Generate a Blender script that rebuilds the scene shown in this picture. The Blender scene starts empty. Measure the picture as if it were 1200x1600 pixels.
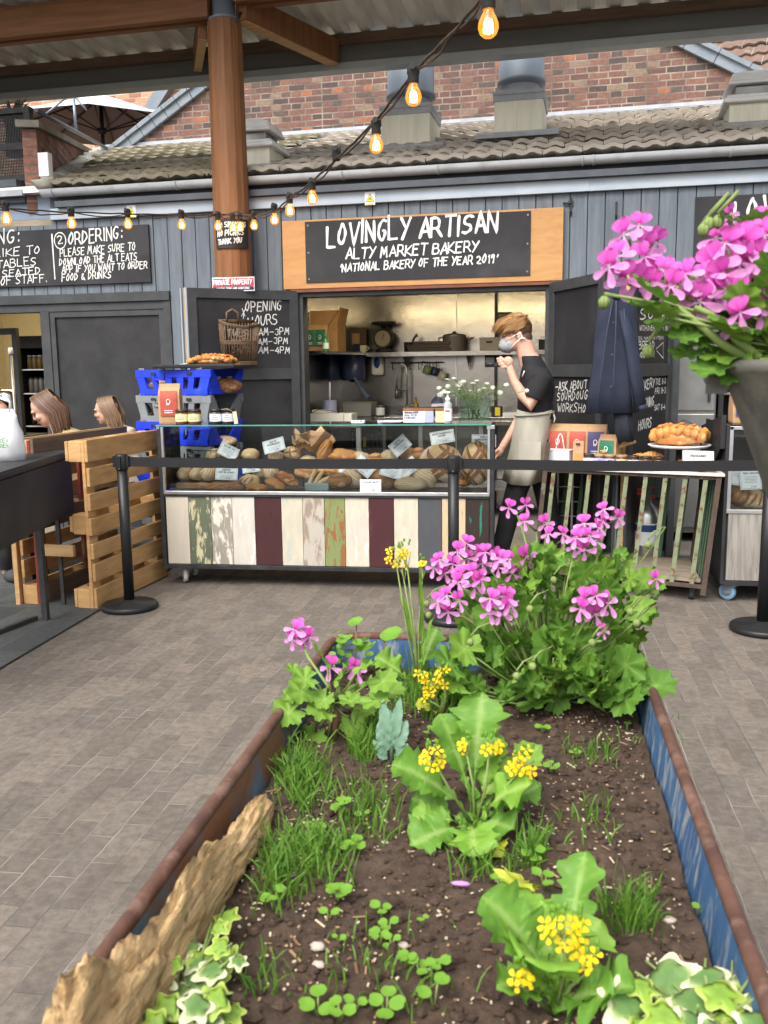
import bpy, math, random
from mathutils import Matrix, Vector, noise as mnoise
R = math.radians
rnd = random.Random(7)
S = bpy.context.scene
COL = S.collection

# ---------------------------------------------------------------- camera, world, sun, exposure
FPX = 1430.0; CAM_H = 1.51; PITCH = R(9.0); YAW = R(9.15); ROLL = R(0.7)
def cam_axes():
    cy, sy, cp, sp = math.cos(YAW), math.sin(YAW), math.cos(PITCH), math.sin(PITCH)
    f = Vector((-sy*cp, cy*cp, -sp)); r = Vector((cy, sy, 0)); u = Vector((-sy*sp, cy*sp, cp))
    c, s = math.cos(ROLL), math.sin(ROLL)
    return f, c*r - s*u, s*r + c*u
CF, CR, CU = cam_axes()
cam = bpy.data.cameras.new("camera"); camo = bpy.data.objects.new("camera", cam); COL.objects.link(camo)
m = Matrix.Identity(4)
for i in range(3):
    m[i][0] = CR[i]; m[i][1] = CU[i]; m[i][2] = -CF[i]
m[2][3] = CAM_H
camo.matrix_world = m
cam.sensor_fit = 'VERTICAL'; cam.sensor_height = 24.0; cam.lens = FPX/1600*24.0
cam.clip_start = 0.05; cam.clip_end = 400
cam.dof.use_dof = True; cam.dof.focus_distance = 6.0; cam.dof.aperture_fstop = 8.8
S.camera = camo

SUN_EL, SUN_AZ = R(52), R(200)       # azimuth: compass direction the sun stands in, measured from +Y clockwise
W = bpy.data.worlds.new("World"); S.world = W; W.use_nodes = True
nt = W.node_tree; bg = nt.nodes["Background"]
sky = nt.nodes.new("ShaderNodeTexSky"); sky.sky_type = 'NISHITA'; sky.sun_disc = False
sky.sun_elevation = SUN_EL; sky.sun_rotation = SUN_AZ
sky.air_density = 1.0; sky.dust_density = 5.0; sky.ozone_density = 0.6
hs_ = nt.nodes.new('ShaderNodeHueSaturation'); hs_.inputs['Saturation'].default_value = .35   # overcast: hardly any blue
nt.links.new(sky.outputs[0], hs_.inputs['Color']); nt.links.new(hs_.outputs[0], bg.inputs[0]); bg.inputs[1].default_value = 0.15
sun = bpy.data.lights.new("sun", 'SUN'); sun.energy = 0.9; sun.angle = R(40); sun.color = (1, .96, .9)
suno = bpy.data.objects.new("sun", sun); COL.objects.link(suno)
sd = Vector((math.sin(SUN_AZ)*math.cos(SUN_EL), math.cos(SUN_AZ)*math.cos(SUN_EL), math.sin(SUN_EL)))
suno.rotation_euler = sd.to_track_quat('Z', 'Y').to_euler(); suno.location = sd*30
S.view_settings.view_transform = 'Standard'; S.view_settings.look = 'None'; S.view_settings.gamma = 1
S.view_settings.exposure = 1.2
S.render.engine = 'CYCLES'
S.cycles.use_denoising = True
S.cycles.max_bounces = 8; S.cycles.transparent_max_bounces = 12
S.cycles.caustics_reflective = False; S.cycles.caustics_refractive = False

# ---------------------------------------------------------------- pixel helpers (photo pixels, 1200 x 1600)
def ray(px, py):
    return CF + CR*((px-600)/FPX) - CU*((py-800)/FPX)
CAM = Vector((0, 0, CAM_H))
def onz(px, py, z=0.0):
    d = ray(px, py); return CAM + d*((z-CAM_H)/d.z)
def ony(px, py, y):
    d = ray(px, py); return CAM + d*(y/d.y)
A4 = R(4); FU = Vector((math.cos(A4), -math.sin(A4), 0)); FN = Vector((math.sin(A4), math.cos(A4), 0))
FO = Vector((-0.8791, 7.55, 0)); FROT = -A4
def Fw(u, v, z): return FO + FU*u + FN*v + Vector((0, 0, z))
def atf(px, py, v=0.0):
    d = ray(px, py); t = ((FO + FN*v - CAM).dot(FN))/d.dot(FN); p = CAM + d*t
    return ((p-FO).dot(FU), v, p.z)
def onf(px, py, v=0.0): return Fw(*atf(px, py, v))

# ---------------------------------------------------------------- objects
def chain(o):
    m = Matrix.Identity(4)
    while o is not None:
        m = o.matrix_basis @ m; o = o.parent
    return m
def tag(o, label=None, cat=None, group=None, kind=None):
    if label: o['label'] = label
    if cat: o['category'] = cat
    if group: o['group'] = group
    if kind: o['kind'] = kind
    return o
def thing(name, label, cat, loc=(0, 0, 0), rz=0.0, group=None):
    o = bpy.data.objects.new(name, None); COL.objects.link(o); o.empty_display_size = .05
    o.location = loc; o.rotation_euler = (0, 0, rz)
    return tag(o, label, cat, group)
def copy_tree(o, parent=None):
    c = o.copy(); COL.objects.link(c); c.parent = parent
    for ch in list(o.children): copy_tree(ch, c)
    return c

class MB:
    """collects faces, then links them as ONE mesh object"""
    def __init__(s): s.V = []; s.F = []; s.M = []; s.SM = []; s.C = []; s.x = Matrix.Identity(4); s.col = 0.0
    def v(s, p):
        s.V.append(s.x @ Vector(p)); s.C.append(s.col); return len(s.V)-1
    def f(s, ids, m=0, sm=False): s.F.append(ids); s.M.append(m); s.SM.append(sm)
    def quad(s, pts, m=0, sm=False): s.f([s.v(p) for p in pts], m, sm)
    def box(s, c, d, m=0, rot=None, taper=None):
        c = Vector(c); h = Vector(d)/2; ids = []
        for z in (-1, 1):
            k = taper if (taper and z > 0) else 1
            for x, y in ((-1, -1), (1, -1), (1, 1), (-1, 1)):
                q = Vector((x*h.x*k, y*h.y*k, z*h.z))
                if rot is not None: q = rot @ q
                ids.append(s.v(c+q))
        a = ids
        for q in ((0, 3, 2, 1), (4, 5, 6, 7), (0, 1, 5, 4), (1, 2, 6, 5), (2, 3, 7, 6), (3, 0, 4, 7)): s.f([a[i] for i in q], m)
    def bar(s, p, q, w, h, m=0, up=(0, 0, 1), ext=0):
        """rectangular bar from p to q: w sideways, h along up"""
        p = Vector(p); q = Vector(q); d = (q-p); L = d.length; d.normalize(); up = Vector(up)
        sx = d.cross(up)
        if sx.length < 1e-4: sx = d.cross(Vector((1, 0, 0)))
        sx.normalize(); uu = sx.cross(d)
        rot = Matrix((sx, d, uu)).transposed()
        s.box((p+q)/2, (w, L+2*ext, h), m, rot)
    def ring(s, c, n, r, ax, ay):
        return [s.v(c + ax*(r[0]*math.cos(2*math.pi*i/n)) + ay*(r[1]*math.sin(2*math.pi*i/n))) for i in range(n)]
    def tube(s, pts, r, n=8, m=0, caps=True, sm=True, flat=1.0):
        pts = [Vector(p) for p in pts]; k = len(pts)
        rs = r if isinstance(r, (list, tuple)) else [r]*k
        prev = None; rings = []
        for i in range(k):
            t = (pts[min(i+1, k-1)]-pts[max(i-1, 0)])
            if t.length < 1e-9: t = Vector((0, 0, 1))
            t.normalize()
            if prev is None:
                ax = t.cross(Vector((0, 0, 1)))
                if ax.length < .05: ax = t.cross(Vector((0, 1, 0)))
            else: ax = prev - t*prev.dot(t)
            if ax.length < 1e-6: ax = t.orthogonal()
            ax.normalize(); prev = ax; ay = t.cross(ax)
            rings.append(s.ring(pts[i], n, (rs[i], rs[i]*flat), ax, ay))
        for a, b in zip(rings, rings[1:]):
            for i in range(n): s.f([a[i], a[(i+1) % n], b[(i+1) % n], b[i]], m, sm)
        if caps:
            s.f(rings[0][::-1], m); s.f(rings[-1], m)
    def lathe(s, prof, n=20, o=(0, 0, 0), m=0, sm=True, close=True):
        o = Vector(o); X, Y = Vector((1, 0, 0)), Vector((0, 1, 0)); rings = []
        for r, z in prof: rings.append(s.ring(o+Vector((0, 0, z)), n, (r, r), X, Y))
        for a, b in zip(rings, rings[1:]):
            for i in range(n): s.f([a[i], a[(i+1) % n], b[(i+1) % n], b[i]], m, sm)
        if close:
            s.f(rings[0][::-1], m); s.f(rings[-1], m)
    def loft(s, rings, m=0, sm=True, caps=True):
        """rings: lists of equally many points"""
        ids = [[s.v(p) for p in rg] for rg in rings]; n = len(ids[0])
        for a, b in zip(ids, ids[1:]):
            for i in range(n): s.f([a[i], a[(i+1) % n], b[(i+1) % n], b[i]], m, sm)
        if caps:
            s.f(ids[0][::-1], m, sm); s.f(ids[-1], m, sm)
    def prism(s, poly, z0, z1, m=0, sm=False):
        a = [s.v((x, y, z0)) for x, y in poly]; b = [s.v((x, y, z1)) for x, y in poly]; n = len(a)
        s.f(a[::-1], m); s.f(b, m)
        for i in range(n): s.f([a[i], a[(i+1) % n], b[(i+1) % n], b[i]], m, sm)
    def blob(s, c, r, n=10, k=7, m=0, amp=0.0, seed=0, rot=None, fn=None):
        """noisy ellipsoid"""
        c = Vector(c); r = Vector(r) if not isinstance(r, (int, float)) else Vector((r, r, r)); rows = []
        for j in range(k+1):
            th = math.pi*j/k; row = []
            for i in range(n):
                ph = 2*math.pi*i/n
                d = Vector((math.sin(th)*math.cos(ph), math.sin(th)*math.sin(ph), math.cos(th)))
                q = Vector((d.x*r.x, d.y*r.y, d.z*r.z))
                if amp: q *= 1+amp*mnoise.noise(d*1.7+Vector((seed*3.1, seed*1.7, seed)))
                if fn: q = fn(q)
                if rot is not None: q = rot @ q
                row.append(s.v(c+q))
            rows.append(row)
        for a, b in zip(rows, rows[1:]):
            for i in range(n): s.f([a[i], b[i], b[(i+1) % n], a[(i+1) % n]], m, True)
    def build(s, name, mats, parent=None, world=True, bevel=0, label=None, sub=0):
        """world=True: points are world coordinates (brought into the parent's frame); a top-level mesh gets its origin at its base"""
        if not isinstance(mats, (list, tuple)): mats = [mats]
        me = bpy.data.meshes.new(name); V = s.V
        loc = None
        if parent is not None and world:
            inv = chain(parent).inverted(); V = [inv @ p for p in V]
        elif parent is None and world and V:
            xs = [p.x for p in V]; ys = [p.y for p in V]; zs = [p.z for p in V]
            loc = Vector(((min(xs)+max(xs))/2, (min(ys)+max(ys))/2, min(zs))); V = [p-loc for p in V]
        me.from_pydata([tuple(p) for p in V], [], s.F)
        for m_ in mats: me.materials.append(m_)
        me.polygons.foreach_set('material_index', s.M); me.polygons.foreach_set('use_smooth', s.SM)
        if any(s.C):
            at = me.attributes.new('vc', 'FLOAT', 'POINT'); at.data.foreach_set('value', s.C)
        me.update()
        o = bpy.data.objects.new(name, me); COL.objects.link(o)
        if loc is not None: o.location = loc
        if parent is not None: o.parent = parent
        if bevel:
            b = o.modifiers.new('bevel', 'BEVEL'); b.width = bevel; b.segments = 2; b.limit_method = 'ANGLE'; b.angle_limit = R(40)
        if sub:
            b = o.modifiers.new('sub', 'SUBSURF'); b.levels = sub; b.render_levels = sub
        if label: o['label'] = label
        return o
def RZ(a): return Matrix.Rotation(a, 3, 'Z')
def RX(a): return Matrix.Rotation(a, 3, 'X')
def RY(a): return Matrix.Rotation(a, 3, 'Y')
def frame(o, x, z, y=None):
    """4x4 with origin o, columns x, y, z"""
    o = Vector(o); x = Vector(x).normalized(); z = Vector(z); y = z.cross(x).normalized(); z = x.cross(y)
    mm = Matrix.Identity(4)
    for i in range(3): mm[i][0] = x[i]; mm[i][1] = y[i]; mm[i][2] = z[i]; mm[i][3] = o[i]
    return mm
FM = frame(FO, FU, (0, 0, 1))   # facade frame as a matrix: (u, v, z)

# ---------------------------------------------------------------- materials
MATS = {}
def mat(name, c=(.5, .5, .5), rough=.7, metal=0.0, c2=None, sc=6.0, detail=5.0, lo=.35, hi=.65, bump=0.0, bsc=40.0, spec=.4, stretch=None,
        coat=0.0, rnd_amt=0.0, transl=0.0, rough2=None, alpha=1.0, trans=0.0, ior=1.45, c3=None, sc3=2.0, lo3=.55, hi3=.62, dist=0.0, bdist=.004, emit=None, estr=0.0):
    """Principled material: colour c broken up by noise towards c2, and by larger patches towards c3"""
    if name in MATS: return MATS[name]
    M_ = bpy.data.materials.new(name); M_.use_nodes = True; t = M_.node_tree; N = t.nodes; L = t.links
    p = N["Principled BSDF"]; p.inputs['Roughness'].default_value = rough; p.inputs['Metallic'].default_value = metal
    p.inputs['Specular IOR Level'].default_value = spec; p.inputs['IOR'].default_value = ior
    p.inputs['Base Color'].default_value = (*c, 1); p.inputs['Coat Weight'].default_value = coat
    p.inputs['Alpha'].default_value = alpha; p.inputs['Transmission Weight'].default_value = trans
    if emit: p.inputs['Emission Color'].default_value = (*emit, 1); p.inputs['Emission Strength'].default_value = estr
    co = N.new('ShaderNodeTexCoord'); src = co.outputs['Object']
    if stretch:
        mp = N.new('ShaderNodeMapping'); mp.inputs['Scale'].default_value = stretch; L.new(src, mp.inputs[0]); src = mp.outputs[0]
    colour = None
    def nz(scale, det, dst=0.0):
        n = N.new('ShaderNodeTexNoise'); n.inputs['Scale'].default_value = scale; n.inputs['Detail'].default_value = det
        n.inputs['Distortion'].default_value = dst; n.inputs['Roughness'].default_value = .6
        L.new(src, n.inputs['Vector']); return n
    def rr(fac, a, b):
        r_ = N.new('ShaderNodeMapRange'); r_.inputs[1].default_value = a; r_.inputs[2].default_value = b; L.new(fac, r_.inputs[0]); return r_.outputs[0]
    def mix(fac, a, b):
        x = N.new('ShaderNodeMix'); x.data_type = 'RGBA'
        if fac is not None: L.new(fac, x.inputs[0])
        for s_, v_ in ((6, a), (7, b)):
            if isinstance(v_, tuple): x.inputs[s_].default_value = (*v_, 1)
            else: L.new(v_, x.inputs[s_])
        return x.outputs[2]
    if c2:
        f1 = rr(nz(sc, detail, dist).outputs[0], lo, hi); colour = mix(f1, c, c2)
        if rough2 is not None:
            q = N.new('ShaderNodeMapRange'); q.inputs[3].default_value = rough; q.inputs[4].default_value = rough2; L.new(f1, q.inputs[0]); L.new(q.outputs[0], p.inputs['Roughness'])
    if c3:
        f3 = rr(nz(sc3, 8, dist).outputs[0], lo3, hi3); colour = mix(f3, colour if colour is not None else c, c3)
    if rnd_amt:
        oi = N.new('ShaderNodeObjectInfo'); hs = N.new('ShaderNodeHueSaturation')
        q = N.new('ShaderNodeMapRange'); q.inputs[3].default_value = 1-rnd_amt; q.inputs[4].default_value = 1+rnd_amt
        L.new(oi.outputs['Random'], q.inputs[0]); L.new(q.outputs[0], hs.inputs['Value'])
        if colour is not None: L.new(colour, hs.inputs['Color'])
        else: hs.inputs['Color'].default_value = (*c, 1)
        colour = hs.outputs[0]
    if colour is not None: L.new(colour, p.inputs['Base Color'])
    if bump:
        b = N.new('ShaderNodeBump'); b.inputs['Strength'].default_value = bump; b.inputs['Distance'].default_value = bdist
        L.new(nz(bsc, 6).outputs[0], b.inputs['Height']); L.new(b.outputs[0], p.inputs['Normal'])
    if transl:
        tr = N.new('ShaderNodeBsdfTranslucent'); ms = N.new('ShaderNodeMixShader'); ms.inputs[0].default_value = transl
        if colour is not None: L.new(colour, tr.inputs[0])
        else: tr.inputs[0].default_value = (*c, 1)
        L.new(p.outputs[0], ms.inputs[1]); L.new(tr.outputs[0], ms.inputs[2]); L.new(ms.outputs[0], N['Material Output'].inputs[0])
    MATS[name] = M_
    return M_
def brickmat(name, cols, mortar, bw, bh, ms, plane='xz', bump=.6, offs=.5, rough=.85, grime=None, squash=1.0, sqf=2, mbias=.1, swap=False, warp=.004, coords='Object'):
    """real brick sizes in metres on the object's own axes; every brick draws its colour from the ramp cols [(pos, colour)]"""
    M_ = bpy.data.materials.new(name); M_.use_nodes = True; t = M_.node_tree; N = t.nodes; L = t.links; p = N["Principled BSDF"]
    co = N.new('ShaderNodeTexCoord'); sx = N.new('ShaderNodeSeparateXYZ'); cx = N.new('ShaderNodeCombineXYZ')
    L.new(co.outputs[coords], sx.inputs[0])
    a, b = {'xz': (0, 2), 'yz': (1, 2), 'xy': (0, 1), 'yx': (1, 0)}[plane]
    L.new(sx.outputs[a], cx.inputs[0]); L.new(sx.outputs[b], cx.inputs[1])
    wn = N.new('ShaderNodeTexNoise'); wn.inputs['Scale'].default_value = 9; wn.inputs['Detail'].default_value = 3; L.new(cx.outputs[0], wn.inputs['Vector'])
    vm = N.new('ShaderNodeVectorMath'); vm.operation = 'MULTIPLY_ADD'; vm.inputs[1].default_value = (warp*2, warp*2, 0); L.new(wn.outputs['Color'], vm.inputs[0]); L.new(cx.outputs[0], vm.inputs[2])
    br = N.new('ShaderNodeTexBrick'); br.offset = offs; br.squash = squash; br.squash_frequency = sqf
    br.inputs['Color1'].default_value = (0, 0, 0, 1); br.inputs['Color2'].default_value = (1, 1, 1, 1); br.inputs['Mortar'].default_value = (.5, .5, .5, 1)
    br.inputs['Scale'].default_value = 1; br.inputs['Brick Width'].default_value = bw; br.inputs['Row Height'].default_value = bh
    br.inputs['Mortar Size'].default_value = ms; br.inputs['Mortar Smooth'].default_value = .25; br.inputs['Bias'].default_value = 0
    L.new(vm.outputs[0], br.inputs['Vector'])
    rp = N.new('ShaderNodeValToRGB'); rp.color_ramp.interpolation = 'CONSTANT' if len(cols) > 4 else 'LINEAR'
    e = rp.color_ramp.elements
    e[0].position, e[0].color = cols[0][0], (*cols[0][1], 1); e[1].position, e[1].color = cols[-1][0], (*cols[-1][1], 1)
    for q, c in cols[1:-1]: z = e.new(q); z.color = (*c, 1)
    L.new(br.outputs['Color'], rp.inputs[0])
    n1 = N.new('ShaderNodeTexNoise'); n1.inputs['Scale'].default_value = 26; n1.inputs['Detail'].default_value = 8; n1.inputs['Roughness'].default_value = .7; L.new(co.outputs[coords], n1.inputs['Vector'])
    hv = N.new('ShaderNodeHueSaturation'); L.new(rp.outputs[0], hv.inputs['Color'])
    mr = N.new('ShaderNodeMapRange'); mr.inputs[1].default_value = .25; mr.inputs[2].default_value = .75; mr.inputs[3].default_value = .6; mr.inputs[4].default_value = 1.4; L.new(n1.outputs[0], mr.inputs[0]); L.new(mr.outputs[0], hv.inputs['Value'])
    mx = N.new('ShaderNodeMix'); mx.data_type = 'RGBA'; L.new(br.outputs['Fac'], mx.inputs[0]); L.new(hv.outputs[0], mx.inputs[6]); mx.inputs[7].default_value = (*mortar, 1)
    mq = N.new('ShaderNodeMix'); mq.data_type = 'RGBA'; mq.inputs[6].default_value = (*[k*.45 for k in mortar], 1); mq.inputs[7].default_value = (*mortar, 1); n3 = N.new('ShaderNodeTexNoise'); n3.inputs['Scale'].default_value = 4; n3.inputs['Detail'].default_value = 6; L.new(co.outputs[coords], n3.inputs['Vector']); q3 = N.new('ShaderNodeMapRange'); q3.inputs[1].default_value = .4; q3.inputs[2].default_value = .62; L.new(n3.outputs[0], q3.inputs[0]); L.new(q3.outputs[0], mq.inputs[0]); L.new(mq.outputs[2], mx.inputs[7])
    out = mx.outputs[2]
    if grime:
        n2 = N.new('ShaderNodeTexNoise'); n2.inputs['Scale'].default_value = grime[1]; n2.inputs['Detail'].default_value = 9; n2.inputs['Roughness'].default_value = .68; L.new(co.outputs[coords], n2.inputs['Vector'])
        g = N.new('ShaderNodeMapRange'); g.inputs[1].default_value = grime[2]; g.inputs[2].default_value = grime[3]; g.inputs[4].default_value = grime[4]; L.new(n2.outputs[0], g.inputs[0])
        m2 = N.new('ShaderNodeMix'); m2.data_type = 'RGBA'; L.new(g.outputs[0], m2.inputs[0]); L.new(out, m2.inputs[6]); m2.inputs[7].default_value = (*grime[0], 1); out = m2.outputs[2]
    L.new(out, p.inputs['Base Color']); p.inputs['Roughness'].default_value = rough; p.inputs['Specular IOR Level'].default_value = .3
    ad = N.new('ShaderNodeMath'); ad.operation = 'MULTIPLY_ADD'; ad.inputs[1].default_value = -1.0; L.new(br.outputs['Fac'], ad.inputs[0])
    a2 = N.new('ShaderNodeMath'); a2.operation = 'MULTIPLY'; a2.inputs[1].default_value = .45; L.new(n1.outputs[0], a2.inputs[0]); L.new(a2.outputs[0], ad.inputs[2])
    a3 = N.new('ShaderNodeMath'); a3.operation = 'MULTIPLY_ADD'; a3.inputs[1].default_value = .5; L.new(br.outputs['Color'], a3.inputs[0]); L.new(ad.outputs[0], a3.inputs[2])
    b = N.new('ShaderNodeBump'); b.inputs['Strength'].default_value = bump; b.inputs['Distance'].default_value = .006; L.new(a3.outputs[0], b.inputs['Height']); L.new(b.outputs[0], p.inputs['Normal'])
    return M_
def attrmat(name, stops, rough=.55, transl=.3, vein=None):
    """colour along the 'vc' value of each point (0 at the leaf base or flower throat, 1 at its edge)"""
    M_ = bpy.data.materials.new(name); M_.use_nodes = True; t = M_.node_tree; N = t.nodes; L = t.links; p = N["Principled BSDF"]; at = N.new('ShaderNodeAttribute'); at.attribute_name = 'vc'; rp = N.new('ShaderNodeValToRGB'); e = rp.color_ramp.elements
    e[0].position, e[0].color = stops[0][0], (*stops[0][1], 1); e[1].position, e[1].color = stops[-1][0], (*stops[-1][1], 1)
    for q, c in stops[1:-1]: z = e.new(q); z.color = (*c, 1)
    nz_ = N.new('ShaderNodeTexNoise'); nz_.inputs['Scale'].default_value = 60; co = N.new('ShaderNodeTexCoord'); L.new(co.outputs['Object'], nz_.inputs['Vector']); ma = N.new('ShaderNodeMath'); ma.operation = 'MULTIPLY_ADD'; ma.inputs[1].default_value = vein or .12; ad = N.new('ShaderNodeMath'); ad.operation = 'SUBTRACT'; ad.inputs[1].default_value = (vein or .12)/2
    L.new(nz_.outputs[0], ma.inputs[0]); L.new(at.outputs['Fac'], ad.inputs[0]); L.new(ad.outputs[0], ma.inputs[2]); L.new(ma.outputs[0], rp.inputs[0]); L.new(rp.outputs[0], p.inputs['Base Color']); p.inputs['Roughness'].default_value = rough; p.inputs['Specular IOR Level'].default_value = .3
    tr = N.new('ShaderNodeBsdfTranslucent'); ms = N.new('ShaderNodeMixShader'); ms.inputs[0].default_value = transl; bp_ = N.new('ShaderNodeBump'); bp_.inputs['Strength'].default_value = .5; bp_.inputs['Distance'].default_value = .004; L.new(nz_.outputs[0], bp_.inputs['Height']); L.new(bp_.outputs[0], p.inputs['Normal']); L.new(rp.outputs[0], tr.inputs[0]); L.new(p.outputs[0], ms.inputs[1]); L.new(tr.outputs[0], ms.inputs[2]); L.new(ms.outputs[0], N['Material Output'].inputs[0]); return M_
def thin_glass(name, c=(.97, 1, .99)):
    """a thin pane: clear with a fresnel reflection"""
    M_ = bpy.data.materials.new(name); M_.use_nodes = True; t = M_.node_tree; N = t.nodes; L = t.links
    N.remove(N["Principled BSDF"]); tr = N.new('ShaderNodeBsdfTransparent'); tr.inputs[0].default_value = (*c, 1); gl = N.new('ShaderNodeBsdfGlossy'); gl.inputs['Roughness'].default_value = .03
    fr = N.new('ShaderNodeFresnel'); fr.inputs[0].default_value = 1.45; ms = N.new('ShaderNodeMixShader'); L.new(fr.outputs[0], ms.inputs[0]); L.new(tr.outputs[0], ms.inputs[1]); L.new(gl.outputs[0], ms.inputs[2]); L.new(ms.outputs[0], N['Material Output'].inputs[0])
    return M_
# ---------------------------------------------------------------- material palette
steel_black = mat('black_steel', (.018, .018, .02), .45, c2=(.04, .04, .042), sc=12, bump=.1, bsc=90, spec=.4)
black_paint = mat('black_paint', (.016, .016, .018), .55, c2=(.03, .03, .033), sc=5, bump=.15, bsc=70)
chalkboard = mat('chalkboard', (.017, .017, .02), .62, c2=(.036, .036, .04), sc=3, detail=8, lo=.4, hi=.8, c3=(.06, .06, .062), sc3=1.6, lo3=.5, hi3=.85)
chalk = mat('chalk_paint', (.78, .77, .74), .7, c2=(.6, .6, .58), sc=30)
blueclad = mat('grey_blue_boards', (.112, .136, .162), .7, c2=(.155, .178, .202), sc=4, stretch=(6, 6, .6), bump=.25, bsc=14, c3=(.075, .088, .105), sc3=2.5, lo3=.52, hi3=.8)
fascia_m = mat('pale_blue_fascia', (.34, .40, .46), .55, c2=(.41, .46, .51), sc=3)
soffit_m = mat('dark_soffit', (.07, .08, .095), .7, c2=(.1, .11, .125), sc=5)
gutter_m = mat('grey_gutter', (.5, .52, .54), .4, c2=(.3, .31, .3), sc=7, detail=8, lo=.5, hi=.85, stretch=(1, 1, 1))
darkframe = mat('dark_door_frame', (.035, .038, .042), .6, c2=(.055, .058, .06), sc=6)
tile_m = mat('roof_tile', (.42, .375, .32), .9, c2=(.32, .285, .24), sc=5, detail=8, bump=.5, bsc=50, c3=(.10, .095, .08), sc3=3.5, lo3=.56, hi3=.76)
tile_moss = mat('mossy_tile', (.32, .28, .22), .95, c2=(.2, .18, .12), sc=4, detail=8, bump=.6, bsc=40, c3=(.12, .12, .06), sc3=2.5, lo3=.5, hi3=.7)
slate_m = mat('blue_grey_verge', (.16, .19, .225), .55, c2=(.22, .25, .285), sc=5)
lead_m = mat('lead_flashing', (.32, .34, .37), .5, c2=(.42, .44, .47), sc=8)
cream_box = mat('cream_paint', (.84, .81, .66), .6, c2=(.72, .69, .55), sc=4, stretch=(5, 5, .5), c3=(.45, .42, .33), sc3=3, lo3=.62, hi3=.8)
galv = mat('galvanised_duct', (.20, .235, .275), .5, .2, c2=(.165, .2, .24), sc=3, stretch=(1, 1, .3))
white_plastic = mat('white_plastic', (.86, .86, .85), .4, c2=(.78, .78, .77), sc=5)
timber_or = mat('orange_timber', (.235, .105, .042), .6, c2=(.155, .064, .024), sc=3.5, detail=8, stretch=(7, 7, .5), bump=.2, bsc=20, c3=(.12, .045, .02), sc3=2.5, lo3=.6, hi3=.78)
timber_orx = mat('orange_timber_along', (.235, .105, .042), .6, c2=(.155, .064, .024), sc=3.5, detail=8, stretch=(.5, 7, 7), bump=.2, bsc=20, c3=(.12, .045, .02), sc3=2.5, lo3=.6, hi3=.78)
timber_pale = mat('pale_timber', (.52, .33, .15), .65, c2=(.4, .23, .09), sc=4, detail=8, stretch=(.5, 7, 7), bump=.15, bsc=30)
ply_m = mat('plywood', (.50, .27, .105), .5, c2=(.41, .205, .072), sc=2.6, detail=6, stretch=(1, 1, 5), dist=1.5, bump=.05)
ply_edge = mat('red_brown_edge', (.2, .07, .04), .6, c2=(.13, .04, .025), sc=5)
pallet_m = mat('pallet_wood', (.56, .34, .145), .75, c2=(.40, .215, .08), sc=3, detail=8, stretch=(1.2, 1.2, 6), bump=.3, bsc=30, rnd_amt=.15, c3=(.2, .11, .05), sc3=9, lo3=.66, hi3=.75)
pallet_red = mat('red_painted_wood', (.22, .03, .022), .7, c2=(.12, .02, .018), sc=5, bump=.3, bsc=30, c3=(.26, .15, .085), sc3=6, lo3=.52, hi3=.66)
pallet_dark = mat('dark_pallet_wood', (.16, .11, .075), .8, c2=(.1, .07, .05), sc=4, stretch=(.6, 6, 6), bump=.3, bsc=30)
stainless = mat('brushed_steel', (.44, .42, .395), .18, 1.0, c2=(.36, .34, .32), sc=.8, rough2=.27, bump=.25, bsc=1.1, bdist=.03)
steel_grey = mat('dull_steel', (.30, .30, .29), .4, .9, c2=(.22, .22, .215), sc=4, rough2=.5)
alu = mat('aluminium_strip', (.62, .63, .64), .35, .9, c2=(.5, .51, .52), sc=9, bump=.05)
plate_alu = mat('corrugated_sheet', (.8, .8, .74), .5, .1, c2=(.64, .64, .59), sc=2.5, detail=8, stretch=(1.5, .4, 1))
fascia_grey = mat('grey_eave_steel', (.17, .18, .17), .5, .1, c2=(.13, .135, .13), sc=3, stretch=(.3, 3, 3))
lip_grey = mat('pale_grey_trim', (.36, .4, .41), .5, c2=(.3, .34, .35), sc=3)
rust_m = mat('rusty_rim', (.07, .034, .026), .85, c2=(.125, .06, .04), sc=18, detail=9, bump=.4, bsc=120, bdist=.002, c3=(.17, .10, .075), sc3=22, lo3=.52, hi3=.66)
glass_m = thin_glass('clear_glass')
glass_edge = mat('green_glass_edge', (.05, .22, .17), .15, c2=(.09, .3, .24), sc=6, spec=.6)
paper_white = mat('white_card', (.78, .8, .84), .6)
ink = mat('dark_ink', (.05, .05, .07), .7)
kraft = mat('kraft_paper', (.45, .28, .15), .8, c2=(.37, .22, .11), sc=8, bump=.25, bsc=14)
cardboard = mat('cardboard', (.42, .25, .12), .85, c2=(.36, .2, .09), sc=6, bump=.1)
red_label = mat('red_label', (.42, .075, .05), .6, c2=(.35, .055, .04), sc=7)
purple_label = mat('purple_label', (.06, .05, .13), .6, c2=(.09, .07, .16), sc=7)
green_label = mat('green_label', (.02, .13, .075), .6, c2=(.025, .17, .1), sc=7)
blue_crate = mat('blue_plastic', (.012, .035, .62), .38, c2=(.02, .06, .7), sc=4, bump=.05, c3=(.05, .1, .6), sc3=7, lo3=.6, hi3=.8)
grey_crate = mat('grey_plastic', (.17, .185, .195), .45, c2=(.22, .235, .245), sc=5, bump=.05)
rubber = mat('black_rubber', (.02, .02, .02), .7)
wicker_m = mat('wicker', (.20, .13, .075), .75, c2=(.1, .06, .035), sc=30, bump=.3, bsc=80)
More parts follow.
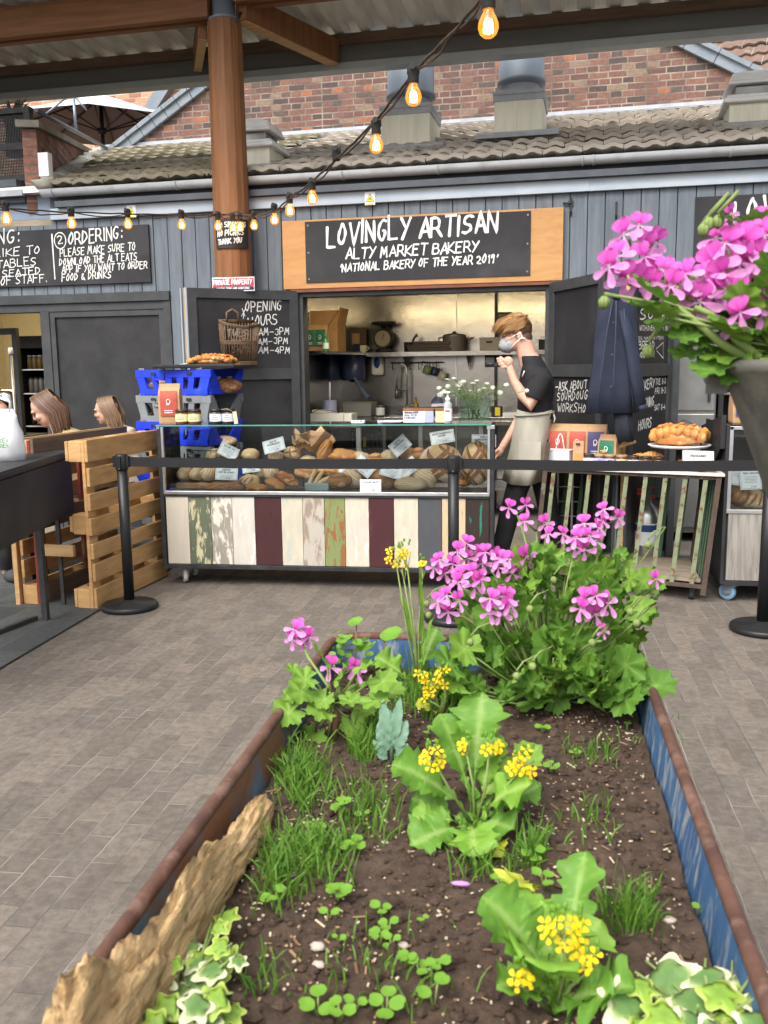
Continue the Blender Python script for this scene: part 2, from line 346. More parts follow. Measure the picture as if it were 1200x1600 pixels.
# ---------------------------------------------------------------- ground
pave = brickmat('brick_paving', [(0, (.118, .1, .083)), (.3, (.14, .119, .098)), (.6, (.152, .128, .104)), (.8, (.124, .106, .09)), (1, (.17, .138, .105))],
                (.235, .21, .18), .247, .0885, .0028, plane='yx', bump=.9, offs=.37, rough=.75, warp=.007, grime=((.062, .053, .046), 3.5, .52, .8, .75))
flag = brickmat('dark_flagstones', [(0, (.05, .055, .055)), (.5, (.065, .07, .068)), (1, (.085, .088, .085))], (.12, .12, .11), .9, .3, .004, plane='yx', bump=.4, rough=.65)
mb = MB()
nx, ny = 60, 90
for j in range(ny+1):
    for i in range(nx+1):
        x = -9+18*i/nx; y = -4+16*j/ny
        mb.v((x, y, .006*mnoise.noise(Vector((x*.9, y*.9, 0)))-.002))
for j in range(ny):
    for i in range(nx):
        a = j*(nx+1)+i; mb.f([a, a+1, a+nx+2, a+nx+1], 0, True)
far = mat('far_ground', (.12, .11, .1), .9, c2=(.16, .15, .14), sc=1)
mb.quad([(-60, -60, -.05), (60, -60, -.05), (60, 60, -.05), (-60, 60, -.05)], 1)
g = mb.build('ground', [pave, far], world=False); tag(g, kind='structure')
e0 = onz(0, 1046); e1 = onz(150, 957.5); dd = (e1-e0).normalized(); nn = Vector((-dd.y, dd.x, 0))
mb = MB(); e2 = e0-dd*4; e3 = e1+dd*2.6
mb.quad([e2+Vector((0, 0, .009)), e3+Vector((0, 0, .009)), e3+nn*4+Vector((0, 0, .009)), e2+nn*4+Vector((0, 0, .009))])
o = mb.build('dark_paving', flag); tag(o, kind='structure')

# ---------------------------------------------------------------- the timber market shed
shed = thing('timber_shed', 'long grey blue timber clad market shed with black folding doors and mossy tiled roof', 'building', FO, FROT)
def fbox(mb, u0, u1, v0, v1, z0, z1, m=0): mb.box(((u0+u1)/2, (v0+v1)/2, (z0+z1)/2), (u1-u0, v1-v0, z1-z0), m)
mb = MB(); rnd.seed(3)
def boards(u0, u1, z0, z1, v=0.0):
    k = max(1, round((u1-u0)/.131)); w = (u1-u0)/k
    for i in range(k):
        fbox(mb, u0+i*w+.0035, u0+(i+1)*w-.0035, v-.022-rnd.random()*.003, v, z0, z1)
    fbox(mb, u0, u1, v-.004, v+.1, z0, z1, 1)
boards(-5.6, -2.20, 2.18, 2.83); boards(-2.20, -1.05, 0, 2.83); boards(-1.05, 1.03, 2.14, 2.83); boards(1.03, 1.95, 0, 2.83); boards(1.95, 4.6, 2.16, 2.83); boards(4.6, 6, 0, 2.83)
mb.build('cladding', [blueclad, darkframe], shed, world=False, bevel=.002)
mb = MB(); fbox(mb, -3.28, 6, -.06, -.03, 2.81, 2.905); fbox(mb, -3.28, 1.3, -.064, -.058, 2.81, 2.902)
mb.build('fascia_board', fascia_m, shed, world=False, bevel=.003)
mb = MB(); fbox(mb, -3.2, 6, -.11, -.03, 2.906, 2.955); mb.build('soffit_board', soffit_m, shed, world=False)
mb = MB(); prof = [(-.062*math.cos(t), -.058*math.sin(t)) for t in [math.pi*i/10 for i in range(11)]]
def gut(u0, u1, s=1.0):
    r0 = [(u0, -.10+a*s, 3.05+b*s) for a, b in prof]; r1 = [(u1, -.10+a*s, 3.05+b*s) for a, b in prof]
    i0 = [mb.v(p) for p in r0]; i1 = [mb.v(p) for p in r1]
    for k in range(10): mb.f([i0[k], i0[k+1], i1[k+1], i1[k]], 0, True)
    mb.f(i0[::-1]); mb.f(i1)
gut(-3.31, 6)
for u in [-3.2, -2.05, -.62, .15, 1.25, 1.33, 2.3, 3.4]: gut(u-.008, u+.008, 1.1)
mb.tube([(-3.31, -.1, 3.046), (6, -.1, 3.046)], .012, 6)
mb.build('gutter', gutter_m, shed, world=False)
VB = 3.5                                  # the brick gable stands this far behind the shed front
RS = math.atan(.3207); ncourse = 9; clen = 3.57/math.cos(RS)/ncourse
def vz(s): return (-.07+s*math.cos(RS), 3.07+s*math.sin(RS))
def roof_tiles(u0, u1, v0=-.07, z0=3.075, nc=ncourse, slope=RS, tw=.3, cl=clen, shift=0.0):
    mb = MB(); rnd.seed(11+int(u1*3)); sub = 10
    for c in range(nc):
        u = u0(c) if callable(u0) else u0+(.5*tw if c % 2 else 0)
        u -= shift
        while u < u1:
            w = min(tw, u1-u); lift = rnd.random()*.008; sag = rnd.random()*.006; s0 = c*cl-.012-rnd.random()*.014; s1 = (c+1)*cl+.03; rows = []
            for s_, up in ((s0+.09, -.03), (s0, .016), (s0, .046), (s1, .004)):
                row = []
                for i in range(sub+1):
                    t = i/sub; wv = .022*(.5-.5*math.cos(4*math.pi*t))**1.2+lift
                    zz = up+wv if up > .01 or up == .004 else up+wv*.7
                    row.append(mb.v((u+w*t*.985, v0+s_*math.cos(slope)-zz*math.sin(slope), z0+s_*math.sin(slope)+zz*math.cos(slope)+sag)))
                rows.append(row)
            for k_ in (0, 1, 2):
                ra = [mb.v(mb.V[k]) for k in rows[k_]]
                for i in range(sub): mb.f([ra[i], ra[i+1], rows[k_+1][i+1], rows[k_+1][i]], 0, k_ == 2)
            u += tw
    return mb
def uleft(c): return -3.25-1.4*(c+.5)/ncourse
roof_tiles(uleft, -1.75).build('roof', tile_moss, shed, world=False)
roof_tiles(-1.75, 4.6).build('roof', tile_m, shed, world=False)
mb = MB(); L_ = 3.57/math.cos(RS); a, b = vz(L_)
mb.quad([(-3.25, -.07, 3.065), (6, -.07, 3.065), (6, a, b-.005), (-4.65, a, b-.005)]); fbox(mb, -3.3, 6, -.02, .0, 2.83, 3.06)
mb.build('roof_underlay', soffit_m, shed, world=False)
mb = MB(); a, b = vz(L_-.06); mb.box((.6, a+.03, b+.06), (10.6, .09, .02), 0, RX(RS)); mb.box((.6, a+.05, b+.08), (10.6, .02, .05)); mb.build('flashing', lead_m, shed, world=False)
mb = MB(); rnd.seed(5)
for i in range(26):
    s = L_*i/26; a, b = vz(s); mb.blob((-3.3-1.4*i/26+rnd.uniform(-.02, .02), a, b+.04), (.10, .09, .055), 8, 5, 0, .6, i)
mb.build('verge_mortar', mat('lichened_mortar', (.4, .39, .35), .95, c2=(.25, .24, .2), sc=9, bump=.6, bsc=30), shed, world=False)
def duct(ua, ub, zb, v0=1.2):
    zt = zb+.37; mb = MB(); fbox(mb, ua, ub, v0, v0+.55, zb-.3, zt); o = mb.build('vent_box', cream_box, shed, world=False, bevel=.006)
    mb = MB(); fbox(mb, ua-.015, ub+.015, v0-.015, v0+.55, zt, zt+.03); fbox(mb, ua-.012, ub+.012, v0-.01, v0+.55, zt-.055, zt-.001)
    cu = (ua+ub)/2; r = (ub-ua)/2-.01
    mb.x = Matrix.Translation((cu, v0+.27, zt)); mb.lathe([(r*.92, .03), (r*.82, .1), (r*.82, .16)], 24); mb.x = Matrix.Identity(4); mb.build('cap', lead_m, o, world=False, bevel=.003)
    mb = MB(); mb.x = Matrix.Translation((cu, v0+.27, zt)); mb.lathe([(r*.84, .13), (r*1.06, .14), (r*1.06, .18), (r, .19), (r, 1.9)], 32)
    for z in (.55, 1.1): mb.lathe([(r*1.01, z), (r*1.03, z+.01), (r*1.01, z+.02)], 32, close=False)
    mb.build('duct', galv, o, world=False)
    mb = MB(); mb.box(((ua+ub)/2, v0-.09, zb+.015), (ub-ua+.3, .2, .03), 0, RX(RS)); mb.build('flashing', lead_m, o, world=False)
duct(-.605, -.147, 3.478); duct(.438, .87, 3.523)
def cowl(u, v, s=1.0):
    zb = 3.07+.3207*(v+.07); mb = MB(); fbox(mb, u-.19*s, u+.19*s, v-.17*s, v+.2*s, zb-.2, zb+.14*s); o = mb.build('vent_base', cream_box, shed, world=False, bevel=.004)
    mb = MB()
    for k, (w, z0, z1) in enumerate([(.235, .14, .175), (.215, .175, .2), (.15, .2, .275), (.205, .275, .30), (.195, .30, .36), (.14, .36, .385)]):
        mb.box((u, v+.01, zb+(z0+z1)/2*s), (2*w*s, 2*w*s, (z1-z0)*s-.001), 1 if k == 2 else 0, taper=.9 if k > 3 else None)
    mb.build('cowl', [white_plastic, steel_grey], o, world=False, bevel=.01)
    mb = MB(); mb.box((u, v-.28*s, zb-.04), (.5*s, .16, .03), 0, RX(RS)); mb.build('flashing', lead_m, o, world=False)
cowl(-1.55, .42, 1.0); cowl(2.62, 1.2, 1.1)

mb = MB()
def frame_open(u0, u1, z1, w=.06, v0=-.035, v1=.1):
    fbox(mb, u0, u0+w, v0, v1, 0, z1); fbox(mb, u1-w, u1, v0, v1, 0, z1); fbox(mb, u0+w, u1-w, v0, v1, z1-w, z1)
frame_open(-1.05, 1.03, 2.135, .045); frame_open(1.95, 4.6, 2.155, .06); frame_open(-5.6, -2.2, 2.175, .07)
fbox(mb, -5.6, -2.2, -.05, -.036, 2.1, 2.178); fbox(mb, -5.53, -2.27, -.028, .09, 2.03, 2.1)
fbox(mb, -3.47, -3.38, -.03, .09, 0, 2.03)
mb.build('door_frame', darkframe, shed, world=False, bevel=.003)
mb = MB(); fbox(mb, -3.38, -2.27, .0, .05, 0, 2.03)
dr = mb.build('door', black_paint, shed, world=False)
mb = MB()
for a in ((-3.38, -3.33, 0, 2.03), (-2.32, -2.27, 0, 2.03), (-3.33, -2.32, 1.98, 2.03), (-3.33, -2.32, 0, .1)): fbox(mb, a[0], a[1], -.02, .0, a[2], a[3])
mb.build('rail', darkframe, dr, world=False, bevel=.002)

wallin = mat('cream_inner_wall', (.5, .45, .33), .6, c2=(.44, .4, .3), sc=2)
floorin = mat('worn_inner_floor', (.22, .2, .17), .7, c2=(.15, .135, .115), sc=3, detail=8)
mb = MB()
def room(u0, u1, v1, z1, mi_wall, mi_floor, mi_back):
    fbox(mb, u0-.05, u1+.05, v1, v1+.05, 0, z1, mi_back); fbox(mb, u0-.05, u0, .101, v1, 0, z1, mi_wall); fbox(mb, u1, u1+.05, .101, v1, 0, z1, mi_wall)
    fbox(mb, u0-.05, u1+.05, .101, v1+.05, z1, z1+.04, 0); fbox(mb, u0-.05, u1+.05, -.02, v1+.05, .001, .012, mi_floor)
room(-1.3, 1.3, 2.1, 2.45, 2, 1, 2); room(1.6, 4.4, 2.2, 2.45, 0, 1, 2); room(-5.5, -1.6, 2.3, 2.5, 0, 1, 0)
mb.build('inner_room', [wallin, floorin, stainless], shed, world=False)
lampm = mat('warm_strip_lamp', (1, .85, .5), .5, emit=(1, .80, .46), estr=17)
mb = MB()
fbox(mb, -1.0, 1.0, .125, .165, 2.16, 2.19); fbox(mb, -5.2, -2.4, 1.0, 1.1, 2.42, 2.45); fbox(mb, 2.0, 3.8, 1.2, 1.28, 2.40, 2.425)
mb.build('strip_lamp', lampm, shed, world=False)
mb = MB()
for u in (-.04, .36): fbox(mb, u-.006, u+.006, 2.085, 2.1, 0, 2.45)
fbox(mb, .36, .385, 2.05, 2.1, 0, 2.44, 1)
mb.build('panel_seam', [alu, steel_black], shed, world=False)

def leaf_door(p0, p1, name='door', texts=None, th=.045, z0=.12, z1=2.14, flip=1):
    """p0 hinge, p1 free end (world xy); front face looks to -local y"""
    p0 = Vector((p0[0], p0[1], 0)); p1 = Vector((p1[0], p1[1], 0)); d = p1-p0; Ld = d.length
    X = d.normalized()*flip; org = p0 if flip > 0 else p1
    Mx = frame(org, X, (0, 0, 1)); mb = MB(); mb.x = Mx
    fbox(mb, .0, Ld, .012, th, z0, z1)
    dr = mb.build(name, chalkboard, shed)
    mb = MB(); mb.x = Mx; w = .075
    for a in ((0, w, z0, z1), (Ld-w, Ld, z0, z1), (w, Ld-w, z1-w, z1), (w, Ld-w, z0, z0+.1), (w, Ld-w, 1.42, 1.51)): fbox(mb, a[0], a[1], -.006, .011, a[2], a[3])
    mb.build('stile', darkframe, dr, bevel=.002)
    return dr, Mx, Ld
HL = Fw(-1.04, -.06, 0); HR = Fw(1.02, -.06, 0)
doorL, ML, LL = leaf_door(HL, onz(291, 445, 2.16), flip=-1)
doorR, MR, LR = leaf_door(HR, onz(944, 424, 2.14))
PC = ony(1052, 500, 7.33); PCf = ony(988, 500, 6.52)
doorC, MC, LC = leaf_door(PC, PCf, flip=-1)
for Mx, uo in ((ML, 0.0), (MC, 0.0)):
    mb = MB(); mb.x = Mx
    fbox(mb, uo-.012, uo-.001, -.004, .016, .12, 2.14, 0); fbox(mb, uo-.012, uo-.001, .017, .045, .12, 2.14, 1); fbox(mb, -.01, .2, .06, .1, .12, 2.14, 0)
    fbox(mb, uo-.022, uo-.011, .062, .075, .12, 2.14, 2); fbox(mb, uo-.022, uo-.011, .076, .1, .12, 2.14, 0)
    mb.build('door_edge', [fascia_m if Mx is ML else darkframe, timber_pale, blueclad], doorL if Mx is ML else doorC)
# ---------------------------------------------------------------- brick gable behind the shed
brick = brickmat('old_brick', [(0, (0.129, 0.071, 0.060)), (.12, (0.172, 0.088, 0.071)), (.3, (0.082, 0.059, 0.055)), (.42, (0.194, 0.101, 0.076)), (.55, (0.142, 0.076, 0.066)), (.66, (0.103, 0.074, 0.066)), (.76, (0.172, 0.092, 0.076)), (.86, (0.292, 0.118, 0.067)), (.91, (0.215, 0.151, 0.109)), (1, (0.120, 0.071, 0.063))],
                 (.30, .255, .21), .205, .069, .0085, plane='xz', bump=.9, rough=.9, squash=.62, sqf=2, warp=.006, grime=((.07, .06, .055), 2.2, .55, .8, .6))
brick2 = brickmat('orange_brick', [(0, (.42, .2, .12)), (.3, (.5, .26, .15)), (.6, (.36, .15, .09)), (.8, (.45, .28, .17)), (1, (.3, .13, .09))], (.5, .45, .38), .235, .0765, .009, plane='xz', bump=.6, rough=.9)
gab = thing('brick_gable', 'old red brick gable wall with blue grey verge tiles rising behind the shed roof', 'building', Fw(0, VB, 0), FROT)
vl0 = atf(166, 246, VB-.02); vl1 = atf(318, 128, VB-.02); vr0 = atf(1050, 52, VB-.02); vr1 = atf(1200, 125, VB-.02)
sl = (vl1[2]-vl0[2])/(vl1[0]-vl0[0]); sr = (vr1[2]-vr0[2])/(vr1[0]-vr0[0])
def lz(u): return vl0[2]+sl*(u-vl0[0])
def rz_(u): return vr0[2]+sr*(u-vr0[0])
ua = (vr0[2]-sr*vr0[0]-vl0[2]+sl*vl0[0])/(sl-sr); za = lz(ua)
uL = vl0[0]-.2; uR = vr1[0]+2
mb = MB(); mb.prism([(uL, 2.6), (uR, 2.6), (uR, rz_(uR)), (ua, za), (uL, lz(uL))], 0, .3)
mb.V = [Vector((p.x, p.z, p.y)) for p in mb.V]; mb.F = [f[::-1] for f in mb.F]
mb.build('wall', brick, gab, world=False)
mb = MB()
def verge(u0, z0, u1, z1, n, w=.13):
    d = Vector((u1-u0, 0, z1-z0)); L = d.length; a = math.atan2(d.z, d.x); k = n
    for i in range(k):
        c = Vector((u0, -.03, z0))+d*((i+.5)/k); sgn = 1
        mb.box(c+Vector((-math.sin(a)*.03, .1, math.cos(a)*.03)), (L/k-.006, .34, .05+.004*(i % 2)), 0, RY(-a))
        mb.box(c+Vector((math.sin(a)*.03, -.01, -math.cos(a)*.03)), (L/k-.006, .05, w+.004*(i % 2)), 0, RY(-a))
verge(uL+.2, lz(uL+.2), ua-.05, lz(ua-.05), 24); verge(ua+.05, rz_(ua+.05), uR, rz_(uR), 18)
mb.build('verge_tiles', slate_m, gab, world=False, bevel=.004)
mb = MB(); q = atf(682, 95, VB-.02); mb.x = Matrix.Translation((0, -.02, 0))
mb.tube([(q[0], 0, q[2]+.1), (q[0]+.03, -.06, q[2]+.02), (q[0]+.05, -.1, q[2]-.07)], .014, 6); mb.build('bracket', steel_black, gab, world=False)
rt = roof_tiles(-3, 6, nc=24, v0=0, z0=0, slope=R(38), cl=.3)
ro = tag(bpy.data.objects.new('tiled_roof', None), 'brown tiled roof rising beyond the right verge of the brick gable', 'building'); COL.objects.link(ro)
ro.location = Fw(2.6, 4.6, 4.3); ro.rotation_euler = (0, 0, FROT-.25)
rt.build('roof', mat('brown_roof_tile', (.19, .12, .09), .9, c2=(.14, .10, .08), sc=5, bump=.5, bsc=50, c3=(.25, .19, .14), sc3=6, lo3=.6, hi3=.7), ro, world=False)
mb = MB(); mb.box((2, .15, -.8), (9, .25, 1.5)); mb.build('wall', brick, ro, world=False)

far_g = thing('brick_house', 'orange brick house end wall with a grey verge behind the parasol', 'building', Fw(-3.6, 7.5, 0), FROT)
mb = MB(); mb.prism([(-9, 0), (4.5, 0), (4.5, 9), (.2, 9), (-1.2, 8), (-9, 8)], 0, .3)
mb.V = [Vector((p.x, p.z, p.y)) for p in mb.V]; mb.F = [f[::-1] for f in mb.F]; mb.build('wall', brick2, far_g, world=False)
mb = MB(); mb.bar((-3.6, -.08, 4.3), (.2, -.08, 9.0), .14, .2); mb.build('verge_tiles', slate_m, far_g, world=False)
mb = MB(); q = atf(162, 161, 7.4); mb.box((q[0]+3.6, -.08, q[2]), (.1, .12, .15)); mb.build('alarm_box', mat('cream_plastic', (.75, .65, .4), .5), far_g, world=False, bevel=.01)

para = thing('brick_parapet', 'brick parapet with stone coping running back beside the mossy roof', 'wall', Fw(-3.6, .1, 0), FROT)
ia = Fw(-3.44, .06, 3.0); ib = Fw(-4.82, 3.45, 3.0); dw = (ib-ia).normalized(); wn = Vector((-dw.y, dw.x, 0)); z0_ = atf(74, 200, .06)[2]; z1_ = atf(166, 243, 3.4)[2]
mb = MB(); q = [ia, ib, ib+wn*.12, ia+wn*.12]; b_ = [mb.v((p.x, p.y, 2.9)) for p in q]; t_ = [mb.v((p.x, p.y, z)) for p, z in zip(q, (z0_, z1_, z1_, z0_))]
mb.f(b_[::-1]); mb.f(t_)
for i in range(4): mb.f([b_[i], b_[(i+1) % 4], t_[(i+1) % 4], t_[i]])
brick3 = brickmat('parapet_brick', [(0, (.2, .09, .07)), (.3, (.3, .14, .10)), (.6, (.24, .12, .09)), (.8, (.33, .17, .12)), (1, (.16, .09, .075))], (.38, .32, .27), .225, .075, .009, plane='yz', bump=.8, rough=.9, grime=((.09, .08, .07), 3, .5, .75, .6))
mb.build('wall', brick3, para)
mb = MB(); st = mat('weathered_coping', (.3, .28, .24), .9, c2=(.2, .185, .16), sc=8, bump=.4, bsc=40)
mb.bar(ia+wn*.06-dw*.06+Vector((0, 0, z0_-2.97)), ib+wn*.06+Vector((0, 0, z1_-2.97)), .2, .06); mb.build('coping', st, para, bevel=.006)
mb = MB(); c = onf(71, 258, .0); mb.box(c, (.1, .07, .2), 0, RZ(FROT)); mb.build('utility_box', white_plastic, para, bevel=.006)
mb = MB(); mb.tube([onf(55, 283, .0), onf(100, 302, -.05)], .026, 8); mb.build('waste_pipe', soffit_m, para)

bal = thing('balcony', 'black mesh balcony balustrade above the flat roofed end of the shed', 'balustrade', Fw(-4.2, .3, 0), FROT)
bx1 = atf(50, 200, .3)[0]+4.2; zt = atf(45, 172, .3)[2]; zb = atf(45, 285, .3)[2]
mb = MB()
mb.box((bx1-.03, 0, (zt+zb)/2-.03), (.06, .06, zt-zb+.05)); mb.box((bx1-1.0, 0, zt), (2.0, .07, .05)); mb.box((bx1-1.0, 0, zb+.04), (2.0, .05, .05)); mb.box((bx1-1, 0, zb+.32), (1.9, .02, .06))
mb.build('rail', steel_black, bal, world=False)
mb = MB()
for i in range(110): mb.box((bx1-.07-i*.0165, 0, (zt+zb)/2), (.009, .008, zt-zb-.06))
for i in range(26): mb.box((bx1-.95, .006, zb+.07+i*.025), (1.8, .006, .008))
mb.build('mesh_infill', steel_black, bal, world=False)
mb = MB(); mb.box((bx1-1.2, .3, zb-.06), (2.4, 1.2, .06)); mb.box((bx1-1.2, -.35, zb-.16), (2.6, .04, .05), 1); mb.box((bx1-1.2, .15, zb-.2), (2.55, .9, .06), 0)
mb.build('deck', [soffit_m, lead_m], bal, world=False)
fl = thing('flat_roof_annex', 'pale blue boarded annex with a white roof trim at the left end of the shed', 'building', Fw(-4.6, .05, 0), FROT)
mb = MB(); q0 = atf(0, 312, -.02); q1 = atf(72, 300, -.02)
mb.box((-.15, .1, 2.94), (2.9, .2, .24)); mb.build('wall', mat('blue_grey_panel', (.2, .25, .33), .6, c2=(.24, .29, .37), sc=3), fl, world=False)
mb = MB(); mb.box((-.1, -.06, 3.075), (2.82, .1, .055)); mb.box((-.35, -.05, 2.80), (3.3, .05, .05), 1); mb.build('roof_trim', [white_plastic, mat('weathered_batten', (.36, .3, .22), .85, c2=(.22, .18, .13), sc=6, stretch=(.6, 5, 5))], fl, world=False)
mb = MB(); q = onf(80, 352, -.1); 
pz = ony(160, 205, 12.4); par = thing('parasol', 'large open taupe parasol on the terrace seen from below', 'parasol', (pz.x, pz.y, 3.6), 0)
fab = mat('taupe_fabric', (.22, .18, .17), .85, c2=(.19, .16, .15), sc=3); mb = MB()
n = 8; rad = 1.15; zr = pz.z-3.6+.05; apex = (0, 0, zr+.42)
for i in range(n):
    a0, a1 = 2*math.pi*i/n+.3, 2*math.pi*(i+1)/n+.3
    P = [(rad*math.cos(a), rad*math.sin(a), zr) for a in (a0, a1)]
    mb.quad([apex, P[0], P[1]], 0); mb.quad([(apex[0], apex[1], apex[2]+.012), (P[1][0], P[1][1], P[1][2]+.012), (P[0][0], P[0][1], P[0][2]+.012)], 1)
    mb.quad([P[0], P[1], (P[1][0], P[1][1], P[1][2]+.03), (P[0][0], P[0][1], P[0][2]+.03)], 1)
mb.build('canopy', [fab, white_plastic], par, world=False)
for i in range(n):
    mb = MB(); a0 = 2*math.pi*i/n+.3
    mb.tube([(.05*math.cos(a0), .05*math.sin(a0), zr+.38), (rad*.97*math.cos(a0), rad*.97*math.sin(a0), zr-.005)], .012, 5)
    mb.tube([(.04*math.cos(a0), .04*math.sin(a0), zr-.05), (rad*.55*math.cos(a0), rad*.55*math.sin(a0), zr+.17)], .01, 5)
    mb.build('rib', steel_black, par, world=False)
mb = MB(); mb.tube([(0, 0, 0), (0, 0, zr+.4)], .028, 10); mb.build('pole', steel_black, par, world=False)
mb = MB(); mb.lathe([(.06, zr-.1), (.06, zr-.02), (.03, zr)], 10); mb.build('hub', steel_black, par, world=False)
def tuft(name, px, py, y, h, n, label):
    p = ony(px, py, y); t = thing(name, label, 'plant', (p.x, p.y, p.z-.1)); rnd.seed(px); mb = MB()
    for i in range(n):
        a = rnd.uniform(0, 6.28); el = rnd.uniform(.5, 1.45); L = h*rnd.uniform(.6, 1.1); w = .018
        pts = [Vector((math.cos(a)*math.cos(el)*L*s, math.sin(a)*math.cos(el)*L*s, L*s*math.sin(el)-L*.35*s*s)) for s in (0, .35, .7, 1)]
        sd_ = Vector((-math.sin(a), math.cos(a), 0))
        ids = [(mb.v(q-sd_*w*k), mb.v(q+sd_*w*k)) for q, k in zip(pts, (.6, 1, .7, .05))]
        for (a1, b1), (a2, b2) in zip(ids, ids[1:]): mb.f([a1, b1, b2, a2])
    mb.build('fronds', mat('palm_green', (.12, .17, .05), .6, c2=(.2, .22, .08), sc=8, transl=.2), t, world=False)
    mb = MB(); mb.tube([(0, 0, -.25), (0, 0, .05)], [.09, .07], 8); mb.build('stem', mat('palm_stem', (.1, .07, .04), .9), t, world=False)
tuft('palm_plant', 20, 185, 8.6, .45, 60, 'spiky green palm plant behind the black balcony mesh')
mb = MB(); mb.tube([onf(115, 153, 3), onf(119, 205, 3)], .02, 6); mb.tube([onf(56, 172, .5), onf(168, 232, 3.2)], .02, 6); mb.tube([onf(72, 178, 2), onf(104, 152, 2.2)], .012, 6); mb.tube([onf(119, 153, 2.2), onf(135, 172, 2.2)], .012, 6)
o = mb.build('terrace_handrail', mat('grey_blue_steel', (.2, .23, .28), .4, .5)); tag(o, 'thin grey steel handrail sloping down along the parapet to the gable', 'handrail')

# ---------------------------------------------------------------- canopy over the market
can = thing('market_canopy', 'timber and corrugated steel canopy on one round timber post', 'canopy', Fw(-1.45, -.45, 0), FROT)
cm = chain(can)
def cw(u, v, z): return Fw(u, v, z)
u0, u1 = -8, 7; VE = .9; ZE = 4.125
def sbar(mb, u0, u1, va, vb, za, zb, mi=0):
    mb.x = FM; fbox(mb, u0, u1, va, vb, za, zb, mi); mb.x = Matrix.Identity(4)
mb = MB(); sbar(mb, u0, u1, VE, VE+.08, ZE+.062, ZE+.2); mb.build('eave_beam', fascia_grey, can)
mb = MB(); sbar(mb, u0, u1, VE-.03, VE+.12, ZE, ZE+.06); mb.build('eave_trim', lip_grey, can, bevel=.004)
mb = MB(); sbar(mb, u0, u1, VE-.06, VE+.05, ZE+.201, ZE+.285); mb.build('purlin', pallet_dark, can)
mb = MB(); sl_ = math.tan(R(4)); prof = [(0, 0), (.07, 0), (.10, .055), (.19, .055), (.218, 0)]
pts = []; u = u0
while u < u1:
    for a, b in prof: pts.append((u+a, b))
    u += .236
va, vb = VE+.14, -1.3
for off in (0, .03):
    A = [mb.v(Fw(p[0], va, ZE+.29+p[1]+off)) for p in pts]; B = [mb.v(Fw(p[0], vb, ZE+.29+(va-vb)*sl_+p[1]+off)) for p in pts]
    for i in range(len(pts)-1): mb.f([A[i], A[i+1], B[i+1], B[i]])
mb.build('roof_sheet', plate_alu, can)
pb_ = Vector((-2.428, 7.45, 0))
mb = MB(); n = 14; mb.x = Matrix.Translation(pb_)
mb.lathe([(.157, 0), (.155, 2), (.134, 4.21)], n, sm=False); mb.build('post', timber_or, can, bevel=.004)
mb = MB(); mb.x = Matrix.Translation(pb_); mb.lathe([(.12, 4.211), (.128, 4.23), (.09, 4.25), (.09, 4.42)], 16); mb.build('post_cap', galv, can)
bz = 4.235
mb = MB()
for v in (-.30, -.18): sbar(mb, -8, -1.64, v, v+.07, bz, bz+.24)
mb.build('main_beam', timber_orx, can, bevel=.004)
mb = MB()
for v in (-.30, -.18): sbar(mb, -1.42, 7, v, v+.07, bz+.085, bz+.26)
mb.build('main_beam', timber_orx, can, bevel=.004)
def strut(p, q, w, h):
    mb = MB(); mb.bar(p, q, w, h, 0); mb.bar(Vector(p)-Vector((0, 0, h/2+.006)), Vector(q)-Vector((0, 0, h/2+.006)), w, .01, 1)
    mb.build('strut', [timber_or, timber_pale], can, bevel=.004)
strut(onf(376, 12, -.20), onf(522, 82, VE-.05), .11, .2)
strut(onf(316, 40, -.16), onf(308, 92, VE-.08), .07, .2)
mb = MB(); mb.tube([onf(369, 34, -.38), onf(376, 20, -.3)], .013, 6); mb.build('hook', steel_black, can)
# ---------------------------------------------------------------- brush lettering: every letter is a painted stroke of its own
GL = {'A': ['00 39 60', '13 53'], 'B': ['09 00', '09 49 57 45 05', '45 63 51 40 00'], 'C': ['57 38 17 04 12 30 52'], 'D': ['09 00', '09 38 55 32 00'], 'E': ['59 09 00 50', '05 45'],
 'F': ['59 09 00', '05 45'], 'G': ['58 39 17 03 20 41 54 34'], 'H': ['09 00', '59 50', '05 55'], 'I': ['19 10'], 'J': ['49 42 20 02'], 'K': ['09 00', '59 04 60'], 'L': ['09 00 50'],
 'M': ['00 19 33 59 60'], 'N': ['00 09 50 59'], 'O': ['39 16 03 20 42 56 39'], 'P': ['00 09', '09 49 56 44 04'], 'Q': ['39 16 03 20 42 56 39', '32 60'], 'R': ['00 09', '09 49 56 44 04', '34 60'],
 'S': ['58 29 07 15 44 52 20 01'], 'T': ['09 69', '39 30'], 'U': ['09 03 20 42 59'], 'V': ['09 30 69'], 'W': ['09 20 36 50 79'], 'X': ['09 60', '59 00'], 'Y': ['09 35', '69 10'], 'Z': ['09 59 00 60'],
 '0': ['39 16 03 20 42 56 39'], '1': ['17 29 20'], '2': ['07 29 57 44 00 60'], '3': ['08 39 57 35 53 30 02'], '4': ['39 03 53', '46 40'], '5': ['59 19 15 45 52 20 01'], '6': ['49 15 03 20 42 34 03'],
 '7': ['09 59 10'], '8': ['35 17 39 57 35 12 30 52 35'], '9': ['57 39 16 25 57 40'], ':': ['16 15', '12 11'], '.': ['10 11'], "'": ['29 16'], '-': ['04 54'], '&': ['60 17 39 47 04 20 53'], '*': ['08 42', '48 02', '25 20'],
 '(': ['39 15 30'], ')': ['09 25 00'], '!': ['19 13', '10 11'], ',': ['11 0'], '|': ['1: 10'], '/': ['00 49'], '_': ['00 60']}
def glyph(ch):
    out = []
    for st in GL.get(ch, []):
        out.append([(int(q[0]), (ord(q[1])-48) if len(q) > 1 else 0) for q in st.split()])
    return out
ROUND = set('BCDGJOPQRSU023568&9')
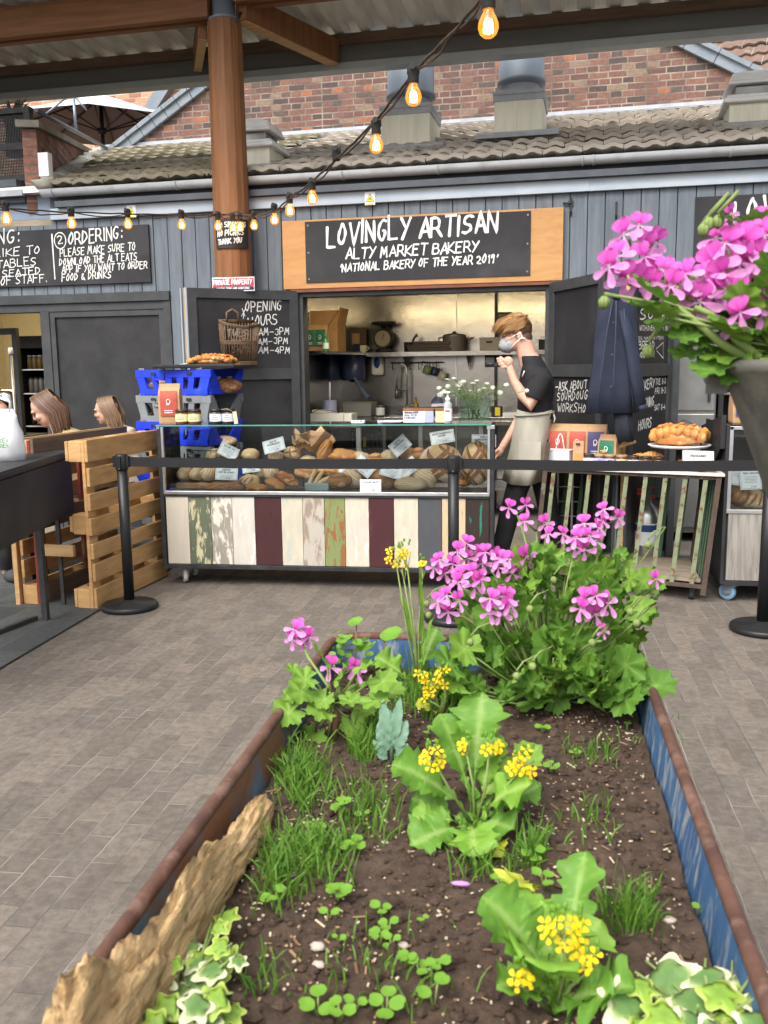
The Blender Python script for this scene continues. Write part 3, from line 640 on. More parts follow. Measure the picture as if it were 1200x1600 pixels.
def stroke(mb, pts, w, lift, to3, m=0):
    """a flat brush stroke with rounded ends along 2-D points; to3(x, y, lift) gives the point in space"""
    n = len(pts); Lf = []; Rt = []
    for i in range(n):
        a = pts[max(i-1, 0)]; b = pts[min(i+1, n-1)]; d = Vector((b[0]-a[0], b[1]-a[1]))
        if d.length < 1e-9: d = Vector((1, 0))
        d.normalize(); nn_ = Vector((-d.y, d.x))
        if 0 < i < n-1:
            e = Vector((pts[i][0]-a[0], pts[i][1]-a[1]))
            if e.length > 1e-9:
                c = max(.55, abs(nn_.dot(Vector((-e.y, e.x)).normalized()))); nn_ = nn_/c
        k = w/2*(1+.2*math.sin(i*1.3+pts[0][0]*40))
        Lf.append((pts[i][0]+nn_.x*k, pts[i][1]+nn_.y*k)); Rt.append((pts[i][0]-nn_.x*k, pts[i][1]-nn_.y*k))
    def cap(p, q, s):
        d = Vector((p[0]-q[0], p[1]-q[1])); d = d.normalized() if d.length > 1e-9 else Vector((0, 1)); nn_ = Vector((-d.y, d.x))*s
        return [(p[0]+d.x*w*.35+nn_.x*w*.28*t, p[1]+d.y*w*.35+nn_.y*w*.28*t) for t in (1, -1)]
    poly_s = cap(pts[0], pts[1], 1); poly_e = cap(pts[-1], pts[-2], 1)
    L3 = [mb.v(to3(x, y, lift+i*4e-5)) for i, (x, y) in enumerate(Lf)]; R3 = [mb.v(to3(x, y, lift+i*4e-5)) for i, (x, y) in enumerate(Rt)]
    for i in range(n-1): mb.f([R3[i], R3[i+1], L3[i+1], L3[i]], m)
    s_ = [mb.v(to3(x, y, lift)) for x, y in poly_s]; e_ = [mb.v(to3(x, y, lift+(n-1)*4e-5)) for x, y in poly_e]
    mb.f([L3[0], s_[1], s_[0], R3[0]], m); mb.f([R3[-1], e_[1], e_[0], L3[-1]], m)
def smooth(pts, rounds=2):
    for _ in range(rounds):
        q = [pts[0]]
        for a, b in zip(pts, pts[1:]):
            q.append((a[0]*.75+b[0]*.25, a[1]*.75+b[1]*.25)); q.append((a[0]*.25+b[0]*.75, a[1]*.25+b[1]*.75))
        q.append(pts[-1]); pts = q
    return pts
def dens(pts):
    q = [pts[0]]
    for a, b in zip(pts, pts[1:]):
        q.append((a[0]*.92+b[0]*.08, a[1]*.92+b[1]*.08)); q.append(((a[0]+b[0])/2, (a[1]+b[1])/2)); q.append((a[0]*.08+b[0]*.92, a[1]*.08+b[1]*.92)); q.append(b)
    return q
def write(mb, text, p0, p1, h, to3, w=None, jit=.06, slant=.12, lift=.0012, m=0, seed=1, print_=False):
    """text from p0 to p1 (2-D baseline), cap height h; fits the width"""
    rr_ = random.Random(seed); w = w or h*.13
    adv = [(.9 if c in 'I!.:\',|1' else (5.5 if c == ' ' else (8.6 if c in 'MW' else 7.2))) if c != ' ' else 4.2 for c in text]
    adv = [3.6 if c in "I!.:',|1" else a for c, a in zip(text, adv)]
    tot = sum(adv)-1.6; d = Vector((p1[0]-p0[0], p1[1]-p0[1])); Lt = d.length; d.normalize(); nn_ = Vector((-d.y, d.x)); sx = Lt/tot; sy = h/9; x = 0; k = 0
    for ch, a in zip(text, adv):
        jy = rr_.uniform(-jit, jit)*h; js = 1+rr_.uniform(-jit, jit)*1.6; jr = rr_.uniform(-jit, jit)*1.2+slant; jx = rr_.uniform(-jit, jit)*4
        for st in glyph(ch):
            pts = [(px_+rr_.uniform(-jit, jit)*3.2, py_+rr_.uniform(-jit, jit)*4) for px_, py_ in st]
            pts = smooth(pts) if (ch in ROUND and len(pts) > 2) else dens(pts)
            P = []
            for gx, gy in pts:
                X = (x+jx+gx)*sx+jr*gy*sy; Y = gy*sy*js+jy
                P.append((p0[0]+d.x*X+nn_.x*Y, p0[1]+d.y*X+nn_.y*Y))
            stroke(mb, P, w, lift+(k % 7)*.0004, to3, m); k += 1
        x += a
def write_px(mb, text, a, b, hpx, v, w=None, M_=None, **kw):
    """baseline from photo pixel a to b on the facade-parallel plane v"""
    A = atf(*a, v); B = atf(*b, v); T = atf(a[0], a[1]-hpx, v)
    write(mb, text, (A[0], A[2]), (B[0], B[2]), abs(T[2]-A[2]), lambda x, y, l: Fw(x, v-l, y), w=w, **kw)
def plane_px(Mx, off):
    """pixel -> (x, z) on the local plane y = off of the 4x4 frame Mx"""
    inv = Mx.inverted()
    def f(px, py):
        o = inv @ CAM; d = inv.to_3x3() @ ray(px, py); t = (off-o.y)/d.y; p = o+d*t; return (p.x, p.z)
    return f
def write_on(mb, Mx, off, text, a, b, hpx, w=None, **kw):
    f = plane_px(Mx, off); A = f(*a); B = f(*b); T = f(a[0], a[1]-hpx)
    write(mb, text, A, B, abs(T[1]-A[1]), lambda x, y, l: Mx @ Vector((x, off-l, y)), w=w, **kw)

# ---------------------------------------------------------------- signs
def board_sign(name, label, pl, ply=None, v=-.05, texts=(), group=None, mtl=None):
    """pl: four photo pixels TL TR BR BL of the black board"""
    t = thing(name, label, 'sign', onf((pl[0][0]+pl[1][0])/2, pl[2][1], v), FROT)
    return t
sg = thing('shop_sign', 'long plywood sign above the kitchen hatch with hand lettered black panel', 'sign', Fw(0, -.06, 2.14), FROT)
mb = MB(); mb.x = FM; fbox(mb, -1.155, 1.115, -.075, -.03, 2.155, 2.70); mb.build('plywood_board', ply_m, sg, bevel=.003)
mb = MB(); mb.x = FM; fbox(mb, -1.10, 1.115, -.07, -.024, 2.128, 2.152); mb.build('edge_strip', ply_edge, sg)
mb = MB(); mb.x = FM; fbox(mb, -.955, .868, -.083, -.0755, 2.20, 2.685)
for u in (-.93, .845):
    for z in (2.23, 2.44, 2.655): fbox(mb, u-.006, u+.006, -.086, -.083, z-.006, z+.006, 1)
bk = mb.build('black_panel', [chalkboard, steel_grey], sg)
mb = MB(); V_ = -.0835
write_px(mb, 'LOVINGLY', (511, 386), (640, 372), 34, V_, w=.021, seed=4, jit=.05); write_px(mb, 'ARTISAN', (655, 373), (778, 361), 30, V_, w=.021, seed=5, jit=.05)
write_px(mb, 'ALTY MARKET BAKERY', (541, 405), (747, 393), 16, V_, w=.0125, seed=6, jit=.05)
write_px(mb, "'NATIONAL BAKERY OF THE YEAR 2019'", (531, 425), (777, 410), 12.5, V_, w=.0105, seed=7, jit=.05)
mb.build('lettering', chalk, bk)
so = thing('ordering_board', 'black chalkboard with ordering instructions above the left black doors', 'sign', Fw(-3.9, -.04, 2.25), FROT)
mb = MB(); mb.x = FM; fbox(mb, -5.2, -2.363, -.05, -.026, 2.255, 2.735); mb.build('black_panel', chalkboard, so, bevel=.002)
mb = MB(); V_ = -.0505
for s_, a, b, h, w in (('BOOKING:', (-75, 387), (32, 379), 22, .013), ("YOU WOULD LIKE TO", (-118, 412), (63, 396), 12, .0085), ('USE THESE TABLES', (-100, 428), (57, 414), 12, .0085), ('MUST BE SEATED', (-70, 440), (64, 428), 11, .0085), ('BY A MEMBER OF STAFF.', (-98, 455), (74, 440), 12, .0085),
        ('2', (90, 381), (98, 380), 13, .009), ('ORDERING:', (107, 383), (192, 373), 20, .013), ('PLEASE MAKE SURE TO', (94, 401), (212, 391), 12, .0085), ('DOWNLOAD THE ALT EATS', (93, 415), (214, 406), 11, .0085), ('APP IF YOU WANT TO ORDER', (97, 427), (230, 419), 11, .0085), ('FOOD & DRINKS', (97, 440), (174, 434), 11, .0085)):
    write_px(mb, s_, a, b, h, V_, w=w, seed=int(a[0])+200, jit=.05)
c = atf(94, 376, V_)
stroke(mb, [(c[0]+.056*math.cos(t*.2), c[2]+.068*math.sin(t*.2)) for t in range(33)], .009, .001, lambda x, y, l: Fw(x, V_-l, y))
a = atf(81, 366, V_); b = atf(86, 436, V_); stroke(mb, dens([(a[0], a[2]), (b[0], b[2])]), .012, .001, lambda x, y, l: Fw(x, V_-l, y))
mb.build('lettering', chalk, so)
sr_ = thing('second_shop_sign', 'black hand lettered sign half hidden behind the hanging pot of pink geraniums', 'sign', Fw(2.8, -.04, 2.2), FROT)
q = atf(1087, 308, -.05); q2 = atf(1087, 412, -.05)
mb = MB(); mb.x = FM; fbox(mb, q[0], 4.2, -.05, -.026, q2[2], q[2]); mb.build('black_panel', chalkboard, sr_, bevel=.002)
mb = MB(); write_px(mb, 'LOV', (1146, 352), (1207, 342), 36, -.0505, w=.02, seed=14); write_px(mb, 'INGLY ARTISAN', (1215, 343), (1420, 322), 34, -.0505, w=.02, seed=15); mb.build('lettering', chalk, sr_)
nx_ = 13
sp = thing('post_plaque', 'small black plaque with no smoking and no picnics wrapped on the timber post', 'sign', (pb_.x, pb_.y-.16, 2.5))
a0 = ony(337, 342, 7.28); a1 = ony(391, 386, 7.28)
mb = MB(); rP = .161
def on_post(s_, z, l=0.0):
    t = -math.pi/2+s_/rP+.31; return Vector((pb_.x+(rP+l)*math.cos(t), pb_.y+(rP+l)*math.sin(t), z))
hw = .15
for i in range(12):
    s0_, s1_ = -hw+2*hw*i/12, -hw+2*hw*(i+1)/12
    mb.quad([on_post(s0_, a1.z), on_post(s1_, a1.z), on_post(s1_, a0.z), on_post(s0_, a0.z)], 0, True)
    mb.quad([on_post(s1_, a1.z, -.006), on_post(s0_, a1.z, -.006), on_post(s0_, a0.z, -.006), on_post(s1_, a0.z, -.006)], 0, True)
mb.build('black_panel', chalkboard, sp)
mb = MB(); hh = (a0.z-a1.z)
for i, tx in enumerate(('NO SMOKING', 'NO PICNICS', 'THANK YOU')):
    z = a0.z-hh*(.31+.28*i); write(mb, tx, (-.125, z), (.115-.02*i, z+.01), .042, lambda x, y, l: on_post(x, y, l+.001), w=.008, seed=30+i)
mb.build('lettering', chalk, sp)
pp = thing('private_property_notice', 'red and white private property notice on the timber post above the chalkboard door', 'sign', (pb_.x+.05, pb_.y-.18, 2.1))
A = ony(331, 434, 7.26); B = ony(397, 431, 7.26); hz = ony(331, 456, 7.26).z
mb = MB(); cx_ = (A.x+B.x)/2; w_ = B.x-A.x
mb.box((cx_, 7.265, (A.z+hz)/2), (w_, .006, A.z-hz), 0); mb.box((cx_, 7.26, A.z-.04), (w_-.012, .004, .062), 1); mb.box((cx_, 7.26, A.z-.088), (w_-.012, .004, .026), 2)
mb.build('panel', [paper_white, mat('sign_red', (.5, .03, .05), .5), black_paint], pp)
mb = MB(); t3 = lambda x, y, l: Vector((x, 7.2575-l, y))
write(mb, 'PRIVATE PROPERTY', (A.x+.015, A.z-.058), (B.x-.02, A.z-.056), .036, t3, w=.0075, jit=.01, slant=0, seed=2)
write(mb, 'PARKING TERMS AND CONDITIONS', (A.x+.04, A.z-.094), (B.x-.04, A.z-.094), .014, t3, w=.003, jit=.01, slant=0, seed=3)
mb.build('lettering', paper_white, pp)
yel = mat('sign_yellow', (.85, .72, .02), .5)
def hazard(px, py, label):
    u, _, z = atf(px, py, -.07); t = thing('warning_sticker', label, 'sticker', Fw(u, -.067, z-.04), FROT, 'yellow warning stickers')
    mb = MB(); mb.x = FM; fbox(mb, u-.042, u+.042, -.069, -.065, z-.05, z+.05)
    mb.build('backing', paper_white, t); mb = MB()
    def tri(s_, l, m):
        mb.f([mb.v(Fw(u-.036*s_, -.069-l, z-.022*s_-.004)), mb.v(Fw(u+.036*s_, -.069-l, z-.022*s_-.004)), mb.v(Fw(u, -.069-l, z+.042*s_-.004))], m)
    tri(1, .001, 1); tri(.82, .002, 0); mb.x = FM; fbox(mb, u-.034, u+.034, -.071, -.0695, z-.046, z-.036, 0)
    mb.x = Matrix.Identity(4); to = lambda x, y, l: Fw(u+x, -.0715-l, z+y)
    stroke(mb, dens([(-.012, -.01), (.004, .006), (.012, -.012)]), .005, 0, to, 1); stroke(mb, dens([(-.006, .004), (.004, -.014)]), .004, .0005, to, 1)
    mb.build('symbol', [yel, ink], t)
hazard(578, 310, 'yellow triangle warning sticker on the fascia above the plywood sign'); hazard(205, 330, 'yellow triangle warning sticker on the fascia above the ordering board')
mb = MB(); LO = .0115
for s_, a, b, h, w in (('*', (377, 497), (385, 497), 16, .006), ('OPENING', (383, 487), (440, 484), 15, .0085), ('HOURS', (388, 511), (434, 506), 16, .0085), ('TUES: 8AM-3PM', (355, 526), (452, 523), 11, .007), ('SAT: 8AM-3PM', (362, 540), (450, 537), 10, .007), ('SAT: 8AM-4PM', (362, 551), (453, 552), 10, .007)):
    write_on(mb, ML, LO, s_, a, b, h, w=w, seed=int(a[1]))
mb.build('lettering', chalk, doorL)
mb = MB()
for s_, a, b, h, w in (('-ASK ABOUT OUR', (868, 611), (938, 606), 13, .008), ('SOURDOUGH', (871, 626), (925, 624), 13, .008), ('WORKSHOPS', (871, 643), (930, 645), 13, .008)):
    write_on(mb, MR, LO, s_, a, b, h, w=w, seed=int(a[1]))
mb.build('lettering', chalk, doorR)
mb = MB()
for s_, a, b, h, w in (('SOUR', (1000, 500), (1042, 498), 16, .011), ('WITH OVEN WOUCS BUT', (999, 517), (1046, 516), 8, .006), ('SIG 9AM SEAS FTENC', (997, 531), (1036, 530), 5, .004), ('BREAD', (997, 545), (1022, 544), 11, .009), ('WORKSHOP!', (997, 560), (1022, 557), 9, .008),
        ('BAKERY', (998, 611), (1022, 605), 14, .011), ('TUE 8-3', (1024, 601), (1040, 600), 9, .007), ('FRI 8-3', (1023, 616), (1040, 614), 9, .007), ('SAT 8-4', (1022, 641), (1039, 640), 9, .007), ('OPENING', (998, 638), (1021, 634), 15, .011), ('HOURS', (997, 672), (1017, 668), 16, .012)):
    write_on(mb, MC, LO, s_, a, b, h, w=w, seed=int(a[1]))
f = plane_px(MC, LO); A_ = [f(*q) for q in ((1025, 545), (1036, 535), (1036, 560), (1026, 548))]
stroke(mb, dens(A_), .006, .001, lambda x, y, l: MC @ Vector((x, LO-l, y)))
mb.build('lettering', chalk, doorC)
for px, py, lb in ((892, 322, 'small black hinge bolted at the right end of the plywood sign'), (963, 328, 'small black hook screwed to the boards right of the plywood sign')):
    u, _, z = atf(px, py, -.03); mb = MB(); mb.x = FM; fbox(mb, u-.008, u+.008, -.034, -.0255, z-.07, z+.06); mb.tube([(u, -.034, z-.05), (u, -.06, z-.05), (u, -.06, z-.03)], .007, 6)
    if px < 900: mb.tube([(u-.06, -.045, z+.02), (u, -.045, z+.02), (u, -.045, z+.06)], .009, 6); fbox(mb, u-.02, u+.02, -.04, -.034, z+.0, z+.04)
    o = mb.build('latch_hook', steel_black); tag(o, lb, 'hook')
# ---------------------------------------------------------------- kitchen fittings (facade frame)
def fthing(name, label, cat, u, v, z, group=None, rz=0): return thing(name, label, cat, Fw(u, v, z), FROT+rz, group)
ct = fthing('steel_worktop', 'long stainless steel worktop along the kitchen back wall', 'worktop', 0, 1.7, 0)
mb = MB(); mb.x = FM; fbox(mb, -1.28, 1.28, 1.4, 2.08, .985, 1.02); fbox(mb, -1.28, 1.28, 1.40, 1.42, .94, .984); fbox(mb, -1.28, 1.28, 2.075, 2.098, 1.02, 1.1); mb.build('top', stainless, ct, bevel=.003)
mb = MB(); mb.x = FM; fbox(mb, -.62, -.1, 1.5, 1.95, 1.0205, 1.03); fbox(mb, -.58, -.14, 1.54, 1.91, 1.031, 1.032, 1); mb.build('sink', [steel_grey, steel_black], ct)
for u in (-1.25, -.3, .3, 1.25):
    mb = MB(); mb.x = FM; fbox(mb, u-.02, u+.02, 1.45, 1.49, .012, .985); mb.build('leg', steel_grey, ct)
mb = MB(); mb.x = FM; fbox(mb, -1.26, 1.26, 1.46, 2.05, .3, .33); mb.build('lower_shelf', steel_grey, ct)
for k, (px, py, w, h, lb) in enumerate(((420, 690, .42, .34, 'tall grey ribbed bin under the worktop left of the crates'), (575, 690, .30, .4, 'black slatted crate of small bottles under the worktop'), (505, 700, .28, .36, 'black wire crate under the worktop beside the bottles'))):
    u, _, z = atf(px, py, 1.3); mb = MB(); mb.x = FM; n_ = 7
    fbox(mb, u-w/2, u+w/2, 1.25, 1.3, .35, .90)
    for i in range(9): fbox(mb, u-w/2, u+w/2, 1.2, 1.24, .36+i*.06, .39+i*.06)
    for i in range(n_): fbox(mb, u-w/2+i*w/n_, u-w/2+i*w/n_+.02, 1.19, 1.199, .35, .9)
    if k == 1:
        for i in range(5): fbox(mb, u-w/2+.02+i*.055, u-w/2+.05+i*.055, 1.18, 1.188, .42+(i % 3)*.16, .52+(i % 3)*.16, 1)
    t = mb.build('under_crate', [steel_black if k else pallet_dark, mat('dull_gold', (.35, .3, .08), .5)]); tag(t, lb, 'crate')
sh = fthing('wall_shelf', 'stainless L shaped wall shelf running round the kitchen back corner', 'shelf', 0, 1.9, 1.6)
zs = 1.66
mb = MB(); mb.x = FM; fbox(mb, -.93, 1.28, 1.78, 2.09, zs-.025, zs); fbox(mb, -1.28, -.935, .35, 2.09, zs-.027, zs-.002); fbox(mb, -.93, 1.28, 1.775, 1.7795, zs-.045, zs); mb.build('board', stainless, sh, bevel=.002)
for u in (-.55, .1, .75):
    mb = MB(); mb.x = FM; mb.f([mb.v((u, 1.8, zs-.03)), mb.v((u, 2.08, zs-.03)), mb.v((u, 2.08, zs-.2))]); mb.f([mb.v((u+.02, 2.08, zs-.2)), mb.v((u+.02, 2.08, zs-.03)), mb.v((u+.02, 1.8, zs-.03))]); fbox(mb, u+.001, u+.019, 1.80, 2.08, zs-.05, zs-.0275); mb.build('bracket', steel_grey, sh)
def at_v(px, py, v): q = atf(px, py, v); return q[0], q[2]
VS = 1.92
def shelf_thing(name, label, cat, px, v=VS, z=zs, group=None): u, _ = at_v(px, 540, v); return u, fthing(name, label, cat, u, v, z, group)
u, t = shelf_thing('kitchen_scales', 'black mechanical kitchen scales with round dial on the wall shelf', 'scales', 600)
mb = MB(); mb.x = Matrix.Translation((0, 0, 0)); mb.lathe([(.09, 0), (.1, .02), (.05, .05)], 14); mb.build('base', black_paint, t, world=False)
mb = MB(); mb.x = Matrix.Translation((0, -.02, .14)) @ RX(R(90)).to_4x4(); mb.lathe([(.10, -.05), (.105, -.02), (.105, .03), (.098, .045)], 22); mb.build('case', black_paint, t, world=False)
mb = MB(); mb.x = Matrix.Translation((0, -.068, .14)) @ RX(R(90)).to_4x4(); mb.lathe([(.08, -.002), (.08, 0)], 22); d_ = mb.build('dial', mat('dial_face', (.32, .26, .2), .5), t, world=False)
mb = MB(); mb.x = Matrix.Translation((0, -.072, .14)); mb.box((.008, 0, .02), (.006, .003, .07), 0, RY(.3)); mb.build('needle', ink, d_, world=False)
mb = MB(); mb.lathe([(.03, .24), (.03, .27), (.12, .285), (.13, .31)], 16); mb.build('pan', black_paint, t, world=False)
u, t = shelf_thing('steel_pot', 'grey steel cooking pot with lid on the wall shelf', 'pot', 710)
mb = MB(); mb.lathe([(.115, 0), (.12, .01), (.12, .15), (.125, .155)], 20); mb.tube([(.12, 0, .12), (.2, 0, .13)], .012, 6); mb.tube([(-.12, 0, .14), (-.16, 0, .14), (-.16, 0, .11)], .01, 6); mb.build('body', mat('enamel_grey', (.3, .29, .26), .35, .5), t, world=False)
mb = MB(); mb.lathe([(.122, .156), (.1, .17), (.02, .18), (.02, .2)], 20); mb.build('lid', steel_grey, t, world=False)
for k, (px, dz, w, lb) in enumerate(((675, 0, .44, 'lower dark baking tray of the pile on the wall shelf'), (672, .035, .42, 'middle dark baking tray of the pile on the wall shelf'), (678, .07, .38, 'topmost dark baking tray of the pile on the wall shelf'))):
    u, _ = at_v(px, 540, VS); mb = MB(); mb.x = FM @ Matrix.Translation((u, VS, zs+dz)); mb.box((0, 0, .01), (w, .26, .02)); mb.box((0, -.13, .022), (w, .01, .02)); mb.box((0, .13, .022), (w, .01, .02)); mb.box((-w/2, 0, .022), (.01, .26, .02))
    o = mb.build('baking_tray', mat('dark_tray', (.06, .045, .035), .5, .4)); tag(o, lb, 'tray', 'baking trays piled on the shelf')
u, t = shelf_thing('utensil_cup', 'small dark cup with a pourer on the wall shelf beside the scales', 'cup', 639)
mb = MB(); mb.lathe([(.05, 0), (.055, .1)], 14); mb.build('cup', black_paint, t, world=False); mb = MB(); mb.tube([(.02, 0, .05), (.06, 0, .15), (.09, 0, .17)], [.016, .012, .02], 6); mb.build('pourer', steel_black, t, world=False)
u, t = shelf_thing('small_white_cup', 'small cream cup on the wall shelf left of the scales', 'cup', 567)
mb = MB(); mb.lathe([(.035, 0), (.045, .075), (.04, .075), (.03, .01)], 14, close=False); mb.build('bowl', cream_box, t, world=False); mb = MB(); mb.tube([(.043, 0, .06), (.07, 0, .05), (.04, 0, .02)], .006, 6); mb.build('handle', cream_box, t, world=False)
u, t = shelf_thing('grey_tub', 'low grey plastic tub on the wall shelf behind the baker', 'tub', 766)
mb = MB(); mb.box((0, 0, .06), (.19, .16, .12), 0, taper=1.08); mb.box((0, -.088, .085), (.06, .012, .02), 1); mb.box((0, 0, .124), (.21, .18, .012)); mb.build('tub', [mat('warm_grey_plastic', (.4, .38, .33), .5), ink], t, world=False, bevel=.004)
u, t = shelf_thing('black_box', 'small black box at the right end of the wall shelf', 'box', 850)
mb = MB(); mb.box((0, 0, .045), (.1, .12, .09)); mb.box((0, 0, .095), (.105, .125, .012)); mb.build('box', black_paint, t, world=False, bevel=.006)
for px0, px1, py0, py1, lb, mt in ((758, 800, 555, 573, 'small framed notice on the steel kitchen wall behind the hand', steel_grey), (778, 800, 488, 545, 'dark clip board hung on the steel wall behind the baker', mat('buff_board', (.33, .26, .19), .6))):
    a = at_v(px0, py0, 2.09); b = at_v(px1, py1, 2.09); mb = MB(); mb.x = FM; fbox(mb, a[0], b[0], 2.07, 2.083, b[1], a[1]); fbox(mb, a[0]+.01, b[0]-.01, 2.064, 2.069, b[1]+.02, a[1]-.02, 1)
    o = mb.build('wall_notice', [steel_black, mt]); tag(o, lb, 'notice')
u, z = at_v(592, 586, 2.09); t = fthing('soap_dispenser', 'white soap dispenser with blue oval window on the steel wall', 'dispenser', u, 2.05, z)
mb = MB(); mb.box((0, 0, .12), (.13, .09, .25), 0); mb.build('case', white_plastic, t, world=False, bevel=.03)
mb = MB(); mb.x = Matrix.Translation((0, -.047, .13)); mb.blob((0, 0, 0), (.033, .008, .06), 12, 8); mb.build('window', mat('deep_blue', (.02, .05, .25), .3), t, world=False)
for px, lb in ((512, 'left blue paper roll holder under the corner shelf'), (550, 'right blue paper roll holder beside the soap dispenser')):
    u, z = at_v(px, 594, 1.8); mb = MB(); mb.x = FM @ Matrix.Translation((u, 1.85, z)); r_ = .125
    mb.lathe([(r_*.95, 0), (r_, .02), (r_, .27), (r_*.6, .3)], 20); mb.lathe([(.04, -.02), (.04, 0)], 10, m=1)
    o = mb.build('paper_roll_holder', [mat('smoky_blue', (.05, .07, .16), .25), steel_black]); tag(o, lb, 'roll holder', 'blue roll holders under the shelf')
u, z = at_v(566, 622, 1.7); mb = MB(); mb.x = FM @ Matrix.Translation((u, 1.7, z)); rnd.seed(2)
pts = [(-.02, .2), (.01, .14), (.05, .07), (.09, 0)]
mb.tube([(-.08, 0, .21), (-.03, 0, .13), (.03, -.02, .05), (.08, -.03, .0)], [.03, .045, .05, .055], 9, flat=.4); mb.tube([(-.07, -.012, .2), (-.01, -.03, .1), (.06, -.05, .02)], [.012, .018, .012], 6)
o = mb.build('blue_cloth', mat('blue_towel', (.14, .19, .33), .9, c2=(.1, .14, .26), sc=30, stretch=(1, 1, 4))); tag(o, 'faded blue cloth draped over the rim of the grey tub', 'cloth')
u, z = at_v(560, 641, 1.55); t = fthing('grey_wash_tub', 'grey plastic wash tub standing on the worktop by the sink', 'tub', u, 1.6, 1.021)
mb = MB(); mb.box((0, 0, .065), (.28, .22, .13), 0, taper=1.1); mb.box((0, 0, .135), (.31, .25, .012)); mb.build('tub', mat('pale_grey_plastic', (.3, .3, .29), .5), t, world=False, bevel=.012)
mr = fthing('mug_rail', 'black rail with hooks fixed on the steel wall over the tap', 'rail', 0, 2.05, 1.5); a = at_v(610, 567, 2.04); b = at_v(692, 562, 2.04)
mb = MB(); mb.x = FM; mb.tube([(a[0], 2.04, a[1]), (b[0], 2.04, a[1])], .007, 6); mb.build('bar', steel_black, mr)
for i in range(6):
    u = a[0]+(b[0]-a[0])*(i+.3)/6; mb = MB(); mb.x = FM; mb.tube([(u, 2.03, a[1]+.01), (u, 2.02, a[1]-.03), (u, 2.02, a[1]-.075), (u+.012, 2.01, a[1]-.06)], .004, 5); mb.build('hook', steel_black, mr)
for px, py, c, lb in ((665, 577, (.2, .25, .1), 'green mug hanging on the rail'), (677, 579, (.03, .04, .09), 'dark blue mug hanging on the rail'), (689, 586, (.5, .48, .43), 'grey enamel mug hanging lowest on the rail')):
    u, z = at_v(px, py, 2.0); t = fthing('mug', lb, 'mug', u, 2.0, z-.05, 'mugs hung on the kitchen rail'); mm = mat('mug_%d' % px, c, .4)
    mb = MB(); mb.x = RY(.35).to_4x4(); mb.lathe([(.036, 0), (.042, .01), (.044, .085), (.039, .085), (.036, .012)], 14, close=False); mb.f([mb.v((.036*math.cos(k*.7), .036*math.sin(k*.7), .004)) for k in range(9)]); mb.build('cup', mm, t, world=False)
    mb = MB(); mb.tube([(.0, -.02, .1), (.005, -.02, .13), (-.03, -.02, .13), (-.03, -.02, .09)], .006, 6); mb.build('handle', mm, t, world=False)
u, z = at_v(626, 640, 1.9); t = fthing('kitchen_tap', 'tall sprung steel kitchen tap over the sink', 'tap', u+.03, 1.95, 1.021)
mb = MB(); mb.tube([(.03, 0, 0), (.03, 0, .42), (.02, 0, .49), (-.02, 0, .52), (-.06, 0, .49), (-.075, 0, .4), (-.08, 0, .26)], .011, 8); mb.build('spout', alu, t, world=False)
mb = MB(); mb.tube([(-.08, 0, .28), (-.082, 0, .16)], [.018, .024], 8); mb.tube([(-.08, 0, .25), (.03, 0, .25)], .008, 6); mb.build('spray_head', steel_grey, t, world=False)
mb = MB(); mb.tube([(.03, 0, 0), (.03, 0, .1)], .024, 8); mb.tube([(.03, 0, .07), (.1, -.02, .1)], .008, 6); mb.build('valve', alu, t, world=False)
def bottle(name, px, v, lab, h, r_, c, capc, lbl=None, z=1.021, trans=0.0):
    u, _ = at_v(px, 640, v); t = fthing(name, lab, 'bottle', u, v, z); mm = mat('bt_'+name+str(px), c, .15, trans=trans)
    mb = MB(); mb.lathe([(r_*.95, 0), (r_, .01), (r_, h*.62), (r_*.4, h*.76), (r_*.34, h*.9)], 14); mb.build('glass', mm, t, world=False)
    mb = MB(); mb.lathe([(r_*.42, h*.9), (r_*.42, h)], 10); mb.build('cap', mat('cap%d' % px, capc, .5), t, world=False)
    if lbl: mb = MB(); mb.lathe([(r_*1.02, h*.15), (r_*1.02, h*.5)], 14, close=False); mb.build('label', mat('lb%d' % px, lbl, .6), t, world=False)
bottle('oil_bottle', 650, 1.5, 'small bottle of yellow oil with a wooden stopper', .19, .03, (.45, .25, .02), (.3, .1, .06), trans=.4)
u, _ = at_v(594, 640, 1.5); t = fthing('paper_tin', 'small white label tin standing on the worktop by the sink', 'tin', u, 1.5, 1.021)
mb = MB(); mb.lathe([(.045, 0), (.045, .1), (.047, .1), (.047, .11)], 16); mb.build('tin', steel_grey, t, world=False); mb = MB(); mb.lathe([(.0465, .015), (.0465, .09)], 16, close=False); mb.build('label', paper_white, t, world=False)
u, _ = at_v(663, 640, 1.5); t = fthing('white_bowl', 'white round dish on the worktop beside the oil', 'dish', u, 1.5, 1.021); mb = MB(); mb.lathe([(.05, 0), (.055, .05), (.05, .05), (.045, .01)], 18); mb.build('dish', white_plastic, t, world=False)
u, _ = at_v(690, 640, 1.45); t = fthing('white_basket', 'white plastic basket with a slot handle on the worktop', 'basket', u, 1.45, 1.03)
mb = MB(); mb.box((0, 0, .06), (.17, .13, .12), 0, taper=1.06); mb.box((0, -.07, .085), (.07, .008, .022), 1); mb.build('basket', [white_plastic, ink], t, world=False, bevel=.005)
mb = MB(); mb.x = FM; u, _ = at_v(683, 610, 1.62); mb.blob((u, 1.62, 1.12), (.06, .05, .11), 10, 8, 0, .3, 4)
o = mb.build('blue_sugar_bag', mat('blue_print_bag', (.03, .04, .16), .5, c2=(.2, .25, .4), sc=14)); tag(o, 'dark blue printed bag standing behind the white basket', 'bag')
lc = fthing('side_worktop', 'steel side worktop at the left of the kitchen hatch', 'worktop', -1.0, .9, 0)
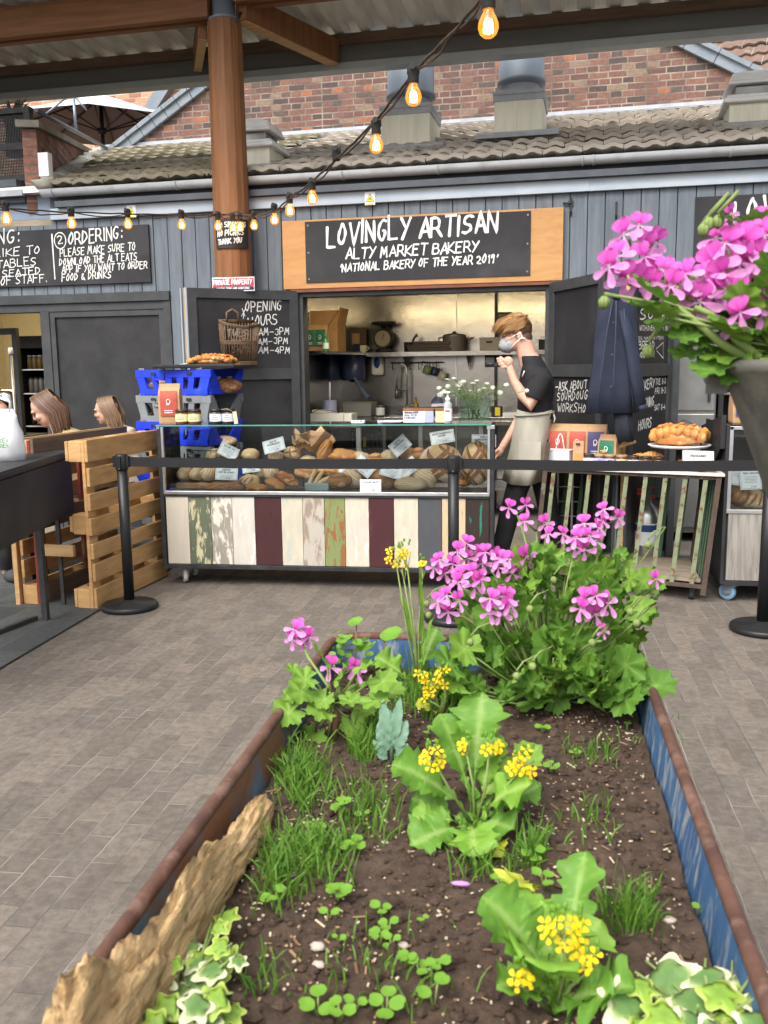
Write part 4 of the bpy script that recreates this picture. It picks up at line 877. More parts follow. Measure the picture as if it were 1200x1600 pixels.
mb = MB(); mb.x = FM; fbox(mb, -1.28, -.62, .35, 1.39, .985, 1.015); mb.build('top', stainless, lc, bevel=.003)
for u, v in ((-.65, .38), (-.65, 1.35), (-1.25, .38)):
    mb = MB(); mb.x = FM; fbox(mb, u-.02, u+.02, v-.02, v+.02, .012, .985); mb.build('leg', steel_grey, lc)
a = at_v(483, 655, .6); b = at_v(553, 655, .6); mb = MB(); mb.x = FM @ Matrix.Translation(((a[0]+b[0])/2, .62, 1.016)); mb.box((0, 0, .045), (b[0]-a[0], .2, .075)); mb.box((0, 0, .0035), (b[0]-a[0]-.02, .19, .007)); mb.box((.14, -.103, .045), (.004, .004, .07), 1); mb.tube([(-.17, -.08, .084), (-.1, -.1, .12), (.02, -.08, .11), (.1, -.1, .088)], .004, 5, 1); mb.box((-.1, 0, .1), (.14, .14, .03))
o = mb.build('card_printer', [mat('cream_case', (.6, .58, .5), .5), ink], bevel=.006); tag(o, 'long cream boxed machine on the side worktop left of the sink', 'machine')
u, z = at_v(513, 634, .9); t = fthing('blue_jug', 'lilac blue plastic beaker with a long handle sticking out', 'beaker', u, .95, 1.016); lil = mat('lilac_plastic', (.3, .33, .52), .5)
mb = MB(); mb.lathe([(.062, 0), (.065, .01), (.065, .19), (.055, .19)], 16); mb.build('beaker', lil, t, world=False); mb = MB(); mb.tube([(0, 0, .18), (.004, 0, .36)], .01, 6); mb.build('handle', white_plastic, t, world=False)
def flour_bag(name, label, loc, w, h, d, lm, rz=FROT, group=None, lab=True, text='g', tilt=0):
    t = thing(name, label, 'bag', loc, rz, group); mb = MB(); rr_ = random.Random(int(loc[0]*997)+int(w*5000)); rings = []
    for k, (z, sx, sy) in enumerate(((0, .96, .96), (.04, 1, 1), (.35, 1.02, 1.02), (.7, 1, .95), (.82, .99, .75), (.92, .97, .25), (1, .97, .1))):
        rg = []
        for a_, b_ in ((-1, -1), (-.5, -1.05), (0, -1.1), (.5, -1.05), (1, -1), (1.04, 0), (1, 1), (.5, 1.05), (0, 1.1), (-.5, 1.05), (-1, 1), (-1.04, 0)):
            rg.append((a_*w/2*sx*(1+rr_.uniform(-.012, .012)), b_*d/2*sy, z*h+rr_.uniform(-.004, .004)*(0 < k < 6)))
        rings.append(rg)
    mb.loft(rings, 0, False); mb.build('paper', kraft, t, world=False)
    if lab:
        mb = MB(); n_ = 6; rows = []
        for k in range(n_+1):
            z = h*(.20+.62*k/n_); sy = 1.06 if z < h*.7 else 1.06-(z/h-.7)/.12*.28
            rows.append([mb.v((x*w/2, -d/2*sy*(1.13-abs(x)*.06)-.0025, z)) for x in (-.78, -.4, 0, .4, .78)])
        for r0, r1 in zip(rows, rows[1:]):
            for i in range(4): mb.f([r0[i], r0[i+1], r1[i+1], r1[i]], 0, True)
        l_ = mb.build('label', lm, t, world=False)
        mb = MB(); to = lambda x, y, l: Vector((x, -d/2*1.2-.006-l, y))
        zz = h*.56; stroke(mb, smooth([(.012*math.cos(k*.8)*w/.13, zz+.016*math.sin(k*.8)*w/.13) for k in range(9)], 1), .0035, 0, to); stroke(mb, smooth([(.012, zz), (.006, zz-.022), (-.008, zz-.026), (-.012, zz-.016)]), .0035, .0004, to)
        for k in range(2): stroke(mb, dens([(-w*.2, h*(.33-.05*k)), (w*.2, h*(.33-.05*k))]), .004, 0, to)
        mb.build('print', paper_white, l_, world=False)
    return t
for px, lb in ((487, 'left green labelled flour bag on the corner shelf by the cardboard box'), (503, 'right green labelled flour bag on the corner shelf by the cardboard box')):
    u, z = at_v(px, 535, .8); flour_bag('flour_bag', lb, Fw(u, .8, zs), .12, .24, .09, green_label, group='green flour bags on the shelf')
bottle('hand_gel', 511, .62, 'green hand gel bottle in front of the flour bags', .15, .03, (.02, .25, .13), (.1, .35, .22), (.75, .8, .75), z=zs-.002)
u, z = at_v(515, 500, 1.15); t = fthing('cardboard_box', 'open cardboard box with folded flaps on the corner shelf', 'box', u, 1.1, zs); mb = MB(); mb.box((0, 0, .19), (.26, .3, .38)); mb.box((.14, -.02, .30), (.012, .3, .22), 0, RY(.25)); mb.tube([(-.02, -.155, .12), (.05, -.16, .24), (.12, -.155, .34)], .006, 5, 1); mb.build('box', [cardboard, mat('brown_tape', (.25, .14, .06), .4)], t, world=False)
u, z = at_v(550, 520, 1.7); t = fthing('menu_board', 'small brown wooden menu frame leaning on the back shelf', 'menu board', u, 1.95, zs); mb = MB(); mb.box((0, 0, .13), (.17, .025, .26), 0, RX(-.1)); mb.box((-.02, -.03, .14), (.08, .012, .12), 1, RX(-.1)); mb.box((.0, -.05, .045), (.07, .06, .09), 2); mb.build('frame', [pallet_dark, kraft, mat('navy_tin', (.02, .025, .06), .4)], t, world=False)
u, z = at_v(775, 640, 1.5); t = fthing('black_yellow_box', 'black box with a yellow label at the right of the worktop', 'box', u, 1.5, 1.021); mb = MB(); mb.box((0, 0, .05), (.12, .09, .1)); mb.box((.02, -.047, .05), (.05, .004, .08), 1); mb.build('box', [black_paint, yel], t, world=False, bevel=.003)
u, z = at_v(800, 655, 1.3); t = fthing('white_tray', 'white shallow tray at the right end of the worktop', 'tray', u, 1.46, 1.021); mb = MB(); mb.box((0, 0, .02), (.2, .12, .04)); mb.build('tray', white_plastic, t, world=False, bevel=.004)
# ---------------------------------------------------------------- bread display counter
CY = 6.05; CX0 = -2.56; CX1 = -.235; CB = .12; CP = .645; CT = 1.128
CROT = R(1.2)
case = thing('display_counter', 'wheeled bread counter with striped reclaimed plank front and glass top', 'counter', ((CX0+CX1)/2, CY, 0), CROT)
def cx(px, py, y): p = ony(px, py, y); return p
cm_ = chain(case)
W2 = (CX1-CX0)/2
mb = MB()
cols = [(.54, .49, .40), (.11, .13, .085), (.30, .275, .225), (.56, .53, .47), (.055, .016, .018), (.54, .50, .40), (.44, .40, .34), (.20, .24, .095), (.56, .51, .42), (.06, .016, .02), (.56, .51, .41), (.07, .075, .085), (.55, .42, .26), (.03, .02, .016)]
chip = [(.62, .58, .47), (.5, .45, .28), (.62, .58, .5), (.8, .78, .72), (.03, .01, .01), (.42, .44, .38), (.28, .22, .17), (.26, .10, .035), (.8, .74, .62), (.11, .035, .035), (.5, .42, .32), (.15, .15, .16), (.3, .2, .1), (.015, .17, .11)]
xs = [258, 297, 331, 364, 399, 440, 473, 507, 539, 576, 615, 653, 690, 727, 771]
pm = []
for i, (c, k) in enumerate(zip(cols, chip)):
    heavy = i in (1, 2, 6, 7); edge = i in (5, 13)
    pm.append(mat('plank_paint_%s' % 'abcdefghijklmn'[i], c, .6, c2=tuple(v_*.86 for v_ in c), sc=3+i, stretch=(3, 3, .8), c3=k, sc3=(9 if heavy else 5), lo3=(.5 if heavy else .62) if not edge else .56, hi3=(.56 if heavy else .7) if not edge else .6, dist=.6, bump=.3, bsc=60, bdist=.002))
def lx(px): return (ony(px, 830, CY).x-case.location.x)/math.cos(CROT)
for i in range(14):
    a, b = lx(xs[i]), lx(xs[i+1]); a = max(a, -W2+.035); b = min(b, W2-.03)
    mb.box(((a+b)/2, .02+.002*(i % 3), (CB+.03+CP-.01)/2), (b-a-.003, .02, CP-CB-.045), i)
mb.build('plank_front', pm, case, world=False, bevel=.0015)
mb = MB(); D = .37
def lb(x0, x1, y0, y1, z0, z1, m=0): mb.box(((x0+x1)/2, (y0+y1)/2, (z0+z1)/2), (x1-x0, y1-y0, z1-z0), m)
for x in (-W2, W2-.028):
    for y in (0, D-.028): lb(x, x+.028, y, y+.028, CB, CT-.006)
lb(-W2+.028, W2-.028, -.001, .03, CB, CB+.03); lb(-W2+.028, W2-.028, D-.03, D, CB, CB+.03); lb(-W2+.028, W2-.028, .002, .028, CP-.012, CP+.004)
for x in (-W2, W2-.028): lb(x, x+.027, .03, D-.03, CB, CB+.03)
mb.build('steel_frame', steel_black, case, world=False, bevel=.002)
mb = MB(); lb(-W2+.01, W2-.01, .045, D-.01, CB+.035, CP-.02); mb.build('carcass', black_paint, case, world=False)
mb = MB(); lb(-W2+.03, W2-.03, -.004, .022, CP+.0045, CP+.028); lb(-W2+.028, -W2+.045, -.003, .02, CP+.03, CT-.01); lb(W2-.045, W2-.0285, -.003, .02, CP+.03, CT-.01); lb(W2-.05, W2+.001, -.004, .03, CT-.03, CT-.005); lb(-W2-.001, -W2+.02, -.004, .02, CT-.024, CT-.005); mb.build('aluminium_trim', alu, case, world=False, bevel=.002)
mb = MB(); lb(-W2+.03, W2-.03, .03, D-.03, CP+.006, CP+.02); mb.build('display_floor', mat('dark_board', (.07, .06, .05), .6, c2=(.12, .1, .08), sc=6), case, world=False)
mb = MB(); lb(-W2-.005, W2-.02, -.01, D, CT-.004, CT+.004); gt = mb.build('glass_top', glass_m, case, world=False)
mb = MB(); lb(-W2-.005, W2-.02, -.0115, -.0102, CT-.0045, CT+.0045); mb.build('glass_edge', glass_edge, gt, world=False)
mb = MB(); lb(-W2+.046, W2-.046, .004, .009, CP+.029, CT-.006); mb.build('front_glass', glass_m, case, world=False)
mb = MB(); lb(-W2+.005, -W2+.01, .03, D-.03, CP+.02, CT-.01); mb.build('side_glass', glass_m, case, world=False)
mb = MB(); lb(W2-.01, W2-.005, .03, D-.03, CP+.02, CT-.01); mb.build('side_glass', glass_m, case, world=False)
tyre = mat('grey_caster', (.5, .49, .46), .6)
def caster(par_, x, y, zc, r=.052, tm=tyre, ang=.5):
    mb = MB(); mb.x = Matrix.Translation((x, y, 0)) @ Matrix.Rotation(ang, 4, 'Z')
    mb.box((0, 0, zc-.006), (.07, .09, .01)); mb.box((-.022, .012, (zc+r)/2), (.005, .05, zc-r*.7)); mb.box((.022, .012, (zc+r)/2), (.005, .05, zc-r*.7)); mb.tube([(-.026, .02, r), (.026, .02, r)], .011, 8)
    c = mb.build('caster', galv, par_, world=False)
    mb = MB(); mb.x = Matrix.Translation((x, y, 0)) @ Matrix.Rotation(ang, 4, 'Z') @ Matrix.Translation((0, .02, r)) @ Matrix.Rotation(R(90), 4, 'Y')
    mb.lathe([(r*.55, -.016), (r*.9, -.016), (r, -.01), (r, .01), (r*.9, .016), (r*.55, .016)], 22, close=False); t_ = mb.build('tyre', tm, c, world=False)
    mb = MB(); mb.x = Matrix.Translation((x, y, 0)) @ Matrix.Rotation(ang, 4, 'Z') @ Matrix.Translation((0, .02, r)) @ Matrix.Rotation(R(90), 4, 'Y')
    mb.lathe([(r*.56, -.01), (r*.56, .01)], 18); mb.lathe([(r*.2, -.018), (r*.2, .018)], 10); mb.build('rim', galv, c, world=False)
for x, y in ((-W2+.13, .08), (W2-.13, .08), (-W2+.13, D-.08), (W2-.13, D-.08)): caster(case, x, y, CB)

# ---------------------------------------------------------------- bread
crust = mat('brown_crust', (.40, .20, .075), .75, c2=(.22, .085, .03), sc=7, detail=8, bump=.5, bsc=35, c3=(.62, .47, .30), sc3=5, lo3=.56, hi3=.68, rnd_amt=.12)
crust_pale = mat('floury_crust', (.58, .41, .23), .85, c2=(.42, .25, .11), sc=9, detail=8, bump=.5, bsc=40, c3=(.68, .58, .44), sc3=6, lo3=.5, hi3=.66, rnd_amt=.12)
crust_gold = mat('golden_crust', (.56, .27, .07), .5, c2=(.36, .12, .03), sc=6, detail=6, bump=.4, bsc=30, c3=(.66, .46, .2), sc3=7, lo3=.58, hi3=.68, rnd_amt=.1)
crust_red = mat('cheesy_crust', (.5, .16, .04), .5, c2=(.32, .07, .02), sc=9, bump=.5, bsc=40, c3=(.66, .38, .12), sc3=9, lo3=.5, hi3=.6)
score_m = mat('dark_scored_crust', (.17, .065, .025), .7, c2=(.27, .12, .045), sc=20, bump=.4, bsc=50)
flour_m = mat('flour_stripe', (.66, .56, .43), .9, c2=(.55, .42, .29), sc=25)
ears = mat('scored_ridge', (.5, .3, .13), .8, c2=(.3, .14, .05), sc=15)
def on_ell(c, r, rot, th, ph, l=0.0):
    d = Vector((math.sin(th)*math.cos(ph), math.sin(th)*math.sin(ph), math.cos(th))); q = Vector((d.x*r[0], d.y*r[1], d.z*r[2]))*(1+l)
    return c+(rot @ q if rot is not None else q)
def loaf(label, px, py, y, rx, ry, rz, mtl=None, rot=None, pattern=None, group=None, name='bread_loaf', seed=0, amp=.14, cat='bread'):
    """centre given by photo pixel (px, py) at depth y; radii in metres; the scoring is a part"""
    c = ony(px, py, y); mtl = mtl or crust; t = thing(name, label, cat, (c.x, c.y, c.z-rz*.9), 0, group); r = (rx, ry, rz); mb = MB()
    mb.blob(c, r, 20, 12, 0, amp, seed, rot, lambda q: Vector((q.x, q.y, q.z if q.z > 0 else q.z*.82))); mb.build('crust', mtl, t)
    if pattern:
        mb = MB(); to = None
        def surf(s_, t_, l=.012):      # s_ left-right, t_ up-down on the face turned to the viewer (angles)
            ph = -math.pi/2+s_; th = math.pi/2-t_; d = Vector((math.sin(th)*math.cos(ph), math.sin(th)*math.sin(ph), math.cos(th)))
            k = 1+amp*mnoise.noise(d*1.7+Vector((seed*3.1, seed*1.7, seed))); q = Vector((d.x*rx, d.y*ry, d.z*rz))*k*(1+l)
            if q.z < 0: q.z *= .82
            return c+(rot @ q if rot is not None else q)
        def band(p, q, w, l=.012, n=12):
            prev = None
            for i in range(n+1):
                f_ = i/n; s_, t_ = p[0]+(q[0]-p[0])*f_, p[1]+(q[1]-p[1])*f_; ww = w*(math.sin(math.pi*min(.97, max(.03, f_)))**.4)*(1+.35*mnoise.noise(Vector((f_*6, seed, p[0]*3))))
                dx, dy = q[0]-p[0], q[1]-p[1]; n_ = math.hypot(dx, dy); ox, oy = -dy/n_*ww, dx/n_*ww
                cur = (mb.v(surf(s_+ox, t_+oy, l*.2)), mb.v(surf(s_, t_, l*1.6)), mb.v(surf(s_-ox, t_-oy, l*.2)))
                if prev: mb.f([prev[0], cur[0], cur[1], prev[1]], 0, True); mb.f([prev[1], cur[1], cur[2], prev[2]], 0, True)
                prev = cur
        pm_ = score_m
        if pattern == 'lattice':
            for k in (-.75, 0, .75):
                band((-1.0+k*.5, -.8+k), (1.0+k*.5, .9+k), .12); band((-1.0+k*.5, .9+k), (1.0+k*.5, -.8+k), .12, .014)
        if pattern == 'cross':
            band((-.9, .2), (.9, .5), .16); band((-.2, 1.1), (.1, -.4), .14)
        if pattern == 'stripes':
            pm_ = flour_m
            for k in range(7): band((-1.25, -.75+k*.27), (1.25, -.55+k*.27), .055, .01, 16)
        if pattern == 'slash':
            for k in (-.7, -.1, .5): band((k-.35, -.2), (k+.35, .9), .1)
        if pattern == 'long':
            band((-1.1, .55), (1.1, .75), .2)
        if pattern == 'topstripes':
            pm_ = flour_m
            for k in range(6): band((-1.0+k*.4, -.3), (-.8+k*.4, 1.2), .07, .01)
        mb.build('scoring', pm_, t)
    return t
G_ = 'loaves in the bread counter'
YF = 6.22
for k, (px, lb) in enumerate(((336, 'pale round batard at the left end of the back row in the wire basket'), (362, 'pale batard in the middle of the back row in the wire basket'), (391, 'pale batard under the tilted card in the back row'))):
    loaf(lb, px, 712, 6.5, .065, .09, .055, crust_pale, None, None, G_, seed=k+1)
for k, (px, w, lb) in enumerate(((289, .055, 'leftmost floury batard leaning on the wooden board'), (308, .05, 'second floury batard from the left on the wooden board'), (326, .06, 'third floury batard on the wooden board left of the white card'), (348, .05, 'fourth floury batard on the wooden board, behind the white card'))):
    loaf(lb, px, 741, 6.34, w, .1, .06, crust_pale, RY(.35), 'topstripes' if k == 2 else None, G_, seed=k+7)
loaf('long dark baguette with slashes lying at the front of the wooden board', 349, 761, 6.2, .16, .045, .035, crust, None, 'slash', G_, seed=12)
loaf('round rustic loaf right of the dark baguette', 390, 752, 6.3, .075, .07, .05, crust_pale, None, 'slash', G_, seed=13)
loaf('flour dusted loaf behind the cheese twists, left one', 408, 737, 6.42, .06, .08, .06, crust_pale, None, None, G_, seed=14); loaf('floury tall loaf behind the cheese twists, right one', 424, 738, 6.42, .06, .08, .075, crust_pale, None, 'topstripes', G_, seed=15)
for k, (px, py, rx, rz, a, m_, lb) in enumerate(((402, 762, .085, .032, .1, crust_gold, 'flat golden pastry at the front left of the three twists'), (432, 757, .085, .036, .35, crust_gold, 'golden pastry twist in the middle of the three twists'), (449, 749, .09, .04, .5, crust_red, 'red topped cheese twist, uppermost of the three twists'))):
    loaf(lb, px, py, 6.18, rx, .05, rz, m_, RY(a), 'slash' if k == 2 else None, G_, name='pastry_twist', seed=20+k, amp=.3)
loaf('brown loaf lying behind the red topped cheese twist', 478, 741, 6.4, .085, .09, .05, crust, RY(.3), 'long', G_, seed=25)
loaf('floury round loaf with pale cross behind the belt left of the kraft bag', 457, 709, 6.5, .062, .07, .055, crust_pale, None, 'cross', G_, seed=26); loaf('pale loaf half behind the white sourdough card at the back', 432, 714, 6.5, .06, .07, .045, crust_pale, None, 'topstripes', G_, seed=27)
loaf('pointed golden croissant loaf standing at the back beside the kraft bag', 507, 708, 6.45, .05, .07, .105, crust_gold, RY(.35), 'slash', G_, seed=28)
loaf('wide crusty ciabatta at the back in the middle of the counter', 533, 714, 6.5, .13, .1, .06, crust_gold, None, None, G_, seed=29, amp=.3)
loaf('large pale ciabatta under the golden loaf behind the dish of bread sticks', 510, 735, 6.42, .12, .08, .05, crust_gold, None, None, G_, seed=30, amp=.3)
for k, (px, py, a, lb) in enumerate(((489, 744, 1.1, 'thick bread stick, leftmost in the grey dish'), (498, 747, .95, 'bread stick leaning in the middle of the grey dish'), (508, 750, .45, 'bread stick lying low at the right of the grey dish'))):
    loaf(lb, px, py, 6.24, .075, .018, .018, crust_pale, RY(-a), None, 'bread sticks in the grey dish', name='bread_stick', seed=40+k)
q = ony(496, 763, 6.2); mb = MB(); mb.box((q.x, 6.24, q.z+.0), (.16, .12, .075), 0, taper=1.12); o = mb.build('grey_dish', mat('blue_grey_dish', (.3, .36, .36), .4), bevel=.008); tag(o, 'small blue grey dish holding bread sticks in the counter', 'dish')
loaf('oval brown loaf with a pale slash at the front, left of the note card', 531, 752, 6.2, .085, .07, .06, crust, None, 'long', G_, seed=31)
loaf('striped floury loaf leaning over the oval brown loaf', 551, 748, 6.28, .085, .07, .065, crust_pale, RY(.75), 'stripes', G_, seed=32)
loaf('round striped loaf with a brown cross behind the note card', 597, 751, 6.3, .105, .08, .075, crust, RY(.15), 'cross', G_, seed=33)
loaf('striped floury oval loaf at the front right of the note card', 642, 757, 6.17, .115, .07, .052, crust_pale, None, 'stripes', G_, seed=34)
loaf('striped floury loaf leaning behind the front striped loaf', 661, 747, 6.3, .1, .07, .08, crust_pale, RY(.6), 'stripes', G_, seed=35)
loaf('large round sourdough with lattice scoring behind the middle stanchion', 690, 728, 6.38, .165, .12, .15, crust_pale, None, 'lattice', G_, seed=36, amp=.08)
loaf('large tall sourdough with lattice scoring at the right end of the counter', 744, 727, 6.32, .105, .1, .17, crust_pale, None, 'lattice', G_, seed=37, amp=.08)
loaf('small round loaf peeping behind the tilted sourdough card', 637, 710, 6.5, .055, .07, .06, crust, None, None, G_, seed=38)
for k, (px, py, rx, rz, m_) in enumerate(((563, 716, .07, .05, 1), (588, 720, .075, .055, 0), (609, 713, .065, .05, 1), (655, 712, .07, .06, 0), (482, 722, .07, .05, 1), (548, 730, .08, .05, 0), (575, 736, .07, .05, 1), (725, 752, .06, .045, 0), (665, 722, .08, .07, 1))): loaf('loaf packed in the back of the bread counter under the cards', px, py, 6.5-.1*(py > 725), rx, .07, rz, crust_pale if m_ else crust_gold, None, 'topstripes' if m_ else 'long', 'loaves packed at the back of the bread counter', seed=60+k)
q = ony(327, 758, 6.3); mb = MB(); mb.box((q.x, 6.34, q.z), (.46, .2, .04)); o = mb.build('wooden_board', mat('oak_board', (.36, .21, .09), .6, c2=(.26, .14, .06), sc=3, stretch=(.8, 5, 5)), bevel=.006); tag(o, 'thick wooden board carrying floury batards at the left of the counter', 'board')
q = ony(420, 769, 6.17); mb = MB(); mb.box((q.x, 6.2, q.z), (.36, .14, .02)); o = mb.build('serving_board', mat('dark_board2', (.09, .05, .03), .6, c2=(.06, .035, .02), sc=5), bevel=.004); tag(o, 'dark serving board under the pastry twists', 'board')
def wire_basket(name, px0, px1, py0, py1, y, label, dep=.22):
    a = ony(px0, py0, y); b = ony(px1, py1, y); mb = MB(); 
    for z in (a.z, (a.z+b.z)/2, b.z): mb.tube([(a.x, y, z), (b.x, y, z), (b.x, y+dep, z), (a.x, y+dep, z), (a.x, y, z)], .0035, 5)
    n_ = 9
    for i in range(n_+1):
        x = a.x+(b.x-a.x)*i/n_; mb.tube([(x, y, a.z), (x, y, b.z), (x, y+dep, b.z), (x, y+dep, a.z)], .0022, 4)
    o = mb.build(name, steel_black); tag(o, label, 'basket')
wire_basket('wire_basket', 292, 375, 704, 728, 6.42, 'black wire basket of pale batards at the left of the counter')
wire_basket('wire_basket', 444, 492, 698, 722, 6.5, 'black wire basket holding torn kraft bags in the counter')
def crumple(name, px, py, y, r, label, seed, m_=kraft):
    c = ony(px, py, y); mb = MB(); mb.blob(c, r, 16, 10, 0, .9, seed); o = mb.build(name, m_); tag(o, label, 'bag')
    for p in o.data.polygons: p.use_smooth = False
rnd.seed(3)
def paper_sheet(px, py, y, w, h, rot, label, seed):
    c = ony(px, py, y); mb = MB(); n_ = 6; ids = []
    for j in range(n_+1):
        for i in range(n_+1):
            s_, t_ = i/n_-.5, j/n_-.5; q = Vector((s_*w, .05*mnoise.noise(Vector((s_*3, t_*3, seed)))+.03*math.sin(s_*9), t_*h)); ids.append(mb.v(c+rot @ q))
    for j in range(n_):
        for i in range(n_): a = j*(n_+1)+i; mb.f([ids[a], ids[a+1], ids[a+n_+2], ids[a+n_+1]])
    o = mb.build('kraft_bag', kraft); s = o.modifiers.new('solid', 'SOLIDIFY'); s.thickness = .004; tag(o, label, 'bag', 'crumpled kraft bags in the counter')
paper_sheet(478, 690, 6.55, .18, .16, RY(.1) @ RX(.5), 'folded kraft paper bag at the left of the two in the wire basket', 1); paper_sheet(500, 692, 6.5, .16, .19, RY(.7), 'tall kraft paper bag leaning at the right of the two in the wire basket', 5); paper_sheet(470, 693, 6.45, .14, .07, RY(.05) @ RX(.9), 'flattened kraft bag flap hanging over the wire basket front', 9)
def card(px, py, y, w, h, a, title, label, lines=4, lean=.25, name='price_card'):
    c = ony(px, py, y); t = thing(name, label, 'card', (c.x, c.y, c.z-h/2), 0, 'white price cards among the bread'); M_ = Matrix.Translation(c) @ (RX(-lean) @ RY(a)).to_4x4()
    mb = MB(); mb.x = M_; mb.box((0, 0, 0), (w, .003, h)); mb.build('card', paper_white, t)
    mb = MB(); to = lambda x, y_, l: M_ @ Vector((x, -.0018-l, y_)); e = .006
    for p in (((-w/2+e, -h/2+e), (w/2-e, -h/2+e)), ((w/2-e, -h/2+e), (w/2-e, h/2-e)), ((w/2-e, h/2-e), (-w/2+e, h/2-e)), ((-w/2+e, h/2-e), (-w/2+e, -h/2+e))): stroke(mb, dens(list(p)), .0016, 0, to)
    wd = title.split('|')
    for k, s_ in enumerate(wd):
        L_ = min(w*.8, len(s_)*.0105); z = h*.30-k*.018; write(mb, s_, (-L_/2, z-.006), (L_/2, z-.006), .011, to, w=.0022, jit=.0, slant=0)
    for k in range(lines):
        L_ = w*(.62-.1*(k % 2)); z = h*.30-.018*len(wd)-.009*k-.004
        if z > -h*.36: stroke(mb, dens([(-L_/2, z), (L_/2, z)]), .0016, .0002*k, to)
    if h > .08: write(mb, '3.50', (.0, -h*.4), (.03, -h*.4), .009, to, w=.0018, jit=0, slant=0)
    mb.build('print', ink, t)
card(357, 705, 6.3, .15, .09, .42, 'OLIVE OIL', 'white card tilted down to the right over the wire basket of batards')
card(428, 696, 6.4, .16, .095, -.27, 'WHITE|SOURDOUGH', 'white card tilted up to the right left of the crumpled kraft bags')
card(392, 729, 6.32, .13, .085, -.15, 'MALTED', 'white card half behind the belt and the seeded bread card')
card(354, 740, 6.2, .165, .09, .03, 'SEEDED|RYE BLOOMER', 'white seeded bread card standing before the floury batards')
card(625, 696, 6.36, .14, .105, -.72, 'WHITE|SOURDOUGH', 'white card turned on its corner behind the belt left of the large lattice loaf')
card(691, 683, 6.45, .17, .09, -.17, 'WHITE SOURDOUGH|ROUND', 'white card topping the large round lattice sourdough', 3)
card(756, 689, 6.46, .17, .09, .0, 'SPELT|SOURDOUGH 800G', 'white card behind the tall lattice loaf at the right end', 3)
card(569, 729, 6.24, .15, .1, .68, 'RYE', 'white card turned on its corner above the striped leaning loaf')
card(542, 735, 6.27, .12, .07, .2, 'MALT', 'white card low beside the bread sticks, partly behind another card')
card(612, 736, 6.22, .16, .09, .25, 'FIVE SEED', 'white card leaning over the round loaf with brown cross')
card(637, 731, 6.24, .15, .1, -.65, 'PORRIDGE', 'white card turned on its corner left of the striped leaning loaf')
card(579, 759, 6.06, .145, .085, 0, 'PLEASE NOTE', 'white note card standing at the front of the glass', 4, .02)

# ---------------------------------------------------------------- things on the glass top
ZT = CT+.005
def ctop(px, y): p = ony(px, 664, y); return p.x
flour_bag('flour_bag', 'tall red labelled kraft flour bag at the left end of the glass top', (ctop(268, 6.2), 6.2, ZT), .15, .28, .1, red_label, rz=.15)
def jar(name, label, x, y, z, r, h, lidc, labc, glassc, group=None, sq=False):
    t = thing(name, label, 'jar', (x, y, z), 0, group); mb = MB()
    mb.lathe([(r*.95, 0), (r, .005), (r, h*.76), (r*.86, h*.82)], 16, sm=not sq); mb.build('glass', mat('jar_%s' % name, glassc, .15, c2=tuple(k*.7 for k in glassc), sc=20), t, world=False)
    mb = MB(); mb.lathe([(r*.98, h*.80), (r*.98, h), ], 16); mb.build('lid', mat('lid_%d' % int(lidc[0]*100), lidc, .4), t, world=False)
    mb = MB(); mb.lathe([(r*1.025, h*.18), (r*1.025, h*.68)], 16, close=False); l = mb.build('label', mat('jlab_%d_%d' % (int(labc[0]*100), int(labc[2]*100)), labc, .6), t, world=False)
    mb = MB(); to = lambda x_, y_, l_: Vector((r*1.03*math.sin(x_/r), -r*1.03*math.cos(x_/r)-l_, y_))
    for k in range(3): stroke(mb, [(-r*.6+i*r*.24, h*(.55-.11*k)) for i in range(6)] if k else [(-r*.4+i*r*.16, h*.57) for i in range(6)], .003, .0005, to)
    mb.build('print', ink, l, world=False)
    return t
honey = (.22, .09, .02)
jar('jam_jar', 'left jar with pale yellow label on the glass top beside the red flour bag', ctop(285, 6.15), 6.15, ZT, .045, .10, (.03, .02, .015), (.72, .68, .4), honey, 'jars with yellow labels'); jar('jam_jar', 'right jar with pale yellow label on the glass top beside the red flour bag', ctop(305, 6.15), 6.15, ZT, .045, .10, (.03, .02, .015), (.72, .68, .4), honey, 'jars with yellow labels')
for k, (px, lb) in enumerate(((338, 'left jar with a white handwritten label on the glass top'), (358, 'right jar with a white handwritten label and hanging tag'))):
    t = jar('chutney_jar', lb, ctop(px, 6.13), 6.13, ZT, .043, .105, (.02, .02, .02), (.7, .74, .82), (.06, .04, .03), 'jars with white handwritten labels')
    if k:
        mb = MB(); mb.box((.06, -.04, .045), (.028, .002, .085), 0, RY(-.12)); mb.build('tag', mat('buff_tag', (.6, .52, .36), .8), t, world=False); mb = MB(); mb.tube([(-.04, -.045, .1), (0, -.05, .108), (.05, -.042, .085)], .0015, 4); mb.build('string', mat('string', (.5, .42, .3), .9), t, world=False)
mb = MB(); x = ctop(566, 6.3); mb.box((x, 6.15, ZT+.012), (.09, .05, .02)); mb.box((x, 6.145, ZT+.0235), (.06, .03, .003), 1)
for i in range(3): mb.box((x-.025+i*.025, 6.124, ZT+.017), (.012, .003, .006), 1)
o = mb.build('card_reader', [white_plastic, ink], bevel=.003); tag(o, 'small white card reader on the glass top left of the paper sheets', 'card reader')
mb = MB(); x = ctop(608, 6.3); mb.box((x, 6.3, ZT+.003), (.16, .22, .004), 0, RZ(.2)); mb.box((x+.03, 6.27, ZT+.0075), (.16, .2, .004), 0, RZ(-.1)); o = mb.build('paper_sheets', mat('lilac_paper', (.62, .58, .68), .7)); tag(o, 'loose lilac paper sheets lying on the glass top', 'paper')
